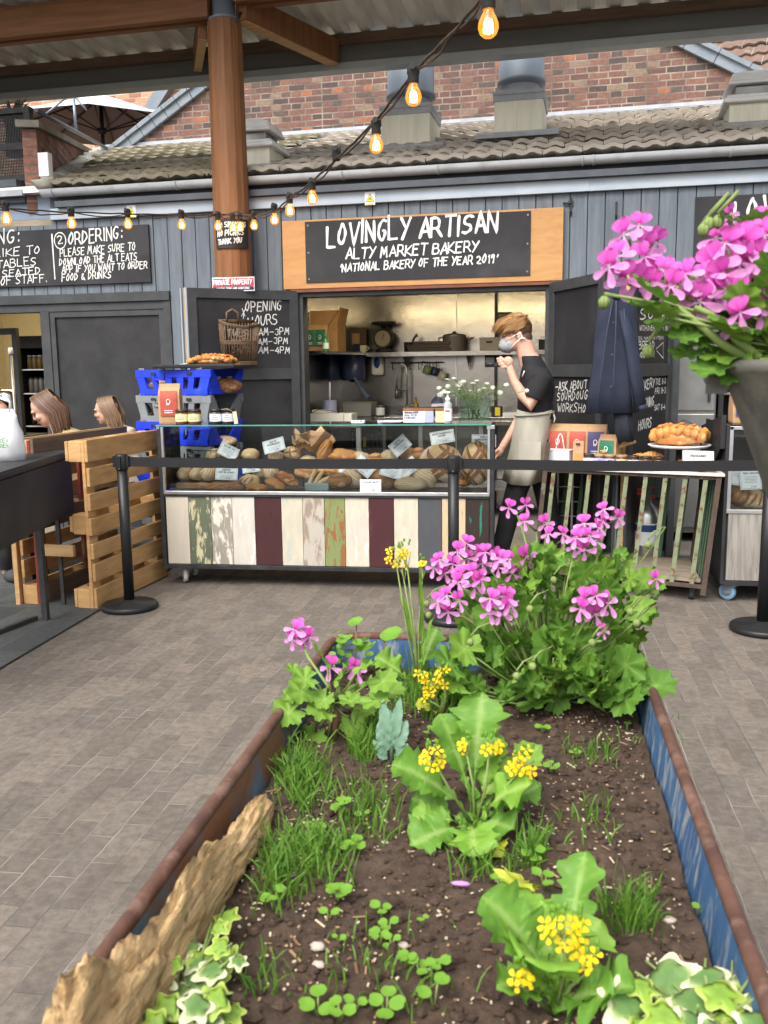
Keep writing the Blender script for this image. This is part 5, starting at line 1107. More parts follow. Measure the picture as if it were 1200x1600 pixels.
for k, (px, w, c, lb, txt) in enumerate(((648, .15, (.66, .7, .78), 'box of jars with a white and blue handwritten label', 1), (673, .075, (.35, .4, .68), 'jar box with a blue mountain label between two boxes', 0), (689, .095, (.66, .55, .28), 'jar box with a yellow landscape label by the sanitiser', 0))):
    x = ctop(px, 6.12); t = thing('jar_box', lb, 'box', (x, 6.12, ZT), 0, 'boxed jars on the glass top'); mb = MB(); mb.box((0, .0, .052), (w, .08, .10)); mb.box((0, 0, .106), (w*.98, .078, .008), 1); mb.build('jars', [mat('amber_jar', (.16, .06, .015), .2, c2=(.25, .1, .02), sc=20), black_paint], t, world=False, bevel=.004)
    mb = MB(); mb.box((0, -.0425, .047), (w*.96, .003, .075)); l = mb.build('label', mat('boxlabel%d' % k, c, .6), t, world=False); mb = MB(); to = lambda x_, y_, l_: Vector((x_, -.0445-l_, y_))
    if txt:
        for j, s_ in enumerate(('SOURDOUGH STARTER', 'AND RYE', 'STARTER')): write(mb, s_, (-.065, .07-.018*j), (.03-.01*j, .071-.018*j), .011, to, w=.0024, seed=j)
        for j in range(6): stroke(mb, dens([(.05+j*.003, .06), (.05+j*.003, .075)]), .0012, 0, to)
        mb.build('print', ink, l, world=False)
    else:
        hill = [(-w*.45, .03), (-w*.2, .05+.01*k), (0, .04), (w*.2, .058), (w*.45, .035)]; stroke(mb, smooth(hill), .003, 0, to); stroke(mb, smooth([(a_, b_-.012) for a_, b_ in hill]), .002, .0004, to); mb.build('print', mat('hill_print', (.4, .33, .55) if k == 1 else (.35, .36, .12), .7), l, world=False)
x = ctop(700, 6.12); t = thing('sanitiser_bottle', 'clear pump bottle of sanitiser with white label between the jars and the vase', 'bottle', (x, 6.1, ZT))
mb = MB(); mb.lathe([(.028, 0), (.03, .006), (.03, .13), (.014, .15)], 16); mb.build('bottle', mat('clear_plastic', (.75, .78, .8), .15, trans=.6), t, world=False)
mb = MB(); mb.lathe([(.0305, .02), (.0305, .1)], 16, close=False); l = mb.build('label', paper_white, t, world=False); mb = MB(); mb.box((0, -.0315, .085), (.03, .002, .012)); mb.build('print', red_label, l, world=False)
mb = MB(); mb.lathe([(.016, .15), (.016, .17), (.006, .172), (.006, .2), (.018, .2), (.018, .212)], 12); mb.box((-.025, 0, .206), (.05, .012, .01)); mb.build('pump', white_plastic, t, world=False)
x = ctop(742, 6.2); vase = thing('glass_vase', 'square clear glass vase of water on the right end of the glass top', 'vase', (x-.0, 6.22, ZT))
mb = MB(); w = .105; q = [(-w, -.06), (w, -.06), (w, .06), (-w, .06)]
mb.prism(q, 0, .165); 
inn = [(a_*.93, b_*.9) for a_, b_ in q]; ids0 = [mb.v((a_, b_, .012)) for a_, b_ in inn]; ids1 = [mb.v((a_, b_, .1655)) for a_, b_ in inn]
mb.F[1] = None; mb.F = [f for f in mb.F if f]; mb.M = mb.M[:len(mb.F)]; mb.SM = mb.SM[:len(mb.F)]
mb.f(ids0)
for i in range(4): mb.f([ids0[i], ids1[i], ids1[(i+1) % 4], ids0[(i+1) % 4]])
top_o = [mb.v((a_, b_, .1655)) for a_, b_ in q]
for i in range(4): mb.f([top_o[i], top_o[(i+1) % 4], ids1[(i+1) % 4], ids1[i]])
mb.build('glass', thin_glass('vase_glass', (.84, .9, .87)), vase, world=False)
mb = MB(); mb.prism([(a_*.92, b_*.89) for a_, b_ in q], .013, .085); mb.build('water', thin_glass('water', (.86, .93, .88)), vase, world=False)
stem_m = mat('flower_stem', (.16, .25, .07), .6, c2=(.12, .19, .05), sc=9); petw = mat('white_petal', (.75, .76, .66), .6, transl=.25, c2=(.62, .66, .5), sc=30); fgreen = mat('feathery_green', (.16, .26, .09), .7, transl=.2)
rnd.seed(21)
for k, (px, py) in enumerate(((686, 607), (699, 594), (709, 592), (718, 601), (688, 617), (706, 614), (694, 612), (739, 600), (728, 617), (761, 600), (791, 602), (823, 611), (781, 614), (749, 612), (700, 604), (716, 610), (734, 612), (756, 608), (770, 606), (724, 597), (745, 596), (712, 618))):
    e = ony(px, py, 6.22+rnd.uniform(-.07, .07)); b = Vector((x+rnd.uniform(-.06, .06), 6.22+rnd.uniform(-.03, .03), ZT+.02)); mid = Vector((x+(e.x-x)*.35, 6.22, ZT+.17+rnd.uniform(0, .015)))
    t = thing('white_flower', 'stem of white scabious standing in the square glass vase', 'flower', b, 0, 'white flowers in the glass vase'); mb = MB()
    pts = smooth([(b.x, b.z), (mid.x, mid.z), (e.x, e.z)], 3); ys = [b.y+(e.y-b.y)*i/(len(pts)-1) for i in range(len(pts))]; mb.tube([(p[0], y_, p[1]) for p, y_ in zip(pts, ys)], .0022, 5)
    for j in range(24):
        f_ = rnd.uniform(.45, .92); i = int(f_*(len(pts)-1)); o_ = Vector((pts[i][0], ys[i], pts[i][1])); d = Vector((rnd.uniform(-1, 1), rnd.uniform(-1, .6), rnd.uniform(-.2, 1))).normalized()*rnd.uniform(.02, .05); mb.tube([o_, o_+d], [.0016, .0006], 3)
    mb.build('stem', stem_m if k % 2 else fgreen, t)
    mb = MB(); n_ = 11; rr_ = rnd.uniform(.017, .024); tilt = RX(rnd.uniform(-.2, 1.2)) @ RZ(rnd.uniform(0, 6))
    for j in range(n_):
        a_ = 6.283*j/n_; p0 = Vector((math.cos(a_)*.004, math.sin(a_)*.004, .004)); p1 = Vector((math.cos(a_-.2)*rr_*.8, math.sin(a_-.2)*rr_*.8, .008)); p2 = Vector((math.cos(a_)*rr_, math.sin(a_)*rr_, .002)); p3 = Vector((math.cos(a_+.2)*rr_*.8, math.sin(a_+.2)*rr_*.8, .008)); mb.f([mb.v(e+tilt @ p) for p in (p0, p1, p2, p3)])
    for j in range(14): d = Vector((rnd.uniform(-1, 1), rnd.uniform(-1, 1), rnd.uniform(.2, 1)))*.011; mb.tube([e, e+tilt @ d], [.003, .0035], 4, 0)
    mb.build('bloom', petw, t)
# ---------------------------------------------------------------- belt stanchions
belt_m = mat('black_belt', (.012, .012, .014), .8); post_m = mat('black_post', (.012, .012, .013), .4, bump=.05)
def stanchion(label, p, to=None):
    t = thing('belt_stanchion', label, 'stanchion', (p.x, p.y, 0), 0, 'black belt stanchions in front of the counters')
    mb = MB(); mb.lathe([(.172, .0), (.178, .006), (.178, .026), (.168, .036), (.05, .046), (.04, .06)], 40); mb.build('base', post_m, t, world=False)
    mb = MB(); mb.lathe([(.033, .05), (.033, .9)], 20); mb.build('pole', post_m, t, world=False)
    mb = MB(); mb.lathe([(.038, .895), (.039, .90), (.039, .985), (.034, .992)], 20)
    for a in range(4): mb.box((.042*math.cos(a*R(90)), .042*math.sin(a*R(90)), .945), (.02, .03, .07) if a % 2 == 0 else (.03, .02, .07))
    mb.tube([(0, -.04, .905), (0, -.045, .905)], .006, 8, 1); mb.build('head', [post_m, steel_grey], t, world=False)
    if to is not None:
        d = to-p; a = math.atan2(d.y, d.x); L = math.hypot(d.x, d.y); mb = MB(); mb.x = Matrix.Rotation(a, 4, 'Z'); n_ = 12
        for i in range(n_):
            x0, x1 = .045+(L-.09)*i/n_, .045+(L-.09)*(i+1)/n_; s0, s1 = [-.008*(1-(2*k/n_-1)**2) for k in (i, i+1)]
            mb.f([mb.v((x0, 0, .915+s0)), mb.v((x1, 0, .915+s1)), mb.v((x1, 0, .975+s1)), mb.v((x0, 0, .975+s0))])
        b = mb.build('belt', belt_m, t, world=False); s = b.modifiers.new('solid', 'SOLIDIFY'); s.thickness = .002
    return t
S1 = Vector((-2.529, 5.383, 0)); S2 = Vector((-.445, 5.35, 0)); S3 = Vector((1.318, 5.323, 0)); 
S1.x = onz(203, 950).x
stanchion('black belt stanchion standing beside the wooden pallet, belt running right', S1, S2)
stanchion('black belt stanchion in the middle, its foot hidden behind the blue trough', S2, S3)
stanchion('black belt stanchion at the right edge below the metal flower pot', S3)

# ---------------------------------------------------------------- wooden pallets on edge
def pallet(name, label, A, d, L, th, boards_z, m_deck, m_blk, m_back, back_z):
    t = thing(name, label, 'pallet', (A.x, A.y, 0), math.atan2(d.y, d.x)); rr_ = random.Random(int(L*100))
    mb = MB()   # deck: boards along local x, front face at y = 0 (towards the market), thickness to +y
    for z1, z0 in boards_z: mb.box((L/2+rr_.uniform(-.01, .01), .011, (z0+z1)/2), (L, .022, z1-z0), 0)
    mb.build('deck_boards', m_deck, t, world=False, bevel=.004)
    for x in (.05, L/2, L-.05):
        mb = MB(); mb.box((x, .0345, .54), (.10 if x < L*.9 else .1, .022, 1.075)); mb.build('stringer', m_blk[0], t, world=False, bevel=.003)
    for x in (.05, L/2, L-.05):
        for z in (1.01, .55, .066):
            mb = MB(); mb.box((x, .0355+.01+.045, z), (.098, .09, .13)); mb.build('block', m_blk[1], t, world=False, bevel=.006)
    mb = MB()
    for z1, z0 in back_z: mb.box((L/2, th-.011, (z0+z1)/2), (L, .022, z1-z0))
    mb.build('back_boards', m_back, t, world=False, bevel=.004)
    return t
BZ = [(1.085, .945), (.907, .79), (.746, .637), (.589, .48), (.427, .327), (.298, .18), (.137, .004)]
PA = onz(152, 953); PD = (onz(255, 903)-PA).normalized()
pallet('wooden_pallet', 'pale wooden pallet stood on edge beside the black stanchion', PA, PD, .98, .158, BZ, pallet_m, (pallet_m, pallet_m), pallet_m, [(1.075, .95), (.6, .5), (.13, .01)])
PB = onz(100, 943)+Vector((0, 0, 0)); PB = PA+Vector((-PD.y, PD.x, 0))*.40+PD*.03
pt = pallet('wooden_pallet', 'pallet with red painted boards standing behind the pale pallet', PB, PD, 1.2, .15, [(1.09, .97), (.62, .5), (.14, .004)], pallet_dark, (pallet_red, pallet_m), pallet_m, BZ)
o = tag(MB().build('x', pallet_m), 'x') if False else None
nl = Vector((-PD.y, PD.x, 0)); mb = MB(); mb.bar(PA+nl*.162+PD*.04+Vector((0, 0, .37)), PA+nl*.395+PD*.04+Vector((0, 0, .37)), .03, .075); o = mb.build('timber_spacer', timber_pale, bevel=.003); tag(o, 'short pale timber spacer nailed between the pale and the red pallet', 'timber')
mb = MB(); mb.bar(PA+nl*.57+PD*.02+Vector((0, 0, .0)), PA+nl*.60+PD*.06+Vector((0, 0, .72)), .05, .03, up=(1, 0, 0)); o = mb.build('timber_prop', timber_pale); tag(o, 'thin pale timber prop leaning under the end of the black planter table', 'timber')

# ---------------------------------------------------------------- black planter table and carrier bag
ta = onz(112, 705, .985); tb_ = onz(0, 740, .985); td = (tb_-ta).normalized(); tn = Vector((td.y, -td.x, 0)); tn = tn if tn.x < 0 else -tn
tab = thing('black_table', 'black painted wooden trough table on thin legs at the left edge', 'table', (ta.x, ta.y, 0))
far_ = ta+td*2.4
mb = MB(); mb.bar(Vector((ta.x, ta.y, .97)), Vector((far_.x, far_.y, .97)), .03, .03); mb.bar(Vector((ta.x, ta.y, .985))+tn*.27, Vector((far_.x, far_.y, .985))+tn*.27, .56, .02); mb.build('table_top', black_paint, tab, bevel=.004)
mb = MB(); mb.bar(Vector((ta.x, ta.y, .765))+tn*.02, Vector((far_.x, far_.y, .765))+tn*.02, .025, .36); mb.bar(Vector((ta.x, ta.y, .765))+tn*.03, Vector((ta.x, ta.y, .765))+tn*.5, .025, .36); mb.build('apron', black_paint, tab, bevel=.003)
for s_ in (.25, .62, 2.2):
    for w_ in (.04, .5):
        p = ta+td*s_+tn*w_; mb = MB(); mb.bar((p.x, p.y, 0), (p.x+td.x*-.03, p.y, .6), .035 if s_ > .3 else .022, .035 if s_ > .3 else .022); mb.build('leg', steel_black, tab)
p0 = onz(56, 966, .02); p1 = onz(-60, 1010, .02); mb = MB(); mb.bar(p0, p1, .03, .03); mb.build('floor_rail', steel_black, tab)
bp = ony(6, 690, 4.95); bag = thing('carrier_bag', 'white plastic carrier bag with green and black print standing on the black table', 'bag', (bp.x, bp.y, .996))
mb = MB(); rnd.seed(9); rings = []
for z, w_, d_ in ((0, .11, .08), (.05, .125, .09), (.16, .115, .07), (.22, .09, .05), (.26, .09, .03), (.30, .07, .015)):
    rings.append([(w_*math.cos(a)*(1+.08*math.sin(a*5+z*30)), d_*math.sin(a)*(1+.15*math.sin(a*7+z*40)), z) for a in [6.283*i/28 for i in range(28)]])
mb.loft(rings)
for s_ in (-1, 1): mb.tube([(s_*.055, 0, .28), (s_*.06, 0, .34), (s_*.02, 0, .39), (s_*-.01, 0, .37)], [.018, .014, .012, .01], 6, flat=.4)
mb.build('bag', mat('white_film', (.75, .76, .78), .35, transl=.35), bag, world=False)
mb = MB(); to = lambda x, y, l: Vector((x, -.1-.02*abs(math.cos(x*20))-.004-l, y))
for k, s_ in enumerate(('BENESEA', 'CHILDREN', 'R')): write(mb, s_, (-.03, .11-.03*k), (.095 if k < 2 else .0, .115-.03*k), .02, to, w=.004, jit=.02, slant=.05, m=0 if k < 2 else 1)
mb.build('print', [mat('print_green', (.12, .3, .08), .6), ink], bag, world=False)

# ---------------------------------------------------------------- seated people
skin = mat('skin', (.60, .36, .265), .5, c2=(.54, .29, .21), sc=7, spec=.35, bump=.03, bsc=200); lip_m = mat('lips', (.45, .17, .14), .5); eye_w = mat('eye_white', (.7, .68, .65), .25); iris = mat('eye_dark', (.03, .025, .02), .2)
hair_b = attrmat('brown_hair', [(0, (.03, .015, .009)), (.5, (.085, .045, .025)), (1, (.19, .105, .06))], .45, 0)
def remesh(o, vox=.006, it=4):
    r_ = o.modifiers.new('merge', 'REMESH'); r_.mode = 'VOXEL'; r_.voxel_size = vox; r_.use_smooth_shade = True
    s_ = o.modifiers.new('smooth', 'SMOOTH'); s_.iterations = it; s_.factor = .5
def head_mesh(mb, c, Mr, s=1.0, mask=False):
    """head facing local -x; c centre; Mr 3x3 rotation; s scale (1 = 0.235 m tall)"""
    P = lambda x, y, z: c+Mr @ (Vector((x, y, z))*s)
    def bl(x, y, z, rx, ry, rz, n=16, k=10, rot=None):
        mb.blob(P(x, y, z), (rx*s, ry*s, rz*s), n, k, 0, 0, 0, Mr @ rot if rot is not None else Mr)
    bl(.012, 0, .035, .098, .076, .088, 20, 14); bl(-.022, 0, -.03, .066, .062, .078); bl(-.048, 0, -.078, .034, .036, .03)       # cranium, face, chin
    bl(-.035, 0, -.055, .05, .055, .04); bl(-.082, 0, .028, .018, .05, .014)                                                        # jaw, brow
    mb.tube([P(-.084, 0, .028), P(-.094, 0, .006), P(-.106, 0, -.018), P(-.092, 0, -.028)], [.008*s, .0085*s, .0095*s, .007*s], 10); bl(-.088, 0, -.023, .012, .015, .009, 10, 8)                               # nose
    bl(-.082, 0, -.048, .012, .024, .008, 10, 6); bl(-.078, 0, -.058, .011, .02, .007, 10, 6)                                       # lips
    for sy in (-1, 1):
        bl(-.06, sy*.042, -.02, .026, .022, .022, 10, 8); bl(.016, sy*.074, -.005, .017, .008, .03, 10, 8, RY(.2))                  # cheeks, ears
    return P
def face_bits(t, body, c, Mr, s=1.0, brow=hair_b, mouth=True, shut=False):
    P = lambda x, y, z: c+Mr @ (Vector((x, y, z))*s)
    for sy in (-1, 1):
        mb = MB(); mb.tube([P(-.084, sy*.018, .004), P(-.0875, sy*.03, -.001), P(-.078, sy*.046, .003)], .0022*s, 5); mb.build('eyelash', hair_b, body)
        if shut: mb = MB(); mb.tube([P(-.092, sy*.014, .026), P(-.093, sy*.03, .03), P(-.08, sy*.05, .025)], .0028*s, 6); mb.build('eyebrow', brow, body); continue
        mb = MB(); mb.blob(P(-.078, sy*.03, .006), (.009*s, .013*s, .007*s), 10, 8, 0, 0, 0, Mr); mb.blob(P(-.0845, sy*.03, .004), (.0035*s, .006*s, .006*s), 8, 6, 1, 0, 0, Mr); mb.build('eye', [eye_w, iris], body)
        mb = MB(); mb.tube([P(-.090, sy*.014, .03), P(-.091, sy*.03, .036), P(-.078, sy*.05, .03)], [.004*s, .005*s, .003*s], 6); mb.build('eyebrow', brow, body)
    if mouth:
        mb = MB(); mb.tube([P(-.09, -.02, -.053), P(-.096, 0, -.052), P(-.09, .02, -.053)], [.0015*s, .0035*s, .0015*s], 8); mb.build('lips', lip_m, body)
def hair_strands(mb, strands, rnd_, thick=.010):
    for pts in strands:
        mb.col = rnd_.uniform(.02, 1); mb.tube(pts, [thick*.7]+[thick]*(len(pts)-2)+[thick*.25], 5)
def seated(label, c, yaw, pitch, s, jacket, hairm, hair_len, lean=.1, arms=True, seat=.46):
    t = thing('person', label, 'person', (c.x, c.y, .012)); Mr = RZ(yaw) @ RY(-pitch); rr_ = random.Random(int(c.x*100)); fw = RZ(yaw) @ Vector((-1, 0, 0)); sd_ = RZ(yaw) @ Vector((0, 1, 0)); up = Vector((0, 0, 1))
    nb = c-fw*(.03+lean*.5)*s-up*.13*s; sh = nb-fw*.05*s-up*.10*s; hip = Vector((sh.x, sh.y, seat+.10))-fw*lean*1.2
    mb = MB(); head_mesh(mb, c, Mr, s); mb.tube([c+Mr @ Vector((.02*s, 0, -.05*s)), nb, sh], [.052*s, .055*s, .08*s], 14)
    mb.tube([sh+up*.03, sh-up*.1*s, (sh+hip)/2, hip], [.10*s, .14*s, .13*s, .14*s], 16)
    for sg in (-1, 1):
        kn = hip+fw*.42*s+sd_*sg*.1; ft = Vector((kn.x, kn.y, .05)); mb.tube([hip+sd_*sg*.08, kn, ft], [.085*s, .06*s, .04*s], 10); mb.blob(ft+fw*.06, (.10*s, .045*s, .035), 10, 6, 0, 0, 0, RZ(yaw))
        if arms:
            so = sh+sd_*sg*.17*s-up*.02; el = so+fw*.08*s-up*.27*s; hd = el+fw*.22*s-up*.02-sd_*sg*.06
            mb.tube([so, el, hd], [.045*s, .038*s, .026*s], 10); mb.blob(hd+fw*.04, (.045*s, .035*s, .018*s), 10, 6, 0, 0, 0, RZ(yaw))
            for j in range(4): mb.tube([hd+fw*.06+sd_*(j-1.5)*.018, hd+fw*.1+sd_*(j-1.5)*.02-up*.012, hd+fw*.12+sd_*(j-1.5)*.02-up*.03], [.009, .008, .007], 6)
            mb.tube([hd+sd_*-sg*.03, hd+fw*.05-sd_*sg*.05-up*.01], [.01, .008], 6)
    b = mb.build('body', skin, t); remesh(b, .007)
    mb = MB(); mb.tube([sh-up*.2, (sh+hip)/2, hip, hip-up*.08], [.13*s, .14*s, .16*s, .13*s], 16)
    for sg in (-1, 1): kn = hip+fw*.42*s+sd_*sg*.1; mb.tube([hip+sd_*sg*.08, kn, Vector((kn.x, kn.y, .1))], [.105*s, .08*s, .06*s], 12); mb.blob(Vector((kn.x, kn.y, .055))+fw*.06, (.12*s, .055*s, .05), 10, 6, 0, 0, 0, RZ(yaw))
    mb.build('trousers', darkj, t)
    face_bits(t, b, c, Mr, s, shut=True)
    mb = MB(); P = lambda x, y, z: c+Mr @ (Vector((x, y, z))*s); st = []
    for i in range(520):                                       # locks from a centre parting, down past the shoulders
        a = rr_.uniform(-1, 1); sg = 1 if rr_.random() < .5 else -1; x0 = -.05+.14*rr_.random(); rad_ = .088
        pts = [P(x0, sg*.006, .128-.9*(x0-.01)**2*8*.1)]
        pts.append(P(x0*.98+.005, sg*.055, .105)); back = (x0+.05)/.14
        pts.append(P(x0*.8+.02+.02*back, sg*(.085-.025*max(0, back-.6)), .03)); pts.append(P(x0*.55+.035+.05*back, sg*(.088-.05*max(0, back-.5)), -.05))
        Lh = hair_len*rr_.uniform(.8, 1.05); end = P(x0*.4+.05+.06*back, sg*(.075-.05*max(0, back-.5)), -.06)
        pts.append(end-up*Lh*.5+fw*.0+sd_*rr_.uniform(-.012, .012)); pts.append(end-up*Lh+fw*rr_.uniform(-.02, .03)+sd_*rr_.uniform(-.02, .02)); st.append(pts)
    hair_strands(mb, st, rr_, .0045*s); mb.col = .12; mb.blob(P(.028, 0, .05), (.079*s, .076*s, .076*s), 16, 10, 0, 0, 0, Mr); mb.build('hair', hairm, t)
    mb = MB(); J = .016
    mb.tube([nb-up*.035, sh+up*.035, sh-up*.06*s, sh-up*.2*s, (sh+hip)/2, hip-up*.1], [.072*s, .12*s, .165*s, .165*s, .155*s, .17*s], 20)
    for sg in (-1, 1):
        so = sh+sd_*sg*.15*s-up*.0; el = so+fw*.08*s-up*.28*s+sd_*sg*.03; hd = el+fw*.19*s-up*.02-sd_*sg*.06
        mb.tube([so-sd_*sg*.05+up*.02, so+sd_*sg*.03-up*.03, el, hd], [.07*s, .066*s, .055*s, .043*s], 12)
    mb.tube([nb+fw*.02-up*.02, nb-fw*.05-up*.03], [.07*s, .085*s], 14)
    j = mb.build('jacket', jacket, t); remesh(j, .010, 3)
    return t
khaki = mat('khaki_cloth', (.36, .28, .15), .85, c2=(.3, .225, .115), sc=9, bump=.3, bsc=25); darkj = mat('charcoal_cloth', (.035, .035, .04), .85, c2=(.055, .055, .06), sc=9, bump=.3, bsc=25); creamj = mat('cream_knit', (.5, .44, .36), .9, c2=(.42, .36, .28), sc=9)
seated('seated woman with long brown hair in a khaki jacket looking down behind the pallets', ony(72, 641, 6.4), R(18), R(28), 1.06, khaki, hair_b, .26)
seated('young girl with brown hair sitting in profile behind the pallets', ony(166, 643, 7.0), R(8), R(10), .93, creamj, attrmat('light_brown_hair', [(0, (.07, .04, .022)), (.5, (.15, .09, .05)), (1, (.28, .18, .105))], .45, 0), .2)
seated('seated person in a charcoal coat cut off by the left edge of the picture', ony(-4, 650, 6.15), R(150), R(12), 1.0, darkj, hair_b, .12)
bn = thing('bench', 'plain timber bench behind the pallets on which the woman and girl sit', 'bench', (-3.2, 6.75, 0), R(60))
mb = MB(); mb.box((0, 0, .44), (2.2, .32, .04)); mb.build('seat', pallet_dark, bn, world=False, bevel=.004)
for x in (-.9, .9):
    mb = MB(); mb.box((x, 0, .21), (.06, .28, .42)); mb.build('leg', pallet_dark, bn, world=False)

fr = fthing('drinks_fridge', 'black framed glass fridge of jars and bottles inside the left doorway', 'fridge', -3.75, .9, 0)
a = at_v(18, 530, .8); b = at_v(72, 530, .8); mb = MB(); mb.x = FM; fbox(mb, a[0], a[0]+.05, .8, 1.4, .012, 1.86); fbox(mb, b[0], b[0]+.05, .8, 1.4, .012, 1.86); fbox(mb, a[0]+.05, b[0], .8, 1.4, 1.74, 1.86); fbox(mb, a[0]+.05, b[0], 1.38, 1.4, .012, 1.74); fbox(mb, a[0]+.05, b[0], .8, 1.4, .012, .1)
mb.build('cabinet', black_paint, fr)
for z in (.45, .95, 1.28, 1.52): mb = MB(); mb.x = FM; fbox(mb, a[0]+.052, b[0]-.002, .84, 1.37, z, z+.012); mb.build('shelf', alu, fr)
rnd.seed(8)
for z, cset in ((.962, ((.08, .05, .03), .22)), (1.292, ((.25, .22, .18), .16)), (1.532, ((.3, .2, .07), .14))):
    for i in range(5):
        u = a[0]+.09+i*(b[0]-a[0]-.1)/5; c, h = cset; t = thing('preserve_jar', 'jar on a shelf of the black fridge inside the left doorway', 'jar', Fw(u, .95, z), FROT, 'jars in the left doorway fridge'); r_ = .028
        mb = MB(); mb.lathe([(r_, 0), (r_, h*.8), (r_*.7, h*.9)], 10); mb.build('glass', mat('prs%d' % int(z*100), c, .2), t, world=False); mb = MB(); mb.lathe([(r_*.8, h*.9), (r_*.8, h)], 10); mb.build('lid', paper_white if z > 1.5 else black_paint, t, world=False)
mb = MB(); mb.x = FM; q = at_v(8, 530, .4); fbox(mb, q[0]-.5, q[0]+.12, .4, .45, 1.86, 1.92); fbox(mb, q[0]+.07, q[0]+.12, .4, .45, .012, 1.86); o = mb.build('inner_door_frame', black_paint); tag(o, 'black inner door frame standing just inside the left doorway', 'frame')
o.name = 'doorway_partition'
q = at_v(17, 555, .3); t = fthing('beer_tap', 'steel column with a white tap handle inside the left doorway', 'tap', q[0], .3, .012); mb = MB(); mb.tube([(0, 0, 0), (0, 0, q[1])], .014, 8); mb.build('column', steel_grey, t, world=False); mb = MB(); mb.tube([(0, 0, q[1]), (0, 0, q[1]+.06)], [.024, .02], 10); mb.build('handle', white_plastic, t, world=False)
q = at_v(-2, 630, .3); t = fthing('steel_urn', 'steel urn at the left edge inside the doorway', 'urn', q[0], .45, .9); mb = MB(); mb.lathe([(.13, 0), (.14, .02), (.14, .38), (.1, .43), (.03, .45)], 20); mb.build('body', stainless, t, world=False); mb = MB(); mb.tube([(.03, -.14, .06), (.03, -.19, .06)], .012, 6); mb.build('spout', steel_grey, t, world=False)
ib = fthing('bar_counter', 'dark counter carrying the urn inside the left doorway', 'counter', -4.4, .45, 0); mb = MB(); mb.x = FM; fbox(mb, -5.2, -3.95, .25, .7, .012, .86); mb.build('base', black_paint, ib); mb = MB(); mb.x = FM; fbox(mb, -5.2, -3.93, .23, .72, .861, .9); mb.build('top', steel_grey, ib)
# ---------------------------------------------------------------- bread crates stacked behind the counter's left end
def crate(label, px0, px1, ptop, pbot, m_, y, group='plastic bread crates in the stack', yawa=.0):
    K = ony(330, ptop, y); h = K.z-ony(330, pbot, y).z; w = .68; d = .42; ca, sa = math.cos(R(-15)), math.sin(R(-15))
    o_ = K+Vector((ca, sa, 0))*(-w/2)+Vector((.012*yawa, .0, -h)); t = thing('bread_crate', label, 'crate', o_, R(-15), group); W_ = w/2; tp = .035
    # side facing the viewer: rim, corner legs and struts with openings between; the right end is cut low
    def side(mb, y_, low=False):
        sg = -1 if y_ < .1 else 1
        mb.box((0, y_-sg*.004, h-.028), (w, .03, .056)); mb.box((0, y_, h*.12), (w-2*tp, .02, h*.24))
        for f_, ww in ((-.88, .07), (-.5, .045), (-.12, .06), (.2, .06), (.5, .05), (.86, .08)):
            x0 = f_*W_; x1 = f_*(W_-tp); mb.f([mb.v((x1-ww/2, y_-.009, h*.2)), mb.v((x1+ww/2, y_-.009, h*.2)), mb.v((x0+ww/2, y_-.009, h-.05)), mb.v((x0-ww/2, y_-.009, h-.05))]); mb.f([mb.v((x1+ww/2, y_+.009, h*.2)), mb.v((x1-ww/2, y_+.009, h*.2)), mb.v((x0-ww/2, y_+.009, h-.05)), mb.v((x0+ww/2, y_+.009, h-.05))])
            mb.f([mb.v((x1-ww/2, y_-.009, h*.2)), mb.v((x0-ww/2, y_-.009, h-.05)), mb.v((x0-ww/2, y_+.009, h-.05)), mb.v((x1-ww/2, y_+.009, h*.2))]); mb.f([mb.v((x1+ww/2, y_-.009, h*.2)), mb.v((x1+ww/2, y_+.009, h*.2)), mb.v((x0+ww/2, y_+.009, h-.05)), mb.v((x0+ww/2, y_-.009, h-.05))])
        mb.box((-.18*w, y_-.008, h*.62), (.13*w, .022, .018)); mb.box((-.245*w, y_-.008, h*.75), (.018, .022, h*.3)); mb.box((-.115*w, y_-.008, h*.75), (.018, .022, h*.3))
    mb = MB(); side(mb, 0); 
    for x in (-W_+.06, -W_*.3, W_*.3, W_-.1): mb.box((x, -.002, h+.006), (.05, .02, .014), 1)
    mb.box((-W_*.5, -.0195, h-.028), (.045, .003, .02), 2); mb.box((W_*.45, -.0195, h-.028), (.045, .003, .02), 2)
    mb.build('front_side', [m_, steel_grey, black_paint], t, world=False, bevel=.004)
    mb = MB(); side(mb, d); mb.build('back_side', m_, t, world=False, bevel=.004)
    for sx in (-1, 1):
        mb = MB(); x = sx*(W_-.015)
        mb.box((x-sx*.02, d/2, h*.12), (.02, d-.04, h*.24))
        if sx < 0: mb.box((x, d/2, h-.028), (.03, d-.03, .056))
        for y0, y1 in ((.0, .16), (d-.16, d)):
            s_ = 1 if y0 < .1 else -1; yy = y0+.008 if s_ > 0 else y1-.008
            P = [(x, yy, h), (x, yy+s_*.035, h), (x-sx*.02, yy+s_*.15, h*.22), (x-sx*.02, yy, h*.22)]
            for e in (-.008, .008):
                ids = [mb.v((p[0]+e, p[1], p[2])) for p in P]; mb.f(ids if e > 0 else ids[::-1])
            for i in range(4):
                p, q = P[i], P[(i+1) % 4]; mb.f([mb.v((p[0]-.008, p[1], p[2])), mb.v((p[0]+.008, p[1], p[2])), mb.v((q[0]+.008, q[1], q[2])), mb.v((q[0]-.008, q[1], q[2]))])
        mb.build('end_side', m_, t, world=False, bevel=.003)
    mb = MB(); mb.box((0, d/2, .008), (w-2*tp, d-.03, .014)); mb.build('base', m_, t, world=False)
    return t
YC = 6.45
crate('topmost blue bread crate of the stack, carrying the plaited loaf', 201, 396, 577, 617, blue_crate, YC); crate('upper grey bread crate between the two blue ones', 204, 399, 618, 661, grey_crate, YC+.01)
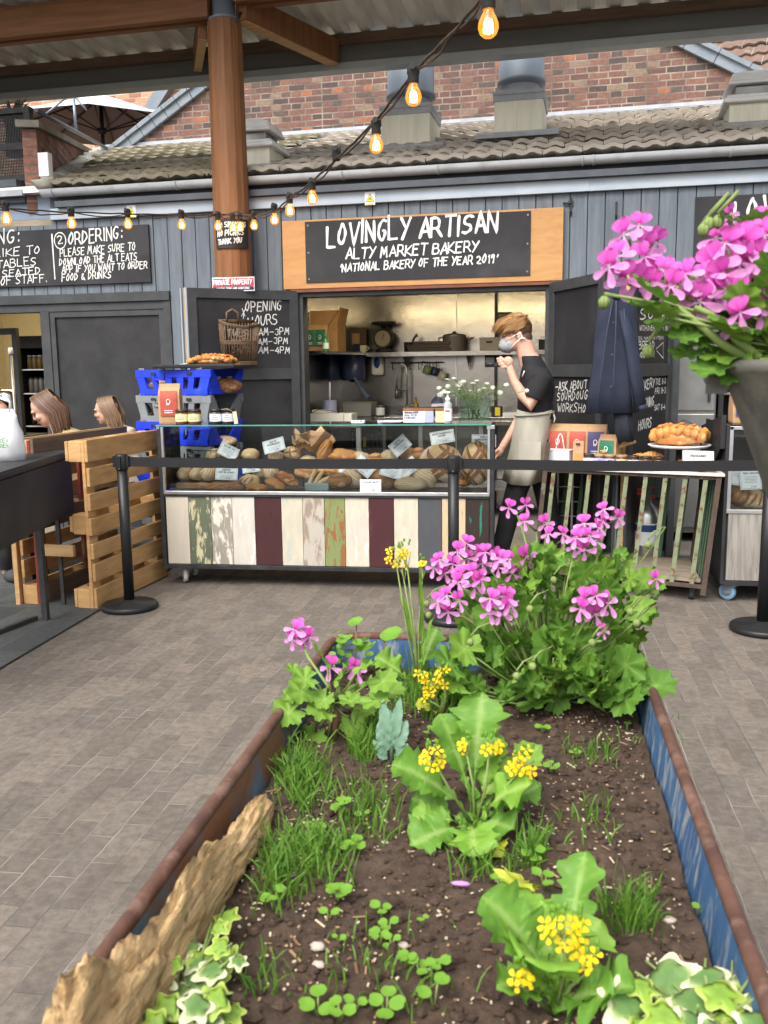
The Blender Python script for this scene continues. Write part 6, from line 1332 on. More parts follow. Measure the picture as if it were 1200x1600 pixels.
crate('lower blue bread crate seen through the counter glass', 206, 402, 660, 697, blue_crate, YC); crate('lowest visible grey bread crate in the stack, behind the cards', 208, 404, 698, 738, grey_crate, YC+.01); crate('bottom blue bread crate hidden low behind the counter', 210, 405, 740, 780, blue_crate, YC)
crate('bread crate on the floor under the stack behind the counter', 211, 405, 781, 826, grey_crate, YC)
for px, py, lb, r_, pt in ((232, 606, 'floury loaf at the left end inside the topmost blue crate', (.05, .07, .05), None), (262, 604, 'round floury loaf in the middle of the topmost blue crate', (.1, .1, .07), None), (288, 606, 'pale loaf right of middle inside the topmost blue crate', (.07, .09, .06), None), (356, 604, 'scored dark loaf showing at the open right end of the topmost blue crate', (.105, .11, .065), 'lattice'), (232, 650, 'small loaf inside the grey crate', (.05, .07, .045), None), (312, 646, 'floury loaf at the right inside the grey crate', (.08, .08, .06), 'slash'), (352, 690, 'brown loaf inside the lower blue crate behind the counter', (.09, .1, .05), None)):
    loaf(lb, px, py, YC+.30 if px < 300 else YC+.26, *r_, crust_pale if pt is None else crust, None, pt, 'loaves in the bread crates', seed=px)
mb = MB(); q = ony(312, 574, YC+.2); zc = ony(300, 577, YC).z+.015; mb.box((q.x+.02, YC+.24, zc), (.62, .46, .014)); mb.box((q.x+.02, YC+.01, zc+.012), (.62, .01, .02)); o = mb.build('oven_tray', black_paint, bevel=.003); tag(o, 'black oven tray on the topmost blue crate', 'tray')
mb = MB(); n_ = 5; q2 = ony(268, 572, YC+.1); mb.box((q2.x, YC+.16, zc+.012), (.24, .26, .006), 0, RZ(.15) @ RY(-.12)); o = mb.build('baking_paper', paper_white); tag(o, 'sheet of white baking paper on the oven tray beside the plaited loaf', 'paper')
def knotted(name, label, c, L, w, h, seed, ang=0, m1=crust_gold, m2=crust_red, rows=3, n_=9):
    t = thing(name, label, 'bread', (c.x, c.y, c.z), ang); rr_ = random.Random(seed); mb = MB(); 
    mb.blob((0, 0, h*.4), (L*.5, w*.5, h*.45), 18, 10, 0, .2, seed)
    for j in range(rows):
        for i in range(n_):
            x = (i/(n_-1)-.5)*L*.86; y = (j/(rows-1)-.5)*w*.7 if rows > 1 else 0; k = math.sqrt(max(.1, 1-(x/(L*.55))**2-(y/(w*.7))**2))
            mb.blob((x, y, h*.28+h*.45*k), (L*.085, w*.17, h*.26), 9, 6, 0, .45, seed+i+j*9, RZ(.7 if (i+j) % 2 else -.7))
    mb.build('crumb', m1, t, world=False); mb = MB()
    for i in range(n_*2):
        x = rr_.uniform(-.42, .42)*L; y = rr_.uniform(-.4, .3)*w; k = math.sqrt(max(.1, 1-(x/(L*.55))**2-(y/(w*.62))**2)); a = rr_.choice((.7, -.7, .3)); d = Vector((math.cos(a), math.sin(a)*.6, .25*rr_.uniform(-1, 1)))*L*.075; o_ = Vector((x, y, h*.42+h*.52*k)); mb.tube([o_-d, o_+Vector((0, 0, h*.1)), o_+d], [.007, .013, .006], 6, flat=.6)
    mb.build('topping', m2, t, world=False); return t
knotted('plaited_loaf', 'plaited cheese topped loaf on the oven tray on the blue crates', Vector((ony(333, 575, YC+.2).x, YC+.2, zc+.008)), .33, .2, .085, 3)
# ---------------------------------------------------------------- wicker basket hanging on the chalkboard door
f = plane_px(ML, -.02); A = f(342, 500); B = f(397, 508); Cb = f(346, 570); Db = f(397, 570)
wb = thing('wicker_basket', 'tall wicker wall basket hanging on the opening hours chalkboard', 'basket', ML @ Vector(((A[0]+B[0])/2, -.1, Cb[1]))); wm = ML
def wpt(s_, z, dep): return wm @ Vector((s_, dep, z))
xa, xb = sorted((A[0], B[0])); zt_, zb_ = A[1], Cb[1]; hgt = zt_-zb_
def ringpts(f_, front=.0):
    sh_ = .02*(1-f_); x0, x1 = xa+sh_, xb-sh_; dp = .13-.03*(1-f_); z = zb_+hgt*f_; return [wpt(x0, z, -.012), wpt(x0, z-front*.5, -dp), wpt((x0+x1)/2, z-front, -dp*1.2), wpt(x1, z-front*.7, -dp), wpt(x1, z, -.012), wpt(x0, z, -.012)]
mb = MB()
for f_ in (0, .02, .05, .46, .49, .52): mb.tube(ringpts(f_), .007, 5)
for e in (0, .012, .024, .036): mb.tube(ringpts(1-e, .055), .007, 5)
bot = ringpts(.01); top = ringpts(1, .055)
def along(ps, s_):
    L_ = [(ps[i+1]-ps[i]).length for i in range(len(ps)-1)]; T_ = sum(L_)*s_
    for i, l in enumerate(L_):
        if T_ <= l or i == len(L_)-1: return ps[i].lerp(ps[i+1], min(1, T_/l))
        T_ -= l
for i in range(34): mb.tube([along(bot, i/34), along(top, i/34)], .0042, 4)
mb.build('weave', wicker_m, wb)
mb = MB(); xm = (xa*.62+xb*.38); mb.tube([wpt(xm-.05, zt_-.01, -.02), wpt(xm-.045, zt_+.06, -.02), wpt(xm, zt_+.085, -.02), wpt(xm+.045, zt_+.06, -.02), wpt(xm+.05, zt_-.01, -.02)], .009, 6); mb.build('handle', wicker_m, wb)

# ---------------------------------------------------------------- green cage trolley with the baker's wares
TA = Vector((1.092, 5.93, 0)); TD = Vector((-.94, .342, 0)).normalized(); TN = Vector((.342, .94, 0)).normalized()
def lbx(x0, x1, y0, y1, z0, z1, m=0): mb.box(((x0+x1)/2, (y0+y1)/2, (z0+z1)/2), (x1-x0, y1-y0, z1-z0), m)
tr = thing('cage_trolley', 'rusty pale green barred metal cage trolley with a timber floor', 'trolley', TA, math.atan2(-TD.y, -TD.x)); TL = 1.13; TW = .66; TZ = .81
tm = frame(TA, -TD, (0, 0, 1)); tm[0][2] = .09; tm[0][1], tm[1][1] = .05, .999   # the old cage leans and is racked out of square
tmv = lambda x, y, z: tm @ Vector((x, y, z))
grn = mat('chipped_green_paint', (.145, .17, .095), .6, c2=(.20, .22, .135), sc=9, c3=(.13, .055, .03), sc3=24, lo3=.54, hi3=.62, bump=.3, bsc=60); grn2 = mat('dark_green_paint', (.045, .10, .055), .5, c2=(.06, .13, .07), sc=7, c3=(.1, .05, .03), sc3=20, lo3=.62, hi3=.7)
rustf = mat('rust_steel', (.085, .06, .042), .8, c2=(.055, .036, .028), sc=14, bump=.4, bsc=60, c3=(.16, .17, .115), sc3=9, lo3=.58, hi3=.7)
mb = MB(); mb.x = tm
for y in (0, TW): lbx(-TL, 0, y-.01, y+.01, .09, .115); lbx(-TL, 0, y-.01, y+.01, TZ-.02, TZ)
for x in (-TL, 0): lbx(x-.015, x+.015, .016, TW-.016, .09, .12); lbx(x-.015, x+.015, .016, TW-.016, TZ-.03, TZ)
for x in (-TL, 0):
    for y in (0, TW): lbx(x-.016, x+.016, y-.016, y+.016, .05, TZ+(.18 if x < 0 else .0)+.001)
mb.build('frame', rustf, tr)
for i in range(9):
    x = -TL+.06+i*(TL-.1)/8.3; mb = MB(); mb.x = tm; mb.box((x, -.003, (TZ+.09)/2), (.028, .008, TZ-.14), 0); mb.build('bar', grn, tr)
    mb = MB(); mb.x = tm; mb.box((x-.03, TW-.006, (TZ+.09)/2), (.028, .008, TZ-.14), 0); mb.build('bar', grn2, tr)
for i in range(6):
    for x in (-.003, -TL+.003): mb = MB(); mb.x = tm; mb.box((x, .07+i*.1, (TZ+.09)/2), (.008, .03, TZ-.14)); mb.build('bar', grn2, tr)
mb = MB(); mb.x = tm
for i in range(5): lbx(-TL+.02, -.02, .02+i*.125, .02+i*.125+.12, .122, .145)
mb.build('timber_floor', mat('grey_boards', (.3, .25, .19), .85, c2=(.2, .16, .12), sc=4, stretch=(.7, 6, 6), bump=.3, bsc=30), tr, bevel=.003)
mb = MB(); mb.x = tm; lbx(-TL-.02, .03, -.03, TW+.02, TZ+.002, TZ+.02); mb.build('top_board', mat('white_topboard', (.62, .6, .55), .6, c2=(.5, .47, .42), sc=4), tr, bevel=.003)
for x in (-TL+.06, -.06):
    for y in (.06, TW-.06): mb = MB(); mb.x = tm; mb.tube([(x-.015, y, .028), (x+.015, y, .028)], .026, 12); mb.box((x, y, .065), (.03, .04, .05)); mb.build('wheel', rubber, tr)
ZT2 = TZ+.021
def ttop(px, d=.15):
    """point on the trolley top at depth d behind its front edge under photo column px"""
    o = tm.inverted() @ CAM; r_ = tm.inverted().to_3x3() @ ray(px, 715); t = (d-o.y)/r_.y; p = o+r_*t; return tm @ Vector((p.x, d, ZT2))
RT = tr.rotation_euler.z
flour_bag('flour_bag', 'left red labelled kraft flour bag on the trolley beside the baker', ttop(876, .3), .15, .27, .1, red_label, RT, 'big flour bags on the trolley'); flour_bag('flour_bag', 'right red labelled kraft flour bag on the trolley, left of the purple one', ttop(906, .3), .145, .27, .1, red_label, RT, 'big flour bags on the trolley')
flour_bag('flour_bag', 'purple labelled kraft flour bag on the trolley behind the small green one', ttop(933, .3), .14, .27, .1, purple_label, RT+.1, 'big flour bags on the trolley'); flour_bag('flour_bag', 'small green labelled kraft bag in front of the purple bag on the trolley', ttop(953, .2), .13, .21, .09, green_label, RT-.15, 'big flour bags on the trolley')
p = ttop(876, .1); t = thing('biscuit_tin', 'white metal tin with a tall wire handle at the front left of the trolley', 'tin', p, RT); mb = MB(); mb.box((0, 0, .05), (.16, .1, .1)); mb.box((0, 0, .102), (.165, .105, .012)); mb.build('tin', mat('white_tin', (.6, .62, .66), .4, c2=(.5, .5, .52), sc=7), t, world=False, bevel=.01); mb = MB(); mb.tube([(-.03, 0, .105), (-.012, 0, .2), (.0, 0, .215), (.012, 0, .2), (.03, 0, .105)], .004, 6); mb.build('handle', white_plastic, t, world=False)
p = ttop(905, .08); t = thing('hang_card', 'brown kraft hang card standing beside the white tin', 'card', p, RT); mb = MB(); mb.box((0, 0, .085), (.075, .02, .17), 0, RX(-.05)); mb.box((0, -.016, .15), (.03, .004, .012), 1, RX(-.05)); mb.box((0, -.012, .06), (.05, .004, .05), 2, RX(-.05)); mb.build('card', [kraft, black_paint, mat('gold_print', (.4, .22, .06), .6)], t, world=False, bevel=.003)
JL = ((921, .09, (.03, .03, .035), (.75, .77, .8), 'dark lidded jar with a white label beside the hang card'), (938, .1, (.30, .2, .12), (.45, .42, .62), 'jar with a brown paper lid and lilac label on the trolley'), (954, .1, (.32, .2, .1), (.45, .42, .62), 'jar with an orange paper lid and lilac label on the trolley'), (973, .09, (.28, .17, .09), (.62, .52, .35), 'squat jar with a tan lid under the wooden paddle'), (992, .07, (.03, .03, .03), (.7, .72, .76), 'black lidded jar at the left of the row of three on the trolley'), (1011, .06, (.03, .03, .03), (.7, .72, .76), 'black lidded jar in the middle of the row of three on the trolley'), (1031, .05, (.03, .03, .03), (.7, .72, .76), 'black lidded jar at the right of the row of three, next to the croissants'), (958, .33, (.16, .1, .04), (.3, .24, .14), 'dark amber jar behind the small green bag'))
for px, d, lc_, lab_, lb_ in JL: p = ttop(px, d); jar('preserve_jar', lb_, p.x, p.y, p.z, .038 if d < .2 else .05, .085 if d < .2 else .14, lc_, lab_, (.1, .05, .03), 'jars on the trolley')
p = ttop(965, .2); mb = MB(); mb.bar(ttop(940, .14)+Vector((0, 0, .095)), ttop(992, .3)+Vector((0, 0, .16)), .05, .02); o = mb.build('wooden_paddle', timber_pale, bevel=.004); tag(o, 'flat pale wooden paddle resting across the jars', 'paddle')
p = ttop(1062, .2); cs = thing('cake_stand', 'white cake stand with a black foot carrying the pepper topped loaf', 'stand', p, RT); mb = MB(); mb.lathe([(.07, 0), (.07, .01), (.02, .02), (.02, .12), (.05, .13)], 16); mb.build('foot', black_paint, cs, world=False); mb = MB(); mb.lathe([(.05, .131), (.18, .14), (.2, .155), (.195, .158), (.17, .148)], 28); mb.build('plate', white_plastic, cs, world=False); mb = MB(); mb.tube([(-.1, .1, .15), (-.08, .12, .27), (0, .13, .31), (.09, .12, .27), (.12, .1, .15)], .006, 6); mb.build('handle', steel_black, cs, world=False)
knotted('plaited_loaf', 'plaited loaf with red pepper strips on the cake stand', p+Vector((0, 0, .15)), .35, .22, .14, 7, RT, crust_gold, mat('red_pepper', (.5, .12, .02), .4, c2=(.4, .2, .05), sc=9), 4, 8)
for k, (px, d, dz, lb_) in enumerate(((1052, .05, 0, 'leftmost croissant at the front of the trolley'), (1070, .04, 0, 'second croissant at the front of the trolley'), (1089, .04, 0, 'third croissant at the front of the trolley, under the white card'), (1109, .05, 0, 'rightmost croissant at the front corner of the trolley'), (1020, .14, .05, 'croissant heaped behind the black lidded jars'), (1003, .2, .03, 'croissant lying left of the cake stand foot'), (1080, .12, .02, 'croissant behind the croissant card'))):
    p = ttop(px, d)+Vector((0, 0, dz)); t = thing('croissant', lb_, 'croissant', p, RT+.3*math.sin(k*2), 'croissants on the trolley'); mb = MB(); L_ = 9
    pts = [(.075*math.sin((i/(L_-1)-.5)*2.4), .05*math.cos((i/(L_-1)-.5)*2.4)-.05, .028) for i in range(L_)]; rs = [.008, .016, .024, .029+.002, .033, .031, .024, .016, .008]; mb.tube(pts, rs, 10)
    for i in range(1, L_-1): mb.tube([(pts[i][0]-.006, pts[i][1], pts[i][2]), (pts[i][0]+.006, pts[i][1], pts[i][2])], [rs[i]*1.1, rs[i]*1.02], 10)
    mb.build('pastry', crust_gold, t, world=False)
M_ = frame(ttop(1093, .03)+Vector((0, 0, .085)), -TD, (0, -.25, 1)); t = thing('price_card', 'white croissant price card standing at the front right of the trolley', 'card', ttop(1093, .03), RT); mb = MB(); mb.x = M_; mb.box((0, 0, 0), (.19, .003, .1)); mb.build('card', paper_white, t); mb = MB(); to = lambda x, y, l: M_ @ Vector((x, -.002-l, y)); write(mb, 'CROISSANT', (-.05, .012), (.05, .012), .013, to, w=.003, jit=0, slant=0)
for a_, b_ in (((-.085, -.042), (.085, -.042)), ((.085, -.042), (.085, .042)), ((.085, .042), (-.085, .042)), ((-.085, .042), (-.085, -.042))): stroke(mb, dens([a_, b_]), .002, 0, to)
mb.build('print', ink, t)
for k, px in enumerate((905, 955)):
    mb = MB(); q = ony(px, 790, 6.9 if k == 0 else 7.0); w_ = .36
    for i in range(7):
        z = .06+i*.11; mb.tube([(q.x-w_/2, q.y, z), (q.x+w_/2, q.y, z), (q.x+w_/2, q.y+.3, z), (q.x-w_/2, q.y+.3, z), (q.x-w_/2, q.y, z)], .006, 4)
    mb.box((q.x, q.y+.2, .4), (w_-.02, .2, .76), 1)
    for i in range(4): mb.box((q.x-w_/2+.02+i*(w_-.04)/3, q.y-.004, .4), (.014, .008, .78))
    if k == 0: o = mb.build('wire_crate_stack', [steel_grey, black_paint]); tag(o, 'tall black crate banded with thin wire behind the trolley bars', 'crate')
q = ony(1012, 800, 6.75); fe = thing('fire_extinguisher', 'steel fire extinguisher with a white label standing behind the trolley bars', 'fire extinguisher', (q.x, q.y, .02))
mb = MB(); mb.lathe([(.085, 0), (.092, .02), (.092, .40), (.075, .46), (.03, .5), (.028, .53)], 22); mb.build('cylinder', mat('steel_cylinder', (.5, .5, .48), .3, .9), fe, world=False)
mb = MB(); mb.lathe([(.093, .2), (.093, .36)], 22, close=False); mb.build('label', paper_white, fe, world=False); mb = MB(); mb.lathe([(.0935, .3), (.0935, .35)], 22, close=False); mb.build('band', mat('label_blue', (.03, .06, .2), .5), fe, world=False)
mb = MB(); mb.box((-.03, 0, .56), (.16, .025, .02), 0, RY(.25)); mb.box((-.03, 0, .6), (.15, .025, .014), 0, RY(-.1)); mb.build('lever', mat('red_metal', (.5, .02, .02), .4), fe, world=False); mb = MB(); mb.tube([(.03, 0, .54), (.1, 0, .52), (.13, 0, .4), (.12, 0, .15)], .012, 8); mb.build('hose', rubber, fe, world=False)
mb = MB(); mb.lathe([(.1, -.015), (.1, .03), (.094, .03)], 22); mb.build('foot_ring', rubber, fe, world=False)
# ---------------------------------------------------------------- navy jacket hung over the door ends
q = ony(962, 540, 6.28); jk = thing('navy_jacket', 'navy work jacket hanging over the ends of the open chalkboard doors', 'jacket', (q.x, q.y, .75)); nav = mat('navy_cotton', (.014, .019, .036), .85, c2=(.022, .028, .05), sc=7, bump=.4, bsc=18)
YJ = 6.28
def prof(pts, dep, seed, folds=5):
    """hanging cloth: pts = [(pxl, pxr, py)], soft vertical folds"""
    rings = []; n_ = 40
    for a_, b_, py in pts:
        A_, B_ = ony(a_, py, YJ), ony(b_, py, YJ); c_ = (A_+B_)/2; w_ = (B_-A_).length/2; rg = []
        for i in range(n_):
            t_ = 6.283*i/n_; k = 1+(.09*math.sin(t_*folds+seed)+.34*mnoise.noise(Vector((math.cos(t_)*2.2+seed, math.sin(t_)*2.2, py*.006))))*min(1, (py-455)/90)
            rg.append((c_.x+w_*math.cos(t_), YJ+dep*math.sin(t_)*k, c_.z-.05*mnoise.noise(Vector((math.cos(t_), math.sin(t_), seed)))*(py > 600)))
        rings.append(rg)
    return rings
mb = MB(); mb.loft(prof([(948, 978, 455), (936, 990, 475), (930, 996, 510), (926, 1000, 560), (920, 1000, 610), (915, 996, 645)], .075, 0)); mb.build('body', nav, jk)
for pts_, r_ in ((((972, 486, -.05), (984, 530, -.085), (994, 590, -.10), (1002, 640, -.10)), [.035, .055, .058, .052]),):
    mb = MB(); P_ = [ony(x_, y_, YJ+d_) for x_, y_, d_ in pts_]; mb.tube(P_, r_, 18, flat=.6); sl_o = mb.build('sleeve', nav, jk)
    mb = MB(); mb.tube([P_[3]+Vector((-.002, 0, .03)), P_[3]+Vector((.003, 0, -.004))], [.0555, .0545], 18, flat=.62); mb.build('cuff', mat('navy_cuff', (.022, .028, .05), .85), sl_o)
seam = mat('navy_seam', (.035, .042, .07), .8)
for ln in (((957, 470), (948, 520), (940, 580), (934, 642)), ((963, 470), (962, 520), (959, 580), (956, 644)), ((975, 482), (979, 540), (986, 600), (990, 640))):
    mb = MB(); mb.tube([ony(x_, y_, YJ-.082-.03*(y_ > 500)) for x_, y_ in ln], .005, 5); mb.build('seam', seam, jk)
for py in (505, 555, 605):
    mb = MB(); mb.blob(ony(958-(py-505)*.03, py, YJ-.118), (.009, .005, .009), 8, 6); mb.build('button', steel_black, jk)
mb = MB(); mb.loft(prof([(958, 988, 640), (960, 992, 670), (966, 990, 690)], .05, 1, 4)); mb.build('lining', mat('dark_lining', (.01, .012, .02), .8), jk)
mb = MB(); mb.loft(prof([(950, 976, 450), (946, 982, 462), (952, 974, 468)], .09, 1, 2)); mb.build('collar', nav, jk)
# ---------------------------------------------------------------- second display cabinet at the right edge
cb = thing('display_cabinet', 'second wheeled bread cabinet with a grey weathered timber front at the right edge', 'counter', (1.65, 5.95, 0), 0); X0, X1, Y0 = 1.222, 2.3, 5.95
mb = MB(); mb.box(((X0+X1)/2, Y0+.012, .36), (X1-X0-.03, .02, .43)); mb.build('timber_front', mat('weathered_grey_timber', (.3, .28, .25), .85, c2=(.18, .165, .145), sc=5, stretch=(7, 7, .6), bump=.5, bsc=25, c3=(.1, .09, .08), sc3=9, lo3=.6, hi3=.7), cb)
mb = MB()
lb2 = lambda x0, x1, y0, y1, z0, z1, m=0: mb.box(((x0+x1)/2, (y0+y1)/2, (z0+z1)/2), (x1-x0, y1-y0, z1-z0), m)
lb2(X0-.02, X0, Y0-.002, Y0+.7, .12, 1.13); lb2(X0, X1, Y0, Y0+.7, .11, .14); lb2(X0, X1, Y0+.024, Y0+.7, .14, .56); mb.build('carcass', black_paint, cb, bevel=.002)
mb = MB(); mb.f([mb.v((X0-.022, Y0+.7, .6)), mb.v((X0-.022, Y0+.02, .98)), mb.v((X0-.022, Y0+.02, 1.19)), mb.v((X0-.022, Y0+.7, 1.08))]); mb.f([mb.v((X0-.05, Y0+.7, 1.08)), mb.v((X0-.05, Y0+.02, 1.19)), mb.v((X0-.05, Y0+.02, .98)), mb.v((X0-.05, Y0+.7, .6))]); mb.f([mb.v((X0-.05, Y0+.02, .98)), mb.v((X0-.05, Y0+.02, 1.19)), mb.v((X0-.022, Y0+.02, 1.19)), mb.v((X0-.022, Y0+.02, .98))]); mb.f([mb.v((X0-.05, Y0+.7, 1.08)), mb.v((X0-.022, Y0+.7, 1.08)), mb.v((X0-.022, Y0+.02, 1.19)), mb.v((X0-.05, Y0+.02, 1.19))]); mb.build('side_board', black_paint, cb)
mb = MB(); lb2(X0, X0+.022, Y0-.004, Y0+.02, .60, 1.12); lb2(X0, X1, Y0-.004, Y0+.02, .575, .60); lb2(X0+.0, X1, Y0-.004, Y0+.02, 1.10, 1.122); mb.build('aluminium_trim', alu, cb, bevel=.002)
mb = MB(); lb2(X0+.001, X1, Y0+.0205, Y0+.7, 1.123, 1.13); gt2 = mb.build('glass_top', glass_m, cb); mb = MB(); lb2(X0+.023, X1, Y0+.004, Y0+.009, .602, 1.099); mb.build('front_glass', glass_m, cb)
caster(cb, X0+.06-1.65, .06, .11, .055, mat('blue_tyre', (.16, .27, .4), .5), .9); caster(cb, X1-.1-1.65, .06, .11, .055, mat('blue_tyre', (.16, .27, .4), .5), .9)
flour_bag('flour_bag', 'purple labelled kraft flour bag on top of the right hand cabinet', (ony(1158, 670, 6.15).x, 6.15, 1.131), .14, .22, .09, purple_label, .1)
for px, py, w_, lb_ in ((1155, 776, .08, 'brown tinned loaf in the right hand cabinet, left one'), (1175, 783, .09, 'floury round loaf in the right hand cabinet beside the tinned loaf')): loaf(lb_, px, py, 6.15, w_, .1, .075, crust if px < 1160 else crust_pale, None, 'slash', 'loaves in the right hand cabinet', seed=px)
card(1156, 744, 6.08, .13, .12, .12, 'SOUR', 'white card behind the loaves in the right hand cabinet, left one', 3); c_ = card(1173, 749, 6.04, .13, .13, -.05, 'TEN GRAIN', 'grey white card in front in the right hand cabinet, overlapping the other', 5)
f = fthing('steel_fridge', 'tall stainless steel fridge inside the right hand opening', 'fridge', 2.2, .7, 0); a = at_v(1050, 560, .5); b = at_v(1122, 560, .5); mb = MB(); mb.x = FM; fbox(mb, a[0]-.2, b[0], .5, 1.2, .1, 2.02); mb.build('body', stainless, f, bevel=.006)
mb = MB(); mb.x = FM; fbox(mb, a[0]-.19, b[0]-.01, .47, .499, 1.12, 2.0); fbox(mb, a[0]-.19, b[0]-.01, .47, .499, .15, 1.10); mb.build('door', steel_grey, f, bevel=.008); mb = MB(); mb.x = FM; mb.tube([(b[0]-.06, .45, 1.2), (b[0]-.06, .45, 1.5)], .012, 8); mb.build('handle', alu, f)
f = fthing('dark_shelving', 'dark metal shelving right of the steel fridge inside the opening', 'shelving', 3.1, 1.0, 0); mb = MB(); mb.x = FM; fbox(mb, b[0]+.03, b[0]+.07, .6, 1.3, .012, 2.1); fbox(mb, 4.2, 4.24, .6, 1.3, .012, 2.1); fbox(mb, b[0]+.03, 4.24, 1.3, 1.33, .012, 2.1); mb.build('upright', black_paint, f)
for z in (.4, .9, 1.25, 1.3, 1.7): mb = MB(); mb.x = FM; fbox(mb, b[0]+.071, 4.199, .6, 1.29, z, z+.02); mb.build('shelf', steel_grey if z in (1.25,) else black_paint, f)
# ---------------------------------------------------------------- the baker
YM = 6.62
def mp(px, py, dy=0.0): return ony(px, py, YM+dy)
man = thing('person', 'masked baker in a black t-shirt and pale apron standing in profile beside the bread counter', 'person', (-.03, YM, .012))
HC = mp(806, 524); HR_ = RY(-.10) @ RZ(R(6)); HS = 1.02
mb = MB(); head_mesh(mb, HC, HR_, HS)
mb.tube([mp(816, 530), mp(824, 556), mp(834, 578)], [.064, .068, .09], 16)                                   # neck
def torso(mb, ex, rows):
    rings = []
    for px, py, hx, hy in rows:
        c = mp(px, py); rings.append([(c.x+(hx+ex)*math.cos(6.283*i/28), c.y+(hy+ex)*math.sin(6.283*i/28), c.z) for i in range(28)])
    mb.loft(rings)
TOR = [(829, 559, .066, .08), (834, 570, .072, .12), (836, 578, .085, .165), (838, 590, .105, .185), (838, 608, .118, .175), (836, 628, .112, .16), (835, 648, .108, .15), (835, 672, .118, .16), (832, 690, .115, .155)]
torso(mb, 0, TOR)
sh, el, wr, hd = mp(846, 592, -.175), mp(827, 634, -.20), mp(804, 596, -.15), mp(796, 574, -.13)
mb.tube([sh, sh.lerp(el, .5), el, el.lerp(wr, .4), wr, hd], [.056, .050, .043, .040, .029, .027], 14)
hx = (hd-wr).normalized(); side = Vector((0, -1, 0)); fwd = Vector((-1, 0, 0))
pc = hd+hx*.035
mb.blob(pc, (.040, .026, .045), 12, 8, 0, 0, 0, RY(.35))
for j in range(4):                                             # four fingers curled round the handle
    b = pc+hx*(.030-.021*j)+fwd*.022+side*(.006); k = (1, 1.06, 1, .85)[j]
    mb.tube([b+side*.012, b+fwd*.022*k+side*.020, b+fwd*.040*k+side*.006, b+fwd*.030*k-side*.014, b+fwd*.012-side*.018], [.0098, .0094, .009, .0084, .0075], 8)
mb.tube([pc-hx*.02+side*.02, pc+hx*.012+side*.034+fwd*.012, pc+hx*.034+side*.026+fwd*.028, pc+hx*.046+side*.01+fwd*.036], [.012, .011, .0095, .008], 8)
s2, e2, w2 = mp(840, 592, .17), mp(822, 640, .20), mp(794, 684, .10); h2 = mp(784, 700, .08)
mb.tube([s2, s2.lerp(e2, .5), e2, e2.lerp(w2, .5), w2, h2], [.056, .05, .042, .038, .028, .026], 14)
d2 = (h2-w2).normalized(); mb.blob(h2+d2*.03, (.030, .02, .045), 12, 8, 0, 0, 0, RY(.6))
for j in range(4):
    b = h2+d2*.06+Vector((0, 1, 0))*(j-1.5)*.016; mb.tube([b, b+d2*.035*(1, 1.08, 1.02, .85)[j], b+d2*.062*(1, 1.08, 1.02, .85)[j]+Vector((.008, 0, -.008))], [.0092, .0086, .007], 8)
mb.tube([h2+d2*.01+Vector((-.02, -.02, 0)), h2+d2*.04+Vector((-.034, -.034, 0)), h2+d2*.065+Vector((-.034, -.036, 0))], [.011, .0095, .0075], 8)
hipz = mp(835, 690)
LEG = ((mp(828, 700, -.055), mp(806, 770, -.05), mp(786, 838, -.05), Vector((mp(778, 838).x, YM-.05, .08)), -1), (mp(840, 700, .06), mp(852, 770, .08), mp(864, 832, .09), Vector((mp(876, 832).x, YM+.1, .08)), 1))
for a, k, s_, f_, _ in LEG: mb.tube([a, a.lerp(k, .5), k, s_, f_], [.095, .082, .062, .052, .042], 14); mb.blob(f_+Vector((-.06, 0, -.02)), (.12, .045, .04), 12, 8)
body = mb.build('body', skin, man); remesh(body, .0045, 3)
hair_m = attrmat('auburn_hair', [(0, (.13, .06, .02)), (.5, (.27, .135, .045)), (1, (.46, .26, .1))], .45, 0); hair_d = mat('short_brown_hair', (.10, .055, .028), .6, c2=(.06, .03, .016), sc=40, bump=.6, bsc=160)
face_bits(man, body, HC, HR_, HS, brow=hair_d, mouth=False)
P = lambda x, y, z: HC+HR_ @ (Vector((x, y, z))*HS)
mb = MB(); mb.blob(P(.026, 0, .045), (.092*HS, .080*HS, .088*HS), 18, 12, 0, .05, 3, HR_); mb.blob(P(.06, 0, -.02), (.052*HS, .066*HS, .062*HS), 16, 10, 0, 0, 3, HR_)
for sy in (-1, 1): mb.tube([P(.0, sy*.078, .03), P(-.008, sy*.076, -.005)], [.012, .006], 6)
mb.build('short_hair', hair_d, man)
mb = MB(); rr_ = random.Random(4)
for i in range(620):
    mb.col = rr_.uniform(.05, 1)
    if True:
        pass                                           # long fringe swept forward and to the side
    y0 = rr_.uniform(-.07, .07); x0 = rr_.uniform(-.02, .085); L_ = rr_.uniform(.8, 1.1)
    top = .138-.6*y0*y0*9-.0*x0; lift = rr_.uniform(-.004, .014)
    pts = [P(x0, y0, top-4.2*(x0-.02)**2-.014+lift*.4), P(x0-.045*L_, y0*1.08, top-.004-3.2*(x0-.05)**2+lift), P(x0-.095*L_, y0*1.12, top-.028+lift-.6*max(0, .0-x0)), P(min(x0-.135*L_, -.07), y0*1.05-.006, top-.070-.03*rr_.random()+lift)]
    if x0 > .045: pts = [P(x0+.012, y0, top-4.2*(x0+.03-.02)**2-.02), P(x0-.03, y0*1.05, top+lift), P(x0-.08, y0*1.1, top+.002+lift)]
    mb.tube(pts, [.0025]+[.0036]*(len(pts)-2)+[.0008], 5)
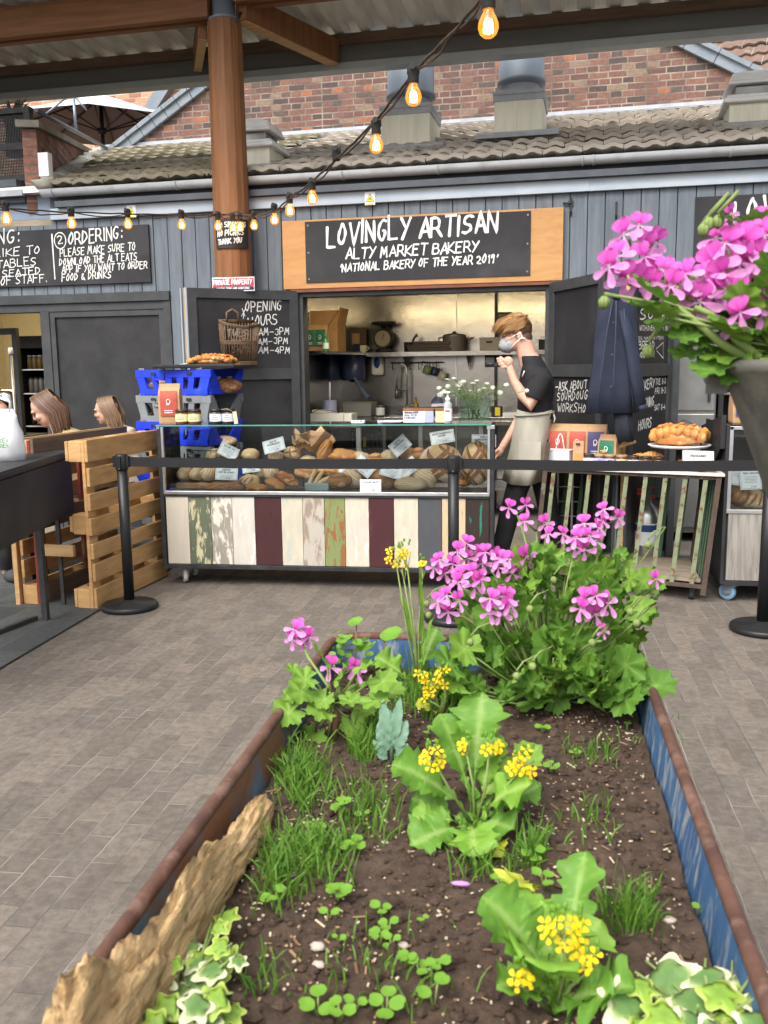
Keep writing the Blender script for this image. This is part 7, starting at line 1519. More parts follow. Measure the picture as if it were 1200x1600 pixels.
for i in range(160):
    mb.col = rr_.uniform(.02, .6); sy = -1; z0 = rr_.uniform(.06, .115); x0 = rr_.uniform(-.03, .06); mb.tube([P(x0+.03, sy*.055, z0+.015), P(x0, sy*.079, z0-.01), P(x0-.045, sy*.083, z0-.03), P(x0-.075, sy*.072, z0-.052)], [.003, .0046, .004, .001], 5)
    mb.tube([P(x0+.03, .055, z0+.015), P(x0, .079, z0-.01), P(x0-.045, .083, z0-.03)], [.003, .0045, .001], 5)
mb.build('fringe', hair_m, man)
mskm = mat('grey_mask_cloth', (.36, .37, .37), .85, c2=(.31, .32, .32), sc=30)
mb = MB(); mb.blob(P(-.058, 0, -.055), (.060*HS, .064*HS, .060*HS), 22, 14, 0, 0, 0, HR_, lambda q: Vector((q.x*(1.12 if q.x < 0 else .8), q.y, q.z))); mk = mb.build('face_mask', mskm, man)
mb = MB()
for i in range(30):
    th, ph = rr_.uniform(.5, 2.6), rr_.uniform(math.pi*.6, math.pi*1.5); d = Vector((math.sin(th)*math.cos(ph), math.sin(th)*math.sin(ph), math.cos(th))); q = Vector((d.x*.060*1.12, d.y*.064, d.z*.060))*1.012
    mb.blob(P(-.058+q.x, q.y, -.055+q.z), .0036, 6, 4)
mb.build('spots', ink, mk)
for sy in (-1, 1):
    mb = MB(); mb.tube([P(-.05, sy*.056, -.02), P(-.02, sy*.078, -.004), P(.022, sy*.084, .01), P(.034, sy*.082, -.012), P(.026, sy*.08, -.03)], .0035, 5); mb.tube([P(-.05, sy*.058, -.085), P(-.01, sy*.076, -.05), P(.024, sy*.082, -.028)], .003, 5)
    if sy < 0: mb.tube([P(.026, sy*.083, -.022), P(.055, sy*.082, -.032)], [.008, .006], 6)
    mb.build('ear_loop', white_plastic, mk)
shirt = mat('black_cotton', (.010, .010, .012), .9, c2=(.018, .018, .02), sc=7, bump=.5, bsc=16, bdist=.01)
mb = MB(); torso(mb, .012, [(828, 556, .062, .075)]+TOR[1:6]+[(836, 640, .115, .155), (837, 655, .11, .15)])
mb.tube([sh+Vector((0, .05, .02)), sh, sh.lerp(el, .45), sh.lerp(el, .74)], [.07, .074, .070, .066], 16); mb.tube([s2+Vector((0, -.05, .02)), s2, s2.lerp(e2, .45), s2.lerp(e2, .74)], [.07, .074, .068, .064], 16)
ts = mb.build('tshirt', shirt, man); remesh(ts, .007, 4)
c = mp(818, 584, -.12); mb = MB(); mb.tube([c+Vector((-.008, -.02, -.02)), c+Vector((.006, -.03, .02))], .004, 5); mb.build('shirt_print', chalk, ts)
apm = mat('oat_linen', (.42, .40, .33), .9, c2=(.34, .32, .26), sc=9, stretch=(1, 1, .4), bump=.5, bsc=14, bdist=.008)
def skirt(rows, n_=44):
    out = []
    for px, py, hx_, hy_, fold in rows:
        c_ = mp(px, py); out.append([(c_.x+hx_*math.cos(a)*(1+fold*.5*math.sin(a*7+py*.03)), c_.y+hy_*math.sin(a)*(1+fold*math.sin(a*6+py*.02)), c_.z+.01*math.cos(a*2)) for a in [math.pi*(.12+.0)+6.283*(.88)*i/n_ for i in range(n_+1)]])
    return out
mb = MB(); R_ = skirt([(836, 641, .124, .165, .0), (835, 650, .126, .168, .02), (832, 670, .130, .172, .03), (827, 700, .132, .175, .05), (821, 730, .136, .172, .07), (816, 752, .138, .17, .08)])
ids = [[mb.v(p) for p in rg] for rg in R_]
for a, b in zip(ids, ids[1:]):
    for i in range(len(a)-1): mb.f([a[i], a[i+1], b[i+1], b[i]], 0, True)
ap = mb.build('apron', apm, man); s_ = ap.modifiers.new('solid', 'SOLIDIFY'); s_.thickness = .004
mb = MB(); c_ = mp(835, 646); mb.tube([(c_.x+.136*math.cos(a), c_.y+.18*math.sin(a), c_.z+.012*math.cos(a)) for a in [6.283*i/30 for i in range(31)]], .008, 6); mb.tube([(c_.x+.13, c_.y-.06, c_.z), (c_.x+.142, c_.y-.09, c_.z-.03), (c_.x+.135, c_.y-.1, c_.z-.06)], [.008, .007, .004], 5); mb.build('apron_tie', apm, ap)
pk = mp(828, 704, -.19); mb = MB(); mb.box(pk+Vector((0, .006, -.02)), (.15, .006, .16), 0, RZ(-.1)); mb.build('pocket', apm, ap)
trm = mat('black_trousers', (.012, .012, .014), .85, c2=(.022, .022, .024), sc=7, bump=.5, bsc=14, bdist=.01)
mb = MB(); torso(mb, .012, [(835, 655, .10, .14), (835, 680, .10, .14), (833, 700, .098, .14)])
for a, k, s_, f_, _ in LEG: mb.tube([a, a.lerp(k, .5), k, k.lerp(s_, .6), s_+(f_-s_)*.5], [.098, .092, .08, .072, .064], 16)
tr_ = mb.build('trousers', trm, man); remesh(tr_, .008, 4)
for a, k, s_, f_, sg in LEG:
    mb = MB(); mb.blob(f_+Vector((-.07, 0, -.022)), (.145, .056, .052), 14, 8); mb.box(f_+Vector((-.07, 0, -.062)), (.27, .10, .016)); mb.build('shoe', rubber, man)
mb = MB(); mb.bar(pc+fwd*.005+hx*.01+side*.004, pc+fwd*.10+hx*-.015, .022, .022); mb.blob(pc+fwd*.12-hx*.01, (.035, .02, .018), 10, 6); o = mb.build('tongs', black_paint); tag(o, 'dark tool held up at the chin in the hand of the baker', 'tool')

# ---------------------------------------------------------------- festoon lights
amber = thin_glass('amber_bulb_glass', (1, .88, .68)); _t = amber.node_tree; _e = _t.nodes.new('ShaderNodeEmission'); _e.inputs[0].default_value = (1, .30, .025, 1); _e.inputs[1].default_value = .2; _a = _t.nodes.new('ShaderNodeAddShader'); _o = _t.nodes['Material Output']; _t.links.new(_o.inputs[0].links[0].from_socket, _a.inputs[0]); _t.links.new(_e.outputs[0], _a.inputs[1]); _t.links.new(_a.outputs[0], _o.inputs[0])   # the lit glass glows
fil = mat('glowing_filament', (1, .6, .25), .5, emit=(1, .47, .12), estr=17)
cable_m = mat('cable', (.035, .025, .02), .7, c2=(.07, .05, .035), sc=40)
def festoon(label, pts, bulbs, extra=()):
    """pts: cable points (px, py, y); bulbs: (px, py of the glass centre, y, lit)"""
    P0 = ony(*pts[0]); t = thing('festoon_lights', label, 'string lights', P0)
    def cab(off, r_, seed):
        rr_ = random.Random(seed); mb = MB(); ps = []
        for i, (a, b) in enumerate(zip(pts, pts[1:])):
            A_, B_ = ony(*a), ony(*b)
            for k in range(6): ps.append(A_.lerp(B_, k/6)+Vector((rr_.uniform(-1, 1), rr_.uniform(-1, 1), rr_.uniform(-1, 1)))*.004+Vector((0, 0, off*math.sin(math.pi*k/6))))
        ps.append(ony(*pts[-1])); mb.tube(ps, r_, 6); mb.build('cable', cable_m, t)
    cab(0, .0055, 1); cab(-.025, .0042, 2)
    for px, py, y, lit in bulbs:
        c = ony(px, py, y); r_ = .03
        mb = MB(); mb.x = Matrix.Translation(c); mb.lathe([(.018, .045), (.020, .05), (.020, .075), (.023, .08), (.023, .10), (.014, .108)], 14); mb.tube([(0, -.03, .098), (0, .03, .098)], .012, 8); mb.build('lamp_holder', rubber, t)
        if not lit: continue
        mb = MB(); mb.x = Matrix.Translation(c); mb.lathe([(.002, -.031), (.014, -.028), (.024, -.019), (.0295, -.004), (.0285, .010), (.022, .026), (.015, .038), (.0145, .046)], 18, close=False); b = mb.build('bulb', amber, t)
        mb = MB(); mb.x = Matrix.Translation(c)
        for a in range(4): q = Vector((.0085*math.cos(a*1.57), .0085*math.sin(a*1.57), 0)); mb.tube([q*.5+Vector((0, 0, .018)), q+Vector((0, 0, .006)), q+Vector((0, 0, -.016))], .0062, 6)
        mb.build('filament', fil, b)
    for a in extra:
        mb = MB(); mb.tube([ony(*q) for q in a], .006, 5); mb.build('cable_tie', cable_m, t)
festoon('string of warm bulbs sagging in front of the ordering board to the timber post', [(-40, 320, 5.2), (12, 325, 5.3), (112, 332, 5.8), (203, 334, 6.3), (284, 336, 6.6), (338, 335, 6.85), (365, 336, 6.95), (398, 336, 6.9)],
        [(10, 343, 5.3, 1), (112, 350, 5.8, 1), (200, 351, 6.3, 1), (284, 352, 6.6, 1), (341, 354, 6.85, 1), (364, 356, 6.95, 1), (375, 356, 6.95, 1), (397, 353, 6.9, 1)], [[(330, 336, 7.0), (345, 338, 6.98), (372, 330, 7.02), (386, 336, 7.0)]])
festoon('string of warm bulbs rising from the timber post to the top of the picture', [(398, 338, 6.9), (430, 330, 6.2), (452, 310, 5.7), (487, 285, 5.1), (526, 248, 4.6), (584, 192, 4.05), (648, 112, 3.5), (712, 45, 3.05), (757, -8, 2.8)],
        [(429, 344, 6.2, 1), (453, 330, 5.7, 1), (488, 311, 5.1, 1), (526, 266, 4.6, 0), (588, 228, 4.0, 1), (646, 152, 3.45, 1), (763, 42, 2.78, 1)])
# ---------------------------------------------------------------- blue metal trough with soil
TX0, TX1, TY0, TY1, TRZ = -.406, .216, .42, 1.852, .945
trough = thing('metal_trough', 'old blue painted metal trough planter with a rusty rolled rim', 'planter', ((TX0+TX1)/2, (TY0+TY1)/2, 0))
bluep = mat('worn_blue_paint', (.034, .092, .20), .65, c2=(.055, .135, .265), sc=5, c3=(.27, .29, .31), sc3=11, lo3=.5, hi3=.62, bump=.3, bsc=60, stretch=(3, 3, 1), dist=.8)
rustb = mat('rust_and_blue', (.045, .11, .2), .7, c2=(.1, .16, .22), sc=4, c3=(.16, .075, .04), sc3=3.5, lo3=.47, hi3=.56, bump=.4, bsc=60)
def rrect(ins, r_=.07, n_=8):
    pts = []
    for cx_, cy_, a0 in ((TX1-r_, TY1-r_, 0), (TX0+r_, TY1-r_, 90), (TX0+r_, TY0+r_, 180), (TX1-r_, TY0+r_, 270)):
        for i in range(n_+1): a = R(a0+90*i/n_); pts.append((cx_+(r_-ins)*math.cos(a), cy_+(r_-ins)*math.sin(a)))
    return pts
mb = MB(); lo, hi = rrect(.045), rrect(.008); n_ = len(hi)
for A_, B_, zA, zB, m_ in ((lo, hi, .62, TRZ-.004, 0), (rrect(.041), rrect(.004), .62, TRZ-.004, 1)):
    a = [mb.v((x, y, zA)) for x, y in A_]; b = [mb.v((x, y, zB)) for x, y in B_]
    for i in range(n_):
        f = [a[i], a[(i+1) % n_], b[(i+1) % n_], b[i]]; mx_ = (hi[i][0]+hi[(i+1) % n_][0])/2
        mb.f(f if m_ else f[::-1], 1 if mx_ < TX0+.05 else 0, True)
mb.f([mb.v((x, y, .62)) for x, y in lo], 1)
mb.build('tank', [bluep, rustb], trough)
for x in (TX0+.08, TX1-.08):
    for y in (TY0+.1, TY1-.1): mb = MB(); mb.box((x, y, .31), (.05, .05, .62)); mb.build('leg', rust_m, trough, bevel=.003)
mb = MB(); hp = rrect(.0); mb.tube([(x, y, TRZ) for x, y in hp]+[(hp[0][0], hp[0][1], TRZ)], .0092, 10, caps=False); mb.build('rim', rust_m, trough)
SZ = .882
def soil_h(x, y):
    v = Vector((x, y, 0)); h = SZ+.012*mnoise.noise(v*6)+.008*mnoise.noise(v*17)+.006*mnoise.noise(v*43)+.004*abs(mnoise.noise(v*110))
    h += .012*math.exp(-((x-TX0)/.06)**2)*.6+.02*max(0, (y-1.2))*.3; return h
soil_m = mat('dark_compost', (.078, .05, .033), .95, c2=(.034, .021, .014), sc=60, detail=9, bump=1.0, bsc=160, bdist=.004, c3=(.085, .058, .042), sc3=9, lo3=.5, hi3=.75)
mb = MB(); gx, gy = 92, 210; x0, x1, y0, y1 = TX0+.02, TX1-.02, TY0+.03, TY1-.025
for j in range(gy+1):
    for i in range(gx+1): x = x0+(x1-x0)*i/gx; y = y0+(y1-y0)*j/gy; mb.v((x, y, soil_h(x, y)+.004*mnoise.noise(Vector((x*240, y*240, 3)))))
for j in range(gy):
    for i in range(gx): a = j*(gx+1)+i; mb.f([a, a+1, a+gx+2, a+gx+1], 0, True)
mb.build('soil', soil_m, trough)
rnd.seed(31); mb = MB()
for i in range(2600):
    x, y = rnd.uniform(x0+.01, x1-.01), rnd.uniform(y0+.05, y1-.01); r_ = rnd.choice((.002, .003, .003, .004, .006))*rnd.uniform(.8, 1.4); mb.blob((x, y, soil_h(x, y)+r_*.35), (r_*rnd.uniform(.8, 1.5), r_, r_*.8), 5, 4, 0, .5, i)
for p in range(len(mb.SM)): mb.SM[p] = False
o = mb.build('soil_clods', soil_m); tag(o, 'crumbs and clods of dark compost lying over the trough soil', 'soil', kind='stuff')
mb = MB()
for i in range(3800):
    x, y = rnd.uniform(x0+.01, x1-.01), rnd.uniform(y0+.05, y1-.02)
    if mnoise.noise(Vector((x*5, y*5, 7))) < rnd.uniform(-.5, .35): continue
    L_ = rnd.choice((.001, .0012, .0016, .002, .003, .001, .0012, .0016, .002, .003, .001, .0012, .0016, .002, .003, .008))*rnd.uniform(.7, 1.2); w_ = rnd.uniform(.0009, .0018); a = rnd.uniform(0, 6.28); z = soil_h(x, y)+.0035; rot = RZ(a) @ RX(rnd.uniform(-.4, .4)) @ RY(rnd.uniform(-.4, .4))
    mb.box((x, y, z), (L_*2, w_*1.6, w_*.8), rnd.choice((0, 0, 1, 1, 2)), rot)
o = mb.build('soil_flecks', [mat('pale_fleck', (.5, .42, .3), .9), mat('tan_chip', (.3, .19, .1), .9), mat('brown_chip', (.16, .09, .05), .9)]); tag(o, 'pale grit and wood chips scattered over the dark trough soil', 'grit', kind='stuff')
def son(px, py): p = onz(px, py, SZ+.004); p.z = soil_h(p.x, p.y); return p
peb = mat('pale_pebble', (.4, .34, .27), .8, c2=(.38, .33, .29), sc=30)
for px, py, r_, lb_ in ((470, 1343, .008, 'small white pebble under the lowest mustard leaves'), (498, 1518, .009, 'round white pebble at the front of the soil'), (497, 1489, .011, 'flat tan pebble at the front of the soil'), (1046, 1436, .010, 'white pebble at the right of the grass tuft'), (602, 1318, .006, 'tiny grey pebble left of the mustard plant'), (835, 1310, .007, 'grey pebble right of the mustard plant'), (630, 1475, .008, 'tan pebble among the seedlings')):
    p = son(px, py); mb = MB(); mb.blob(p+Vector((0, 0, r_*.4)), (r_*.8, r_*.6, r_*.4), 10, 7, 0, .4, px); o = mb.build('pebble', peb); tag(o, lb_, 'pebble')
p = son(720, 1392); mb = MB(); mb.blob(p+Vector((0, 0, .006)), (.013, .004, .003), 8, 5); o = mb.build('fallen_petal', mat('lilac_petal', (.4, .2, .45), .6)); tag(o, 'single lilac petal fallen on the soil', 'petal')
logm = mat('weathered_wood', (.64, .45, .23), .9, c2=(.46, .28, .12), sc=16, detail=9, stretch=(5, .8, 5), bump=1.0, bsc=30, bdist=.012, c3=(.17, .095, .05), sc3=8, lo3=.58, hi3=.7); mb = MB(); rings = []; n_ = 44; k_ = 70
for j in range(k_+1):
    t_ = j/k_; y = .60+.56*t_; wl = (.021*(1-t_)**.5+.009)*(1+.25*math.sin(t_*9)); hh = (.046*(1-t_)**.6+.012+.010*max(0, 1-t_*3.2))*(1+.15*math.sin(t_*13+1)); cx_ = TX0+.032+.018*(1-t_)+.018*t_; rg = []
    for i in range(n_):
        a = 6.283*i/n_; v = Vector((math.cos(a)*.9, math.sin(a)*.9, t_*7)); nz_ = 1+.30*mnoise.noise(Vector((math.cos(a)*1.2, math.sin(a)*1.2, t_*9)))+.30*mnoise.noise(Vector((math.cos(a)*4, math.sin(a)*4, t_*14)))+.3*mnoise.noise(Vector((math.cos(a)*8, math.sin(a)*8, t_*4)))+.2*mnoise.noise(Vector((math.cos(a)*9, math.sin(a)*9, t_*40)))
        sx_ = math.cos(a); sz_ = math.sin(a); lean_ = -.25*sz_
        rg.append((cx_+wl*.62*(sx_*nz_+lean_), y+.012*mnoise.noise(v*4), SZ+.016+.022*(1-t_)+hh*(sz_*nz_+.35)))
    rings.append(rg)
mb.loft(rings); o = mb.build('driftwood', logm); tag(o, 'chunk of pale orange weathered wood leaning along the left inner wall of the trough', 'wood')

# ---------------------------------------------------------------- leaves and blooms
def leafmat(name, c, c2, sc=14, transl=.3, rough=.55): return mat(name, c, rough, c2=c2, sc=sc, transl=transl, bump=.35, bsc=55, bdist=.003, spec=.35)
gla_m = leafmat('glaucous_green', (.16, .31, .2), (.24, .37, .27)); seed_m = leafmat('seedling_green', (.19, .37, .04), (.14, .31, .035), 30); grass_m = leafmat('grass_green', (.075, .19, .022), (.13, .25, .03), 40, .3); stemg = mat('green_stem', (.20, .27, .08), .6, c2=(.15, .20, .06), sc=20); stemr = mat('reddish_stem', (.22, .12, .06), .6)
ger_m = attrmat('geranium_green', [(0, (.105, .23, .03)), (.45, (.135, .27, .04)), (1, (.24, .37, .09))], .6, .3, .5); ger_y = attrmat('geranium_light', [(0, (.165, .305, .04)), (.45, (.2, .34, .05)), (1, (.3, .42, .11))], .6, .3, .5)
mus_m = attrmat('mustard_green', [(0, (.16, .32, .035)), (.45, (.21, .38, .05)), (1, (.38, .49, .17))], .5, .3, .5); mus_d = attrmat('mustard_dark_green', [(0, (.11, .25, .03)), (.45, (.15, .3, .04)), (1, (.31, .43, .14))], .5, .3, .5); mus_y = attrmat('yellow_leaf', [(0, (.40, .45, .03)), (1, (.5, .52, .15))], .5, .3, .5)  # mus_d: deeper leaf green, given to randomly picked mustard leaves
pet_hi = attrmat('upper_petal', [(0, (.66, .4, .6)), (.2, (.28, .01, .15)), (.42, (.60, .06, .42)), (1, (.70, .16, .54))], .6, .35, .4); pet_lo = attrmat('lower_petal', [(0, (.76, .6, .74)), (.3, (.68, .22, .56)), (1, (.77, .37, .68))], .6, .35, .35)
ivy_m = attrmat('variegated_ivy', [(0, (.10, .2, .06)), (.45, (.14, .25, .07)), (.62, (.30, .40, .15)), (.72, (.60, .62, .36)), (1, (.68, .68, .45))], .45, .2, .35); ivy_g = attrmat('lime_ivy', [(0, (.17, .30, .05)), (.6, (.25, .40, .05)), (.9, (.36, .47, .09)), (1, (.46, .52, .14))], .45, .25, .3); yel_m = mat('yellow_petal', (.80, .62, .012), .55, c2=(.78, .5, .01), sc=40, transl=.25)
def radial_leaf(mb, M_, rfn, size, m=0, n_=36, cup=.18, ruf=.10, lob=7, rings_=(.0, .3, .58, .82, 1.0), ph=0.0, vein=False):
    mb.x = M_; ids = []
    for k, r_ in enumerate(rings_):
        row = []
        for i in range(n_):
            a = 6.2832*i/n_; rr_ = r_*(rfn(a) if r_ > .7 else (rfn(a)*.5+.5)); mb.col = max(1e-4, r_ if not vein else (.9-.6*r_)*max(0, math.cos(lob*a))**6)
            z = cup*r_*r_+ruf*r_*r_*math.sin(lob*a+ph)+.03*math.sin(3*a+ph*2)*r_
            row.append(mb.v((rr_*math.sin(a)*size, rr_*math.cos(a)*size+size*.75, z*size)))
            if k == 0: row = row*n_; break
        ids.append(row)
    for a, b in zip(ids, ids[1:]):
        for i in range(n_):
            q = [a[i], b[i], b[(i+1) % n_], a[(i+1) % n_]] if a[i] != a[(i+1) % n_] else [a[i], b[i], b[(i+1) % n_]]
            mb.f(q, m, True)
    mb.x = Matrix.Identity(4); mb.col = 0.0
def r_ger(a):
    d = abs(((a+math.pi) % 6.2832)-math.pi); s = 1+.10*math.cos(7*a)+.075*math.cos(21*a+.6); back = math.pi-d
    return s*(1-.62*math.exp(-(back/.22)**2))
def r_ivy(a):
    d = ((a+math.pi) % 6.2832)-math.pi; r_ = .52
    for c_, w_, h_ in ((0, .36, .62), (1.05, .34, .42), (-1.05, .34, .42), (2.1, .36, .28), (-2.1, .36, .28)): r_ += h_*math.exp(-((d-c_)/w_)**2)
    return r_*(1-.55*math.exp(-((math.pi-abs(d))/.25)**2))
def r_cot(a):
    d = abs(((a+math.pi) % 6.2832)-math.pi); return 1-.22*math.exp(-(d/.3)**2)
def long_leaf(mb, M_, L_, W_, m=0, curl=.6, teeth=9, ruf=.10, lobe=True, seed=0, nt=52):
    """blade along +y with toothed ruffled edge; bends down by curl (radians over its length)"""
    mb.x = M_; rows = []; rr_ = random.Random(seed); ph = rr_.uniform(0, 6); y = z = 0.0; ang = 0.0
    for k in range(nt+1):
        t_ = k/nt
        if lobe:
            w = .05+.95*max(0, math.sin(math.pi*min(1, max(0, (t_-.42)/.64))))**.7 if t_ > .42 else .05+.22*max(0, math.sin(t_*34))*(t_ > .12)
            if t_ > .93: w *= 1-((t_-.93)/.07)**2*.8
        else: w = math.sin(math.pi*min(.985, .04+t_*.95))**.8
        w *= ((.72+.2*math.cos(t_*22)+.42*((t_*teeth*1.5) % 1)) if lobe else (.93+.12*((t_*teeth) % 1)))*W_/2; row = []
        for s_ in (-1, -.8, -.55, -.3, -.07, .07, .3, .55, .8, 1):
            e = abs(s_); zz = .22*w*e+ruf*W_*e*e*math.sin(t_*22+ph+(2 if s_ < 0 else 0)); wob = 1+(.05*math.sin(t_*31+s_*3+ph) if e == 1 else 0); mb.col = max(1e-4, 1-.4*t_ if e < .1 else .6*max(0, math.sin((t_-e*.16)*44))**8)
            row.append(mb.v((s_*w*wob, y-zz*math.sin(ang), z+zz*math.cos(ang))))
        rows.append(row); ang = -curl*t_; y += L_/nt*math.cos(ang); z += L_/nt*math.sin(ang)
    for a, b in zip(rows, rows[1:]):
        for i in range(9): mb.f([a[i], a[i+1], b[i+1], b[i]], m, True)
    mb.x = Matrix.Identity(4); mb.col = 0.0
def orient(o, d, up, roll=0.0):
    """leaf frame: +y along d, +z near up"""
    d = Vector(d).normalized(); x = d.cross(Vector(up)); x = x.normalized() if x.length > 1e-5 else d.orthogonal().normalized(); z = x.cross(d); mm = Matrix.Identity(4)
    for i in range(3): mm[i][0] = x[i]; mm[i][1] = d[i]; mm[i][2] = z[i]; mm[i][3] = o[i]
    return mm @ Matrix.Rotation(roll, 4, 'Y')
def bloom(mb, c, nrm, s, rr_, mh=0, ml=1):
    """five-petalled geranium bloom facing nrm; two dark upper petals, three pale lower ones"""
    nrm = Vector(nrm).normalized(); up = Vector((0, 0, 1)); x = up.cross(nrm); x = x.normalized() if x.length > .05 else Vector((1, 0, 0)); y = nrm.cross(x); rot = Matrix((x, y, nrm)).transposed(); roll = rr_.uniform(-.5, .5)
    for k, (a, L_, W_, m) in enumerate(((.40, .92, .64, mh), (-.40, .92, .64, mh), (1.85, .98, .42, ml), (-1.85, .98, .42, ml), (3.14, 1.0, .45, ml))):
        a += roll+rr_.uniform(-.12, .12); d = Vector((math.sin(a), math.cos(a), 0)); sd_ = Vector((math.cos(a), -math.sin(a), 0)); rows = []; bend = rr_.uniform(-.1, .35) if m == ml else rr_.uniform(-.5, 0)
        for t_, w in ((.02, .06), (.3, .42), (.58, .86), (.82, 1.0), (.96, .7), (1.02, .2)):
            row = []
            for s_ in (-1, -.4, .4, 1):
                mb.col = max(1e-4, t_*.9+.05*abs(s_)); q = d*(t_*L_)+sd_*(s_*w*W_/2)+Vector((0, 0, 1))*(.16*(1-t_)-.05+.10*t_*abs(s_)-bend*t_*t_*.5+.03*math.sin(s_*4+k))
                row.append(mb.v(c+rot @ (q*s)))
            rows.append(row)
        for p, q in zip(rows, rows[1:]):
            for i in range(3): mb.f([p[i], p[i+1], q[i+1], q[i]], m, True)
    mb.col = 0.0
def flower_head(t, px, py, y, nb, s, stem_from, seed, spread=1.0, dark=True):
    rr_ = random.Random(seed); c = ony(px, py, y); mb = MB(); toc = (CAM-c).normalized()
    for i in range(nb):
        a = 6.283*i/nb+rr_.uniform(-.4, .4); r_ = 0 if nb == 1 else s*.95*spread*rr_.uniform(.75, 1.1); o_ = c+CR*(r_*math.cos(a))+Vector((0, 0, 1))*(r_*math.sin(a)*.75)+toc*rr_.uniform(-.01, .01)
        n_ = toc+CR*(.9*math.cos(a))*.7+Vector((0, 0, 1))*(.5*math.sin(a)+.25); bloom(mb, o_, n_, s*rr_.uniform(.88, 1.1), rr_)
    h = mb.build('flower_head', [pet_hi, pet_lo], t)
    mb = MB(); b = c-toc*.03-Vector((0, 0, .018))
    for i in range(max(1, nb)): a = 6.283*i/max(1, nb); mb.tube([b, b.lerp(c, .5)+CR*(.012*math.cos(a)), c+CR*(s*.7*math.cos(a)*(nb > 1))+Vector((0, 0, s*.5*math.sin(a)*(nb > 1)))-toc*.004], [.0022, .0016, .002], 5)
    mid = stem_from.lerp(b, .55)+Vector((rr_.uniform(-.02, .02), 0, .01)); pts = [stem_from, stem_from.lerp(mid, .5), mid, mid.lerp(b, .6)+Vector((0, 0, .006)), b]; mb.tube(pts, [.0034, .003, .0026, .0024, .0022], 6); mb.build('stalk', stemg, h)
def bud(mb, c, s, rr_, m=0):
    for i in range(6):
        a = i*1.05; q = Vector((math.cos(a)*.4*s, math.sin(a)*.4*s, 0)); mb.tube([c+q*.3+Vector((0, 0, .5*s)), c+q, c+q*.9-Vector((0, 0, .6*s)), c+q*.3-Vector((0, 0, 1.0*s))], [.2*s, .36*s, .3*s, .06*s], 6, m)
def foliage(t, base, centre, rad, n_, size, seed, mats, spread=1.0, light=.3, minz=None, stalks=True):
    """palmate leaves through the volume of the plant, every one on its own petiole"""
    rr_ = random.Random(seed); mb = MB(); ms_ = MB()
    for i in range(n_):
        d = Vector((rr_.gauss(0, 1), rr_.gauss(0, 1), rr_.gauss(0, 1))).normalized(); r_ = rr_.uniform(.45, 1.0)**.6; p = Vector((centre.x+d.x*rad[0]*r_, centre.y+d.y*rad[1]*r_, centre.z+d.z*rad[2]*r_))
        if minz is not None and p.z < minz: p.z = minz+rr_.uniform(0, .02)
        out = (p-Vector((centre.x, centre.y, centre.z-rad[2]*1.2))).normalized(); dirn = (out+Vector((rr_.uniform(-.6, .6), rr_.uniform(-.8, .3), rr_.uniform(-.5, .1)))).normalized(); nrm = (Vector((0, 0, 1))*.8+out*.4+(CAM-p).normalized()*.75+Vector((rr_.uniform(-.5, .5), rr_.uniform(-.5, .5), 0))).normalized(); s = size*rr_.choice((.5, .7, .9, 1, 1.1, 1.2))
        radial_leaf(mb, orient(p, dirn, nrm, rr_.uniform(-.35, .35)), r_ger, s, 1 if rr_.random() < light else 0, cup=rr_.uniform(-.05, .3), ruf=rr_.uniform(.06, .17), n_=42, vein=True)
        if stalks and i % 2 == 0:
            j = base.lerp(p, .5)+Vector((0, 0, -.01)); ms_.tube([base.lerp(p, .12), j, p], [.0028, .0022, .0016], 5)
    mb.build('foliage', mats, t)
    if stalks: ms_.build('stems', stemg, t)
# ---------------------------------------------------------------- big pink geranium at the far end of the trough
B = son(858, 1092); gp = thing('geranium', 'large bushy pink geranium at the far right end of the blue trough', 'plant', B)
C = ony(862, 990, 1.74); foliage(gp, B, C, (.175, .15, .15), 190, .028, 5, [ger_m, ger_y], minz=B.z+.01)
C2 = ony(930, 900, 1.80); foliage(gp, B, C2, (.10, .08, .055), 40, .023, 6, [ger_m, ger_y], light=.5)
C3 = ony(800, 1060, 1.62); foliage(gp, B, C3, (.13, .07, .06), 40, .029, 8, [ger_m, ger_y], minz=B.z+.012)
C4 = ony(915, 1060, 1.60); foliage(gp, B, C4, (.10, .07, .05), 30, .031, 9, [ger_m, ger_y], minz=B.z+.012)
for k, (px, py, y, nb, s) in enumerate(((808, 790, 1.86, 2, .021), (838, 816, 1.84, 2, .022), (868, 838, 1.82, 2, .020), (912, 848, 1.80, 5, .023), (922, 828, 1.83, 3, .022), (950, 806, 1.84, 3, .020), (692, 886, 1.70, 4, .021), (730, 862, 1.74, 4, .022), (765, 872, 1.75, 3, .022), (822, 870, 1.72, 1, .025), (795, 884, 1.70, 5, .021), (733, 906, 1.66, 5, .023), (702, 943, 1.62, 4, .023), (780, 945, 1.60, 5, .025), (928, 944, 1.58, 5, .025), (1024, 905, 1.72, 1, .018), (942, 986, 1.55, 1, .016))):
    flower_head(gp, px, py, y, nb, s, B.lerp(ony(px, py, y), .25)+Vector((0, 0, .02)), 50+k)
rr = random.Random(3)
for px, py, y in ((865, 905, 1.66), (828, 950, 1.6), (735, 1002, 1.56), (985, 955, 1.6), (995, 972, 1.58), (925, 1003, 1.52), (670, 960, 1.64), (807, 1055, 1.5), (832, 1040, 1.5), (1012, 850, 1.74), (667, 942, 1.66)):
    mb = MB(); c = ony(px, py, y); bud(mb, c, .009, rr); a = c+Vector((.012, .01, .022)); mb.tube([B.lerp(a, .45), a+Vector((.02, .0, .01)), a, c+Vector((0, 0, .008))], .0018, 5); mb.build('bud', stemg, gp)
B = son(522, 1150); g2 = thing('geranium', 'small straggly pink geranium with two flower heads at the left wall of the trough', 'plant', B)
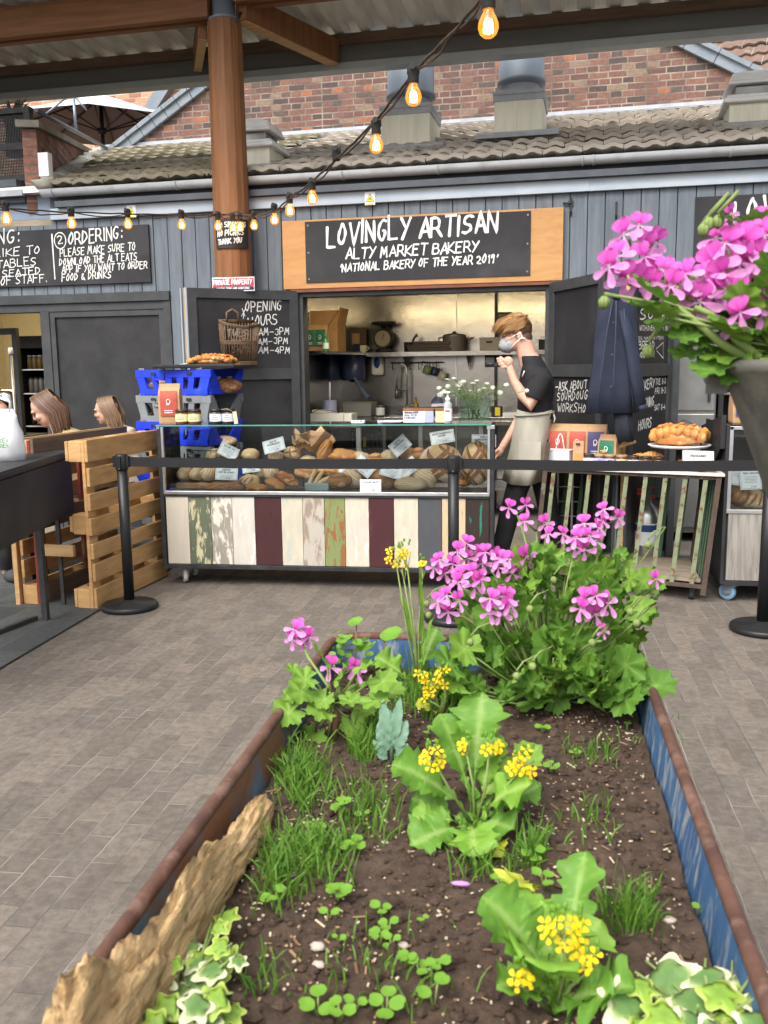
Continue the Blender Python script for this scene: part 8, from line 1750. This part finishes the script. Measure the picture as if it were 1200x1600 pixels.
mb = MB(); mb.tube([B, ony(525, 1120, B.y+.005), ony(520, 1090, B.y+.01)], [.007, .006, .005], 7); mb.build('woody_stem', stemr, g2)
rr = random.Random(12); mb = MB(); ms_ = MB()
for px, py, s in ((510, 1035, .026), (492, 1062, .022), (470, 1050, .016), (490, 1078, .026), (470, 1108, .028), (498, 1135, .032), (520, 1110, .026), (555, 1075, .028), (585, 1060, .026), (600, 1075, .024), (545, 1120, .022), (510, 1160, .028), (492, 1150, .022), (560, 1105, .020), (530, 1062, .022), (575, 1092, .024), (470, 1085, .018), (538, 1090, .02), (515, 1082, .018), (560, 1045, .02)):
    p = ony(px, py, B.y+rr.uniform(-.05, .06)); d = Vector((px-522, 0, (1100-py)*.6+rr.uniform(-30, 10))).normalized()+Vector((0, -.6, -.1)); radial_leaf(mb, orient(p, d, Vector((0, -.5, 1)), rr.uniform(-.4, .4)), r_ger, s, 1, cup=rr.uniform(0, .35), ruf=.15, n_=42, vein=True); ms_.tube([ony(520, 1100, B.y), B.lerp(p, .6)+Vector((0, 0, .02)), p], [.0026, .002, .0016], 5)
mb.build('foliage', [ger_m, ger_y], g2); ms_.build('stems', stemg, g2)
flower_head(g2, 470, 994, 1.56, 5, .020, ony(515, 1075, B.y), 90); flower_head(g2, 536, 1040, 1.46, 2, .022, ony(530, 1090, B.y), 91); flower_head(g2, 556, 1050, 1.46, 1, .021, ony(530, 1090, B.y), 93)
mb = MB(); bud(mb, ony(555, 1090, 1.45), .009, rr); mb.build('bud', stemg, g2)
B = son(545, 1040); B.y = 1.72; cr = thing('creeper', 'thin round leaved creeper climbing over the far left corner of the rim', 'plant', B); mb = MB()
for i in range(34):
    px, py = rr.uniform(512, 580), rr.uniform(985, 1035); p = ony(px, py, 1.74+rr.uniform(-.04, .04)); radial_leaf(mb, orient(p, (rr.uniform(-1, 1), -.5, rr.uniform(-.3, .6)), (0, -.5, 1)), r_cot, rr.uniform(.006, .012), 0, n_=14, ruf=.03)
for px, py, s in ((548, 972, .016), (560, 1012, .018), (600, 992, .024)): radial_leaf(mb, orient(ony(px, py, 1.76), (1, -.4, .1), (0, -.4, 1)), r_cot, s, 0, n_=16, ruf=.04)
mb.build('foliage', [seed_m], cr); mb = MB(); mb.tube([ony(552, 1040, 1.72), ony(556, 1005, 1.74), ony(557, 975, 1.76)], .0015, 5); mb.tube([ony(600, 1050, 1.72), ony(602, 1015, 1.74), ony(598, 990, 1.76)], .0018, 5); mb.tube([ony(520, 990, 1.76), ony(540, 1010, 1.75), ony(570, 1000, 1.75)], .0014, 5); mb.build('stems', stemr, cr)
# ---------------------------------------------------------------- yellow flowered mustard plants
def yflowers(t, c, n_, s, rr_, sp=1.0):
    mb = MB(); tc = (CAM-c).normalized()
    for i in range(n_):
        a = rr_.uniform(0, 6.28); r_ = rr_.uniform(.3, 1)*.017*sp; o_ = c+CR*(r_*math.cos(a))+Vector((0, 0, 1))*(r_*math.sin(a))+tc*rr_.uniform(-.006, .006); n2 = (tc+CR*math.cos(a)*.8+Vector((0, 0, .4+.6*math.sin(a)))).normalized(); rot = n2.to_track_quat('Z', 'Y').to_matrix() @ RZ(rr_.uniform(0, 1.5))
        for k in range(4):
            b = k*1.5708; d = Vector((math.cos(b), math.sin(b), 0)); e = Vector((-math.sin(b), math.cos(b), 0)); P_ = [d*.15, d*.6+e*.34, d*1.0+e*.36, d*1.12, d*1.0-e*.36, d*.6-e*.34]
            mb.f([mb.v(o_+rot @ ((q+Vector((0, 0, .12*q.length)))*s)) for q in P_], 0)
        mb.blob(o_+n2*.001, .0016, 5, 4, 1)
    for i in range(n_):
        a = rr_.uniform(0, 6.28); o_ = c+CR*(.010*math.cos(a)*sp)+Vector((0, 0, .012+.012*rr_.random())); mb.blob(o_, (.0022, .0022, .004), 6, 5, 1)
    return mb.build('flower_cluster', [yel_m, seed_m], t)
def mustard(label, base, leaves, flowers, seed, name='mustard_plant', grp=None):
    """leaves: (px, py tip, y tip, width, material, curl)"""
    t = thing(name, label, 'plant', base, 0, grp); rr_ = random.Random(seed); mb = MB(); st = MB()
    for px, py, dy, W_, m, curl in leaves:
        tip = ony(px, py, base.y+dy); d = tip-base; L_ = d.length*1.06; W_ *= .86; el = d.normalized(); out = Vector((d.x, d.y, 0)); out = out.normalized() if out.length > 1e-4 else Vector((0, -1, 0)); rise = Matrix.Rotation(curl*.5, 3, el.cross(Vector((0, 0, 1))).normalized() if el.cross(Vector((0, 0, 1))).length > .01 else Vector((1, 0, 0))) @ el
        nrm = (Vector((0, 0, 1))*.7-out*.5*abs(el.z)+(CAM-tip).normalized()*.5); long_leaf(mb, orient(base+Vector((rr_.uniform(-.006, .006), rr_.uniform(-.006, .006), .004)), rise, nrm, rr_.uniform(-.3, .3)), L_, W_, 3 if m == 0 and rr_.random() < .45 else m, curl, rr_.choice((6, 7, 8)), .09, True, rr_.randint(0, 999))
    mb.build('leaves', [mus_m, mus_y, ger_y, mus_d], t)
    for px, py, dy, n_, sp in flowers:
        c = ony(px, py, base.y+dy); f_ = yflowers(t, c, n_, .0075, rr_, sp); s_ = MB(); m_ = base.lerp(c, .5)+Vector((rr_.uniform(-.008, .008), 0, .004)); s_.tube([base, m_, c-Vector((0, 0, .006))], [.0026, .0019, .0012], 6)
        for k in range(5): o_ = m_.lerp(c, .75); a = rr_.uniform(0, 6.28); s_.tube([o_, o_.lerp(c, .6)+CR*(.006*math.cos(a)), c+CR*(.012*sp*math.cos(a))+Vector((0, 0, .01*math.sin(a)))], [.0012, .0009, .0007], 4)
        s_.build('stalk', stemg, f_)
    return t
mustard('leafy mustard plant with four yellow flower clusters in the middle of the trough', son(742, 1292), [(775, 1100, .05, .085, 0, .5), (682, 1130, .04, .07, 0, .6), (608, 1215, -.02, .10, 0, .8), (800, 1262, -.07, .085, 0, 1.0), (818, 1205, .03, .07, 2, .7), (645, 1272, -.01, .065, 0, .7), (665, 1345, -.09, .07, 0, 1.0), (735, 1340, -.10, .075, 0, 1.1), (790, 1318, -.06, .07, 0, .9), (845, 1252, .0, .05, 0, .6), (770, 1350, -.07, .045, 1, .9), (650, 1300, -.05, .05, 0, .8), (860, 1185, .06, .05, 2, .6), (790, 1160, .05, .045, 0, .5)],
        [(678, 1182, -.03, 9, .9), (728, 1166, .0, 4, .6), (764, 1165, .0, 7, .9), (818, 1190, -.02, 12, 1.2)], 1)
mustard('leafy mustard plant with bright yellow flowers at the front of the trough', son(868, 1582), [(898, 1350, .10, .055, 0, .35), (738, 1468, -.03, .085, 0, 1.0), (800, 1412, .05, .06, 0, .5), (852, 1520, -.06, .10, 0, .9), (948, 1455, .03, .065, 2, .7), (980, 1560, -.04, .07, 0, .9), (790, 1570, -.05, .06, 0, .9), (930, 1590, -.06, .085, 0, .9), (900, 1440, .04, .06, 0, .5), (808, 1520, -.03, .06, 2, .8), (848, 1420, .05, .05, 0, .4)],
        [(882, 1452, -.02, 14, 1.5), (812, 1530, -.04, 5, .6), (925, 1504, -.03, 3, .5)], 2)
mustard('tall thin yellow flowered stem rising above the far rim of the trough', son(655, 1075), [(590, 1040, -.03, .075, 0, .6), (698, 992, .02, .06, 0, .5), (655, 1020, -.01, .03, 0, .5), (625, 945, .0, .022, 2, .4), (655, 962, .0, .02, 2, .4), (650, 910, .0, .018, 2, .3)],
        [(618, 868, .02, 6, 1.1), (634, 862, .02, 5, .8), (628, 884, .02, 3, .6), (661, 884, .02, 3, .5)], 3)
mustard('short mustard plant with an upright cluster of yellow flowers in the grass', son(690, 1120), [(718, 1050, .0, .03, 0, .5), (650, 1110, -.02, .03, 1, .7), (700, 1085, -.01, .028, 0, .6)], [(665, 1070, -.02, 9, 1.1), (690, 1056, -.02, 7, 1.1), (672, 1090, -.02, 4, .7), (660, 1052, -.02, 3, .6)], 4)
B = son(822, 1395); mustard('young mustard with one yellowing leaf between the two big mustard plants', B, [(806, 1402, -.05, .06, 1, 1.2)], [], 6); 
B = son(612, 1185); t = thing('glaucous_plant', 'blue green young plant with toothed upright leaves beside the small geranium', 'plant', B); mb = MB()
for px, py, W_ in ((597, 1102, .028), (622, 1100, .026), (592, 1135, .03), (632, 1132, .032), (608, 1118, .02), (590, 1178, .016), (585, 1160, .02), (634, 1165, .02)): tip = ony(px, py, B.y-.01); d = tip-B; long_leaf(mb, orient(B+d*.3, d, (0, -1, .4)), d.length*.75, W_*.74, 0, .5, 9, .05, False, px)
mb.tube([B, B+Vector((0, 0, .05))], .003, 6, 0); mb.build('leaves', [gla_m], t)
rr = random.Random(40)
def seedling(px, py, s, n_, lb_):
    b = son(px, py); t = thing('seedling', lb_, 'seedling', b, 0, 'seedlings sprouting in the trough'); mb = MB(); st = MB(); a0 = rr.uniform(0, 6.28)
    for k in range(n_):
        a = a0+k*6.283/n_+rr.uniform(-.3, .3); h = rr.uniform(.6, 1.3)*s*1.1; p = b+Vector((math.cos(a)*s*.25, math.sin(a)*s*.25, h)); radial_leaf(mb, orient(p, (math.cos(a), math.sin(a), .1), (0, -.25, 1)), r_cot, s*rr.uniform(.36, .48), 0, n_=18, cup=.1, ruf=.03); st.tube([b, p.lerp(b, .4), p], .0012, 4)
    mb.build('leaves', [seed_m], t); st.build('stem', stemg, t)
W_ = 'seedling with round leaves '
for px, py, s, n_, w in ((533, 1270, .018, 5, 'beside the grass left of the big mustard'), (568, 1276, .014, 2, 'at the right end of the upper grass patch'), (493, 1305, .016, 4, 'in the grass above the driftwood tip'), (552, 1338, .018, 4, 'with a toothed tip leaf right of the lower grass'), (428, 1422, .018, 3, 'near the left ivy'), (528, 1410, .018, 5, 'left of the front seedling cluster'), (515, 1438, .014, 2, 'below the left of the seedling cluster'), (597, 1430, .014, 3, 'at the top of the front cluster'), (606, 1452, .014, 3, 'in the middle of the front cluster'), (592, 1470, .014, 3, 'at the left of the front cluster'), (612, 1478, .012, 3, 'at the bottom of the front cluster'), (660, 1447, .010, 2, 'standing alone right of the front cluster'), (529, 1476, .009, 2, 'tiny and alone left of the front cluster'), (634, 1512, .014, 3, 'at the left of the lower cluster'), (656, 1520, .014, 3, 'in the middle of the lower cluster'), (684, 1524, .014, 4, 'at the right of the lower cluster'), (678, 1562, .022, 2, 'with two large pale leaves below the lower cluster'), (497, 1580, .020, 3, 'at the bottom edge, left one'), (532, 1588, .016, 3, 'at the bottom edge, second one'), (556, 1572, .014, 2, 'at the bottom edge, third one'), (604, 1582, .020, 4, 'at the bottom edge, right one'), (668, 1158, .014, 2, 'above the left leaf of the big mustard'), (708, 1145, .012, 2, 'behind the big mustard on the right side'), (848, 1148, .015, 3, 'right of the big mustard, near the geranium'), (862, 1205, .015, 4, 'right of the upper flower cluster'), (833, 1345, .018, 3, 'between the two big mustards'), (850, 1390, .018, 3, 'above the long leaf of the front mustard'), (780, 1378, .014, 2, 'left of the yellowing leaf'), (898, 1175, .012, 3, 'at the foot of the big geranium'), (980, 1140, .014, 2, 'at the right foot of the big geranium'), (1095, 1423, .012, 2, 'alone at the right of the grass tuft'), (960, 1100, .024, 5, 'with pointed leaves under the right of the big geranium'), (975, 1075, .022, 4, 'with broad leaves against the right of the big geranium')): seedling(px, py, s, n_, W_+w)
rr = random.Random(77)
def grass(label, patches):
    mb = MB()
    for px0, px1, py0, py1, n_, h in patches:
        for i in range(n_):
            b = son(rr.triangular(px0, px1), rr.triangular(py0, py1)); a = rr.uniform(0, 6.28); L_ = h*rr.uniform(.45, 1.15); w = rr.uniform(.0007, .0013); ln = rr.uniform(.1, .75); d = Vector((math.cos(a)*ln, math.sin(a)*ln, 1)).normalized(); sd_ = d.cross(Vector((rr.uniform(-1, 1), 1, .1))).normalized(); pts = [b-Vector((0, 0, .004)), b+d*L_*.5, b+d*L_*.85+Vector((math.cos(a), math.sin(a), -.3))*L_*.12*ln*2, b+d*L_+Vector((math.cos(a), math.sin(a), -.8))*L_*.3*ln]
            ids = [(mb.v(q-sd_*w*k), mb.v(q+sd_*w*k)) for q, k in zip(pts, (1, 1, .7, .1))]
            for (p, q), (r_, s_) in zip(ids, ids[1:]): mb.f([p, q, s_, r_], 0, True)
    o = mb.build('grass', grass_m); tag(o, label, 'grass', kind='stuff')
grass('fine green grass sprouting in tufts from the trough soil', [(425, 520, 1170, 1275, 330, .045), (400, 560, 1290, 1400, 360, .045), (390, 480, 1330, 1440, 110, .045), (600, 740, 1045, 1130, 420, .055), (540, 600, 1120, 1200, 260, .05), (500, 640, 1190, 1330, 150, .04), (925, 1035, 1400, 1470, 130, .055), (790, 860, 1310, 1360, 90, .05), (700, 800, 1330, 1380, 60, .04), (870, 980, 1150, 1200, 60, .03), (440, 760, 1440, 1600, 70, .03), (360, 480, 1480, 1600, 30, .035), (860, 980, 1240, 1330, 40, .03), (980, 1080, 1120, 1180, 20, .02)])
# ---------------------------------------------------------------- variegated ivy
def ivy(label, base, leaves, seed):
    t = thing('ivy', label, 'plant', base); rr_ = random.Random(seed); st = MB(); mb = MB()
    for px, py, y, s, m in leaves:
        p = ony(px, py, y); a = rr_.uniform(-1.2, 1.2); d = Vector((math.sin(a), -.8*math.cos(a), -.15)); radial_leaf(mb, orient(p-d*s*.75, d, (0, -.45, 1), rr_.uniform(-.3, .3)), r_ivy, s, m, n_=40, cup=-.12, ruf=.05, lob=5, ph=rr_.uniform(0, 6), rings_=(0, .35, .62, .72, .82, 1)); st.tube([base.lerp(p, .15), base.lerp(p, .6)+Vector((0, 0, .006)), p-d*s*.7], [.002, .0016, .0012], 5)
    mb.build('leaves', [ivy_m, ivy_g], t); st.build('stems', stemg, t)
rr = random.Random(8); lv = []
for px, py in ((352, 1428), (340, 1448), (346, 1478), (352, 1492), (300, 1475), (318, 1492), (282, 1478), (335, 1512), (372, 1498), (330, 1530), (300, 1510), (255, 1530), (285, 1545), (240, 1545), (312, 1565), (210, 1560), (262, 1572), (225, 1585), (330, 1590), (190, 1590), (290, 1595), (360, 1580), (245, 1600), (200, 1610), (270, 1615), (310, 1500), (275, 1505), (180, 1575), (340, 1560), (300, 1530)):
    p = onz(px, py, SZ+rr.uniform(.025, .06)); lv.append((px, py, p.y, rr.choice((.013, .016, .018, .021)), 1 if rr.random() < .5 else 0))
ivy('cream edged ivy beside the driftwood at the front left of the trough', son(280, 1580), lv, 5)
lv = []
for px, py, s, m in ((1040, 1525, .036, 0), (985, 1562, .030, 0), (1105, 1520, .030, 0), (1175, 1525, .034, 0), (1075, 1560, .030, 0), (1120, 1545, .026, 1), (1150, 1560, .024, 1), (1190, 1555, .028, 0), (1040, 1585, .024, 1), (1090, 1595, .028, 0), (1140, 1590, .026, 1), (1180, 1590, .026, 0), (1010, 1600, .024, 1), (1070, 1612, .026, 0), (1210, 1580, .028, 0), (1160, 1610, .026, 1), (1000, 1535, .020, 1), (1215, 1540, .026, 1), (1120, 1612, .024, 0)):
    p = onz(px, py, SZ+.05+rr.uniform(-.012, .012)); lv.append((px, py, p.y, s*1.05, m))
ivy('large leaved cream edged ivy at the front right corner of the trough', son(1090, 1590), lv, 6)
# ---------------------------------------------------------------- metal pot of geraniums at the right
py_ = 1.10; PL = ony(1127, 568, py_); pr = .125; PCx = Vector((PL.x+pr, py_+.0, 0)); zt = ony(1127, 568, py_).z
pot = thing('metal_pot', 'tapering grey metal flower pot hung at the right edge of the picture', 'pot', (PCx.x, PCx.y, zt-.30))
zinc = mat('dull_zinc', (.2, .19, .175), .6, .4, c2=(.13, .125, .112), sc=6, detail=9, bump=.2, bsc=30, c3=(.26, .245, .215), sc3=14, lo3=.55, hi3=.7); mb = MB(); mb.lathe([(.008, 0), (.012, .004), (pr-.006, .285), (pr, .29), (pr+.004, .297), (pr, .304), (pr-.006, .304), (pr-.01, .28)], 40); mb.build('bucket', zinc, pot, world=False)
mb = MB(); mb.box((-pr-.004, 0, .283), (.02, .022, .034)); mb.tube([(-pr-.008, -.012, .283), (-pr-.008, .012, .283)], .009, 8); mb.build('handle_lug', zinc, pot, world=False); mb = MB(); mb.lathe([(pr-.012, .27), (.0, .275)], 20, close=False); mb.build('soil', soil_m, pot, world=False)
pp_ = thing('pole', 'slim steel pole carrying the metal flower pot outside the right edge', 'pole', (PCx.x+.0, PCx.y+.0, 0)); mb = MB(); mb.tube([(0, 0, 0), (0, 0, zt-.301)], .02, 12); mb.lathe([(.15, 0), (.15, .02), (.03, .03)], 24); mb.build('shaft', steel_black, pp_, world=False)
B = Vector((PCx.x-.01, PCx.y, zt-.01)); g3 = thing('geranium', 'pink geranium spilling from the metal pot at the right edge', 'plant', B)
rr = random.Random(21); mb = MB(); ms_ = MB()
LV = [(1035, 470, .03), (1060, 500, .026), (1085, 515, .03), (1120, 520, .032), (1150, 510, .03), (1180, 505, .034), (1120, 548, .03), (1155, 545, .034), (1190, 540, .034), (1140, 500, .028), (1170, 470, .026), (1200, 480, .03), (1100, 490, .026), (1065, 475, .028), (1040, 495, .022), (1130, 565, .026), (1180, 562, .03), (1145, 532, .026), (1195, 515, .03), (1175, 530, .026), (1205, 560, .03), (1110, 535, .022), (1090, 545, .022), (1160, 488, .024), (1190, 455, .024), (1210, 440, .03), (1165, 440, .02), (1215, 520, .03), (1075, 520, .02), (1160, 562, .028), (1140, 345, .012), (1180, 360, .02), (1020, 480, .02), (1125, 505, .022), (1200, 580-20, .03), (1185, 490, .026)]
for px, py, s in LV:
    p = ony(px, py, py_+rr.uniform(-.05, .05)); d = Vector((px-1200, 0, 560-py)).normalized()*.7+Vector((rr.uniform(-.4, .4), -.6, rr.uniform(-.6, .2))); radial_leaf(mb, orient(p, d, Vector((rr.uniform(-.4, .2), -.5, 1)), rr.uniform(-.4, .4)), r_ger, s*.9, 1 if rr.random() < .5 else 0, cup=rr.uniform(-.05, .3), ruf=.13, n_=42, vein=True); j = B.lerp(p, .5)+Vector((0, 0, .01)); ms_.tube([B, j, p], [.0026, .002, .0016], 5)
for a in (((1165, 560), (1125, 535), (1090, 505), (1060, 480)), ((1185, 560), (1150, 530), (1110, 490), (1085, 480))): ms_.tube([ony(x_, y_, py_-.03) for x_, y_ in a], [.006, .005, .004, .003], 7)
mb.build('foliage', [ger_m, ger_y], g3); ms_.build('stems', stemg, g3)
for k, (px, py, dy, nb, s) in enumerate(((1002, 372, .03, 4, .021), (985, 420, .0, 6, .023), (1040, 440, .0, 4, .02), (1080, 448, -.03, 4, .022), (1108, 452, -.03, 3, .023), (1160, 482, -.04, 3, .023), (1128, 392, .02, 3, .022), (1150, 405, -.02, 6, .026), (1192, 395, -.02, 5, .026), (1182, 370, .02, 4, .023), (1190, 430, -.01, 3, .022), (1188, 486, -.05, 2, .022), (1142, 334, .03, 1, .012))):
    c = ony(px, py, py_+dy); flower_head(g3, px, py, py_+dy, nb, s, B.lerp(c, .45)+Vector((0, 0, .012)), 200+k)
for px, py in ((944, 470), (1013, 546), (1106, 505), (1107, 347), (1122, 344), (1100, 356)):
    mb = MB(); c = ony(px, py, py_-.01); bud(mb, c, .0095, rr); q = ony(1050, 478, py_-.01) if px < 1050 else c+Vector((.02, .0, .03)); mb.tube([q, q.lerp(c, .5)+Vector((0, 0, .004)), c+Vector((0, 0, .008))], .0022, 6); mb.build('bud', stemg, g3)
